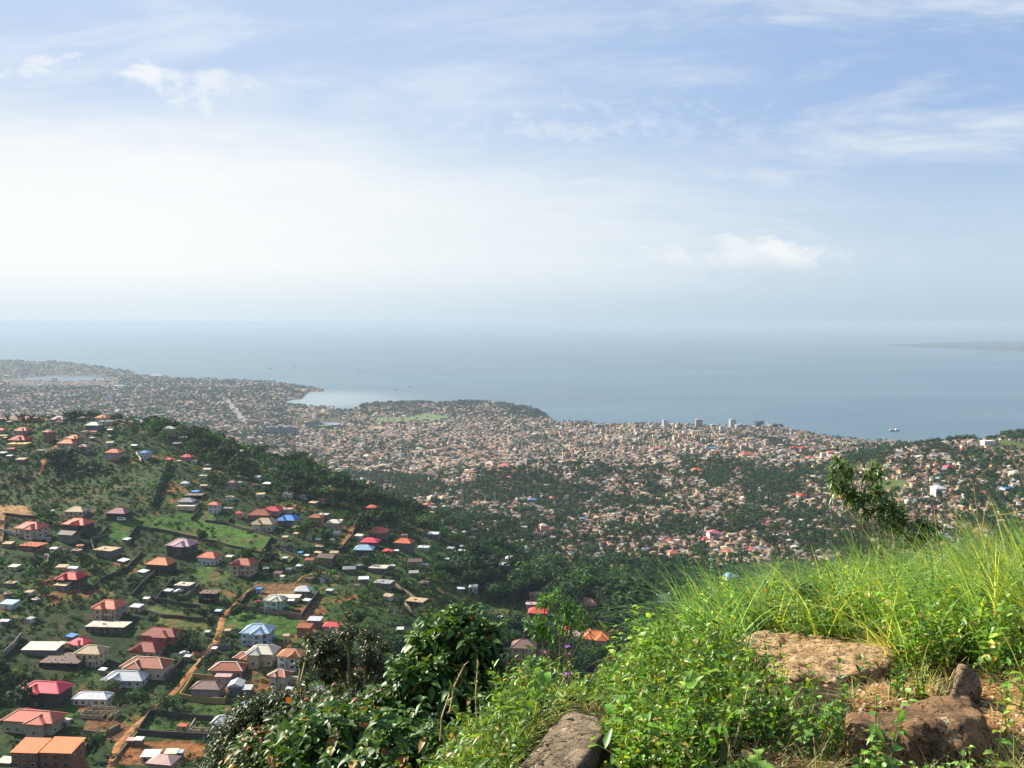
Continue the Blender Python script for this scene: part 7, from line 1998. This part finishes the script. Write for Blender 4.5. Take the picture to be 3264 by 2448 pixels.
plant(*Z6(1290, 1640), 3.35, 5, .40, .066, .6, 'tall broad leaved weed rising in front of the long brown boulder')
plant(*Z6(1220, 1690), 3.25, 7, .22, .055, .62, 'low broad leaved weed at the foot of the long brown boulder')
plant(*Z6(1480, 1700), 3.25, 7, .16, .045, .5, 'small leafy weed under the middle of the long brown boulder')
plant(*Z6(1690, 1690), 3.3, 8, .17, .042, .45, 'small leafy weed under the right half of the long brown boulder')
plant(*Z6(1800, 1560), 3.4, 4, .18, .045, .5, 'single stalked weed before the right end of the long brown boulder')
plant(*Z6(400, 1730), 3.15, 5, .20, .10, .6, 'weed with three large pale leaves at the bottom edge', (.12, .24, .04), (.22, .36, .08))
plant(*Z6(1400, 1090), 4.6, 9, .24, .05, .6, 'dark green weed between the flat slab and the pointed stone', (.04, .12, .02), (.10, .22, .04))
plant(*Z6(1560, 1120), 4.5, 8, .26, .045, .5, 'yellow green weed left of the pointed stone', (.16, .28, .03), (.30, .40, .06))
plant(*Z5(1330, 1100), 4.5, 6, .30, .085, .34, 'rosette of long bright leaves in the grass left of the tilted block')
# dry stalks and seed heads standing out of the grass
def stalk(pts, label, r=.0035, head=True, col=(.34, .30, .14), group='dry grass stalks above the brow'):
    P_ = [P(*q) for q in pts]
    root = P_[0]; e = empty('grass_stalk', root); tag(e, label, 'grass stalk', group)
    b = MB()
    for a, c in zip(P_[:-1], P_[1:]): b.bar(a - root, c - root, r, r * .8, 5)
    b.build('stem', M['straw'], e)
    if head:
        t = P_[-1] - root; d = (P_[-1] - P_[-2]).normalized(); b = MB()
        for i in range(16):
            q = t - d * (i * .012); s = Vector((random.gauss(0, 1), random.gauss(0, 1), random.gauss(.8, .5))).normalized()
            b.bar(q, q + (s * .5 + d * .5) * .028, .0022, .0006, 4)
        b.build('seed_head', M['straw'], e)
S_ = [([(Z4, 1290, 1500, 8), (Z4, 1150, 1280, 8.1), (Z4, 1020, 1140, 8.2)], 'pale bare stalk leaning left beside the dark leafed sapling'),
      ([(Z4, 1655, 1400, 8), (Z4, 1640, 1290, 8), (Z4, 1632, 1200, 8)], 'upright dry stalk, left of two thin ones at the right'),
      ([(Z4, 1778, 1420, 8), (Z4, 1774, 1290, 8), (Z4, 1770, 1195, 8)], 'upright dry stalk, right of two thin ones at the right'),
      ([(Z4, 1920, 1350, 8), (Z4, 1905, 1180, 8), (Z4, 1885, 1030, 8)], 'tallest green brown stalk at the right, second from the edge'),
      ([(Z4, 1930, 1360, 8.2), (Z4, 1955, 1220, 8.2), (Z4, 1985, 1110, 8.2)], 'slanting dry stalk crossing right of the tallest one'),
      ([(Z4, 2250, 1120, 5), (Z4, 2180, 940, 5), (Z4, 2105, 790, 5)], 'near pale grass ear hanging in from the right edge'),
      ([(Z4, 2260, 1100, 5.1), (Z4, 2215, 960, 5.1), (Z4, 2150, 880, 5.1)], 'second pale grass ear at the right edge, lower one'),
      ([(Z4, 2250, 1190, 6), (Z4, 2120, 1215, 6), (Z4, 1985, 1230, 6)], 'nearly level reddish stalk reaching in from the right edge'),
      ([(Z4, 1100, 1480, 8), (Z4, 1030, 1380, 8), (Z4, 965, 1290, 8)], 'brown stalk leaning left at the brow, below the dark leafed sapling'),
      ([(Z6, 330, 1520, 3.3), (Z6, 380, 1330, 3.3), (Z6, 425, 1130, 3.35)], 'dry yellow stalk standing in the hollow before the flat slab'),
      ([(Z6, 320, 1600, 3.25), (Z6, 290, 1500, 3.25), (Z6, 265, 1400, 3.25)], 'short dry stalk crossing left of the yellow one in the hollow'),
      ([(Z5, 2090, 640, 7), (Z5, 2000, 480, 7), (Z5, 1900, 370, 7)], 'long curved straw bending left in front of the cream tiered house'),
      ([(Z5, 2040, 700, 7), (Z5, 1960, 660, 7), (Z5, 1860, 630, 7)], 'straw arching left below the cream tiered house'),
      ([(Z5, 1640, 810, 7), (Z5, 1580, 740, 7), (Z5, 1530, 690, 7)], 'thin brown stalk before the three hot roofs, left one'),
      ([(Z5, 1720, 800, 7), (Z5, 1650, 720, 7), (Z5, 1580, 640, 7)], 'thin brown stalk before the three hot roofs, right one'),
      ([(Z5, 700, 1300, 3.9), (Z5, 730, 1130, 3.95), (Z5, 800, 990, 4)], 'dry forked stalk across the face of the big broad leaved bush'),
      ([(Z5, 880, 1400, 3.9), (Z5, 870, 1200, 3.9), (Z5, 885, 960, 3.9)], 'tall fine stalk right in the big broad leaved bush'),
      ([(Z5, 640, 1480, 3.8), (Z5, 650, 1330, 3.8), (Z5, 700, 1180, 3.85)], 'pale green grass shoot between the two broad leaved bushes'),
      ([(Z5, 1790, 1240, 4.2), (Z5, 1765, 1120, 4.2), (Z5, 1790, 1010, 4.25)], 'curved orange dry blade in the weeds above the tilted block'),
      ([(Z5, 1745, 1560, 3.1), (Z5, 1730, 1440, 3.1), (Z5, 1800, 1330, 3.15)], 'curled straw blade lying over the dark mossy boulder')]
for pts, lab in S_:
    stalk([(*zf(x_, y_), Y_) for zf, x_, y_, Y_ in pts], lab, head='ear' in lab or 'brown' in lab or 'stalk' in lab and 'curled' not in lab)
# purple flowers
def flower(pts, u, v, Y, label, n=5, r=.016):
    top = P(u, v, Y); root = Vector(rootat(u + 2, v + 22, Y)); e = empty('purple_flower', root); tag(e, label, 'flower', 'purple flowers in the weeds')
    b = MB(); tubes(b, (0, 0, 0), top - root, .0025, .0015, 5, 3, .04); b.build('stem', M['stem'], e)
    cs = [top - root + Vector(q) for q in pts]
    B_, D = [], []
    for c in cs:
        for k in range(9):
            a_ = k * .7; B_.append(c); D.append((math.cos(a_) * .8, math.sin(a_) * .8 - .3, .5 + .3 * (k % 2)))
    B_ = np.array([tuple(q) for q in B_]); D = np.array(D); L = np.full(len(B_), r)
    link('petals', leaf_mesh('petals', [leaves(B_, D, L, L * .7, np.full(len(B_), .1))], [gcol(len(B_), (.28, .06, .55), (.45, .16, .70))], M['leaf']), None, e)
    B_ = np.array([(0, 0, .03 + .03 * k) for k in range(6)]); D = np.array([(math.cos(k * 2.4), math.sin(k * 2.4), .4) for k in range(6)]); L = np.full(6, .035)
    link('leaf', leaf_mesh('leaf', [leaves(B_, D, L, L * .3, np.full(6, .3))], [gcol(6, (.05, .13, .02), (.1, .2, .04))], M['leaf']), None, e)
flower([(0, 0, 0), (.014, 0, .004)], *Z5(1455, 880), 5.2, 'single purple flower highest in the weeds below the sapling')
flower([(0, 0, 0), (.02, 0, .004), (.036, 0, -.004), (.05, 0, .006)], *Z5(1422, 1060), 4.6, 'widest cluster of purple flowers in the middle of the weeds')
flower([(0, 0, 0)], *Z5(1478, 925), 5.1, 'pinkish purple flower just below the highest one', r=.012)
flower([(0, 0, 0)], *Z5(12, 1640), 4.0, 'small mauve flower at the bottom edge in the broad leaved bush', r=.012)
HAZE = 5.4e-5
# ------------------------------------------------------------------ haze
hz_m = bpy.data.materials.new('haze'); hz_m.use_nodes = True; hz_m.node_tree.nodes.clear()
N = NT(hz_m.node_tree)
pv = N.n('ShaderNodeVolumePrincipled', {'Color': (0.41, 0.51, 0.625, 1), 'Density': HAZE, 'Anisotropy': 0.1})
N.n('ShaderNodeOutputMaterial', {'Volume': pv.outputs[0]})
b = MB(); b.box(-95000, -1500, -18, 95000, 80000, CAMZ + 12)
tag(b.build('haze', hz_m), 'pale blue haze lying over the town and the bay', 'haze', None, 'stuff')

# where several copies would read alike, say which one of them it is
ORDN = ['first', 'second', 'third', 'fourth', 'fifth', 'sixth', 'seventh', 'eighth', 'ninth', 'tenth', 'eleventh', 'twelfth', 'thirteenth', 'fourteenth', 'fifteenth', 'sixteenth', 'seventeenth', 'eighteenth', 'nineteenth', 'twentieth']
same = {}
for o in SC.objects:
    if o.parent is None and 'label' in o: same.setdefault(o['label'].strip(' ,'), []).append(o)
for lab, os_ in same.items():
    for o in os_: o['label'] = lab
    if len(os_) < 2: continue
    os_.sort(key=lambda o: o.location.x / o.location.y)
    lw = lab.split()[:11] if len(lab.split()) > 11 else lab.split()
    for k, o in enumerate(os_):
        w_ = 'leftmost' if k == 0 else ('rightmost' if k == len(os_) - 1 else ORDN[min(k, 19)] + ' from left')
        o['label'] = ' '.join(lw) + ', ' + w_ + (' of %d' % len(os_) if len(os_) > 2 else ' of two')
for o in SC.objects:
    if 'label' in o and len(o['label'].split()) > 16: o['label'] = ' '.join(o['label'].split()[:16]).strip(' ,')
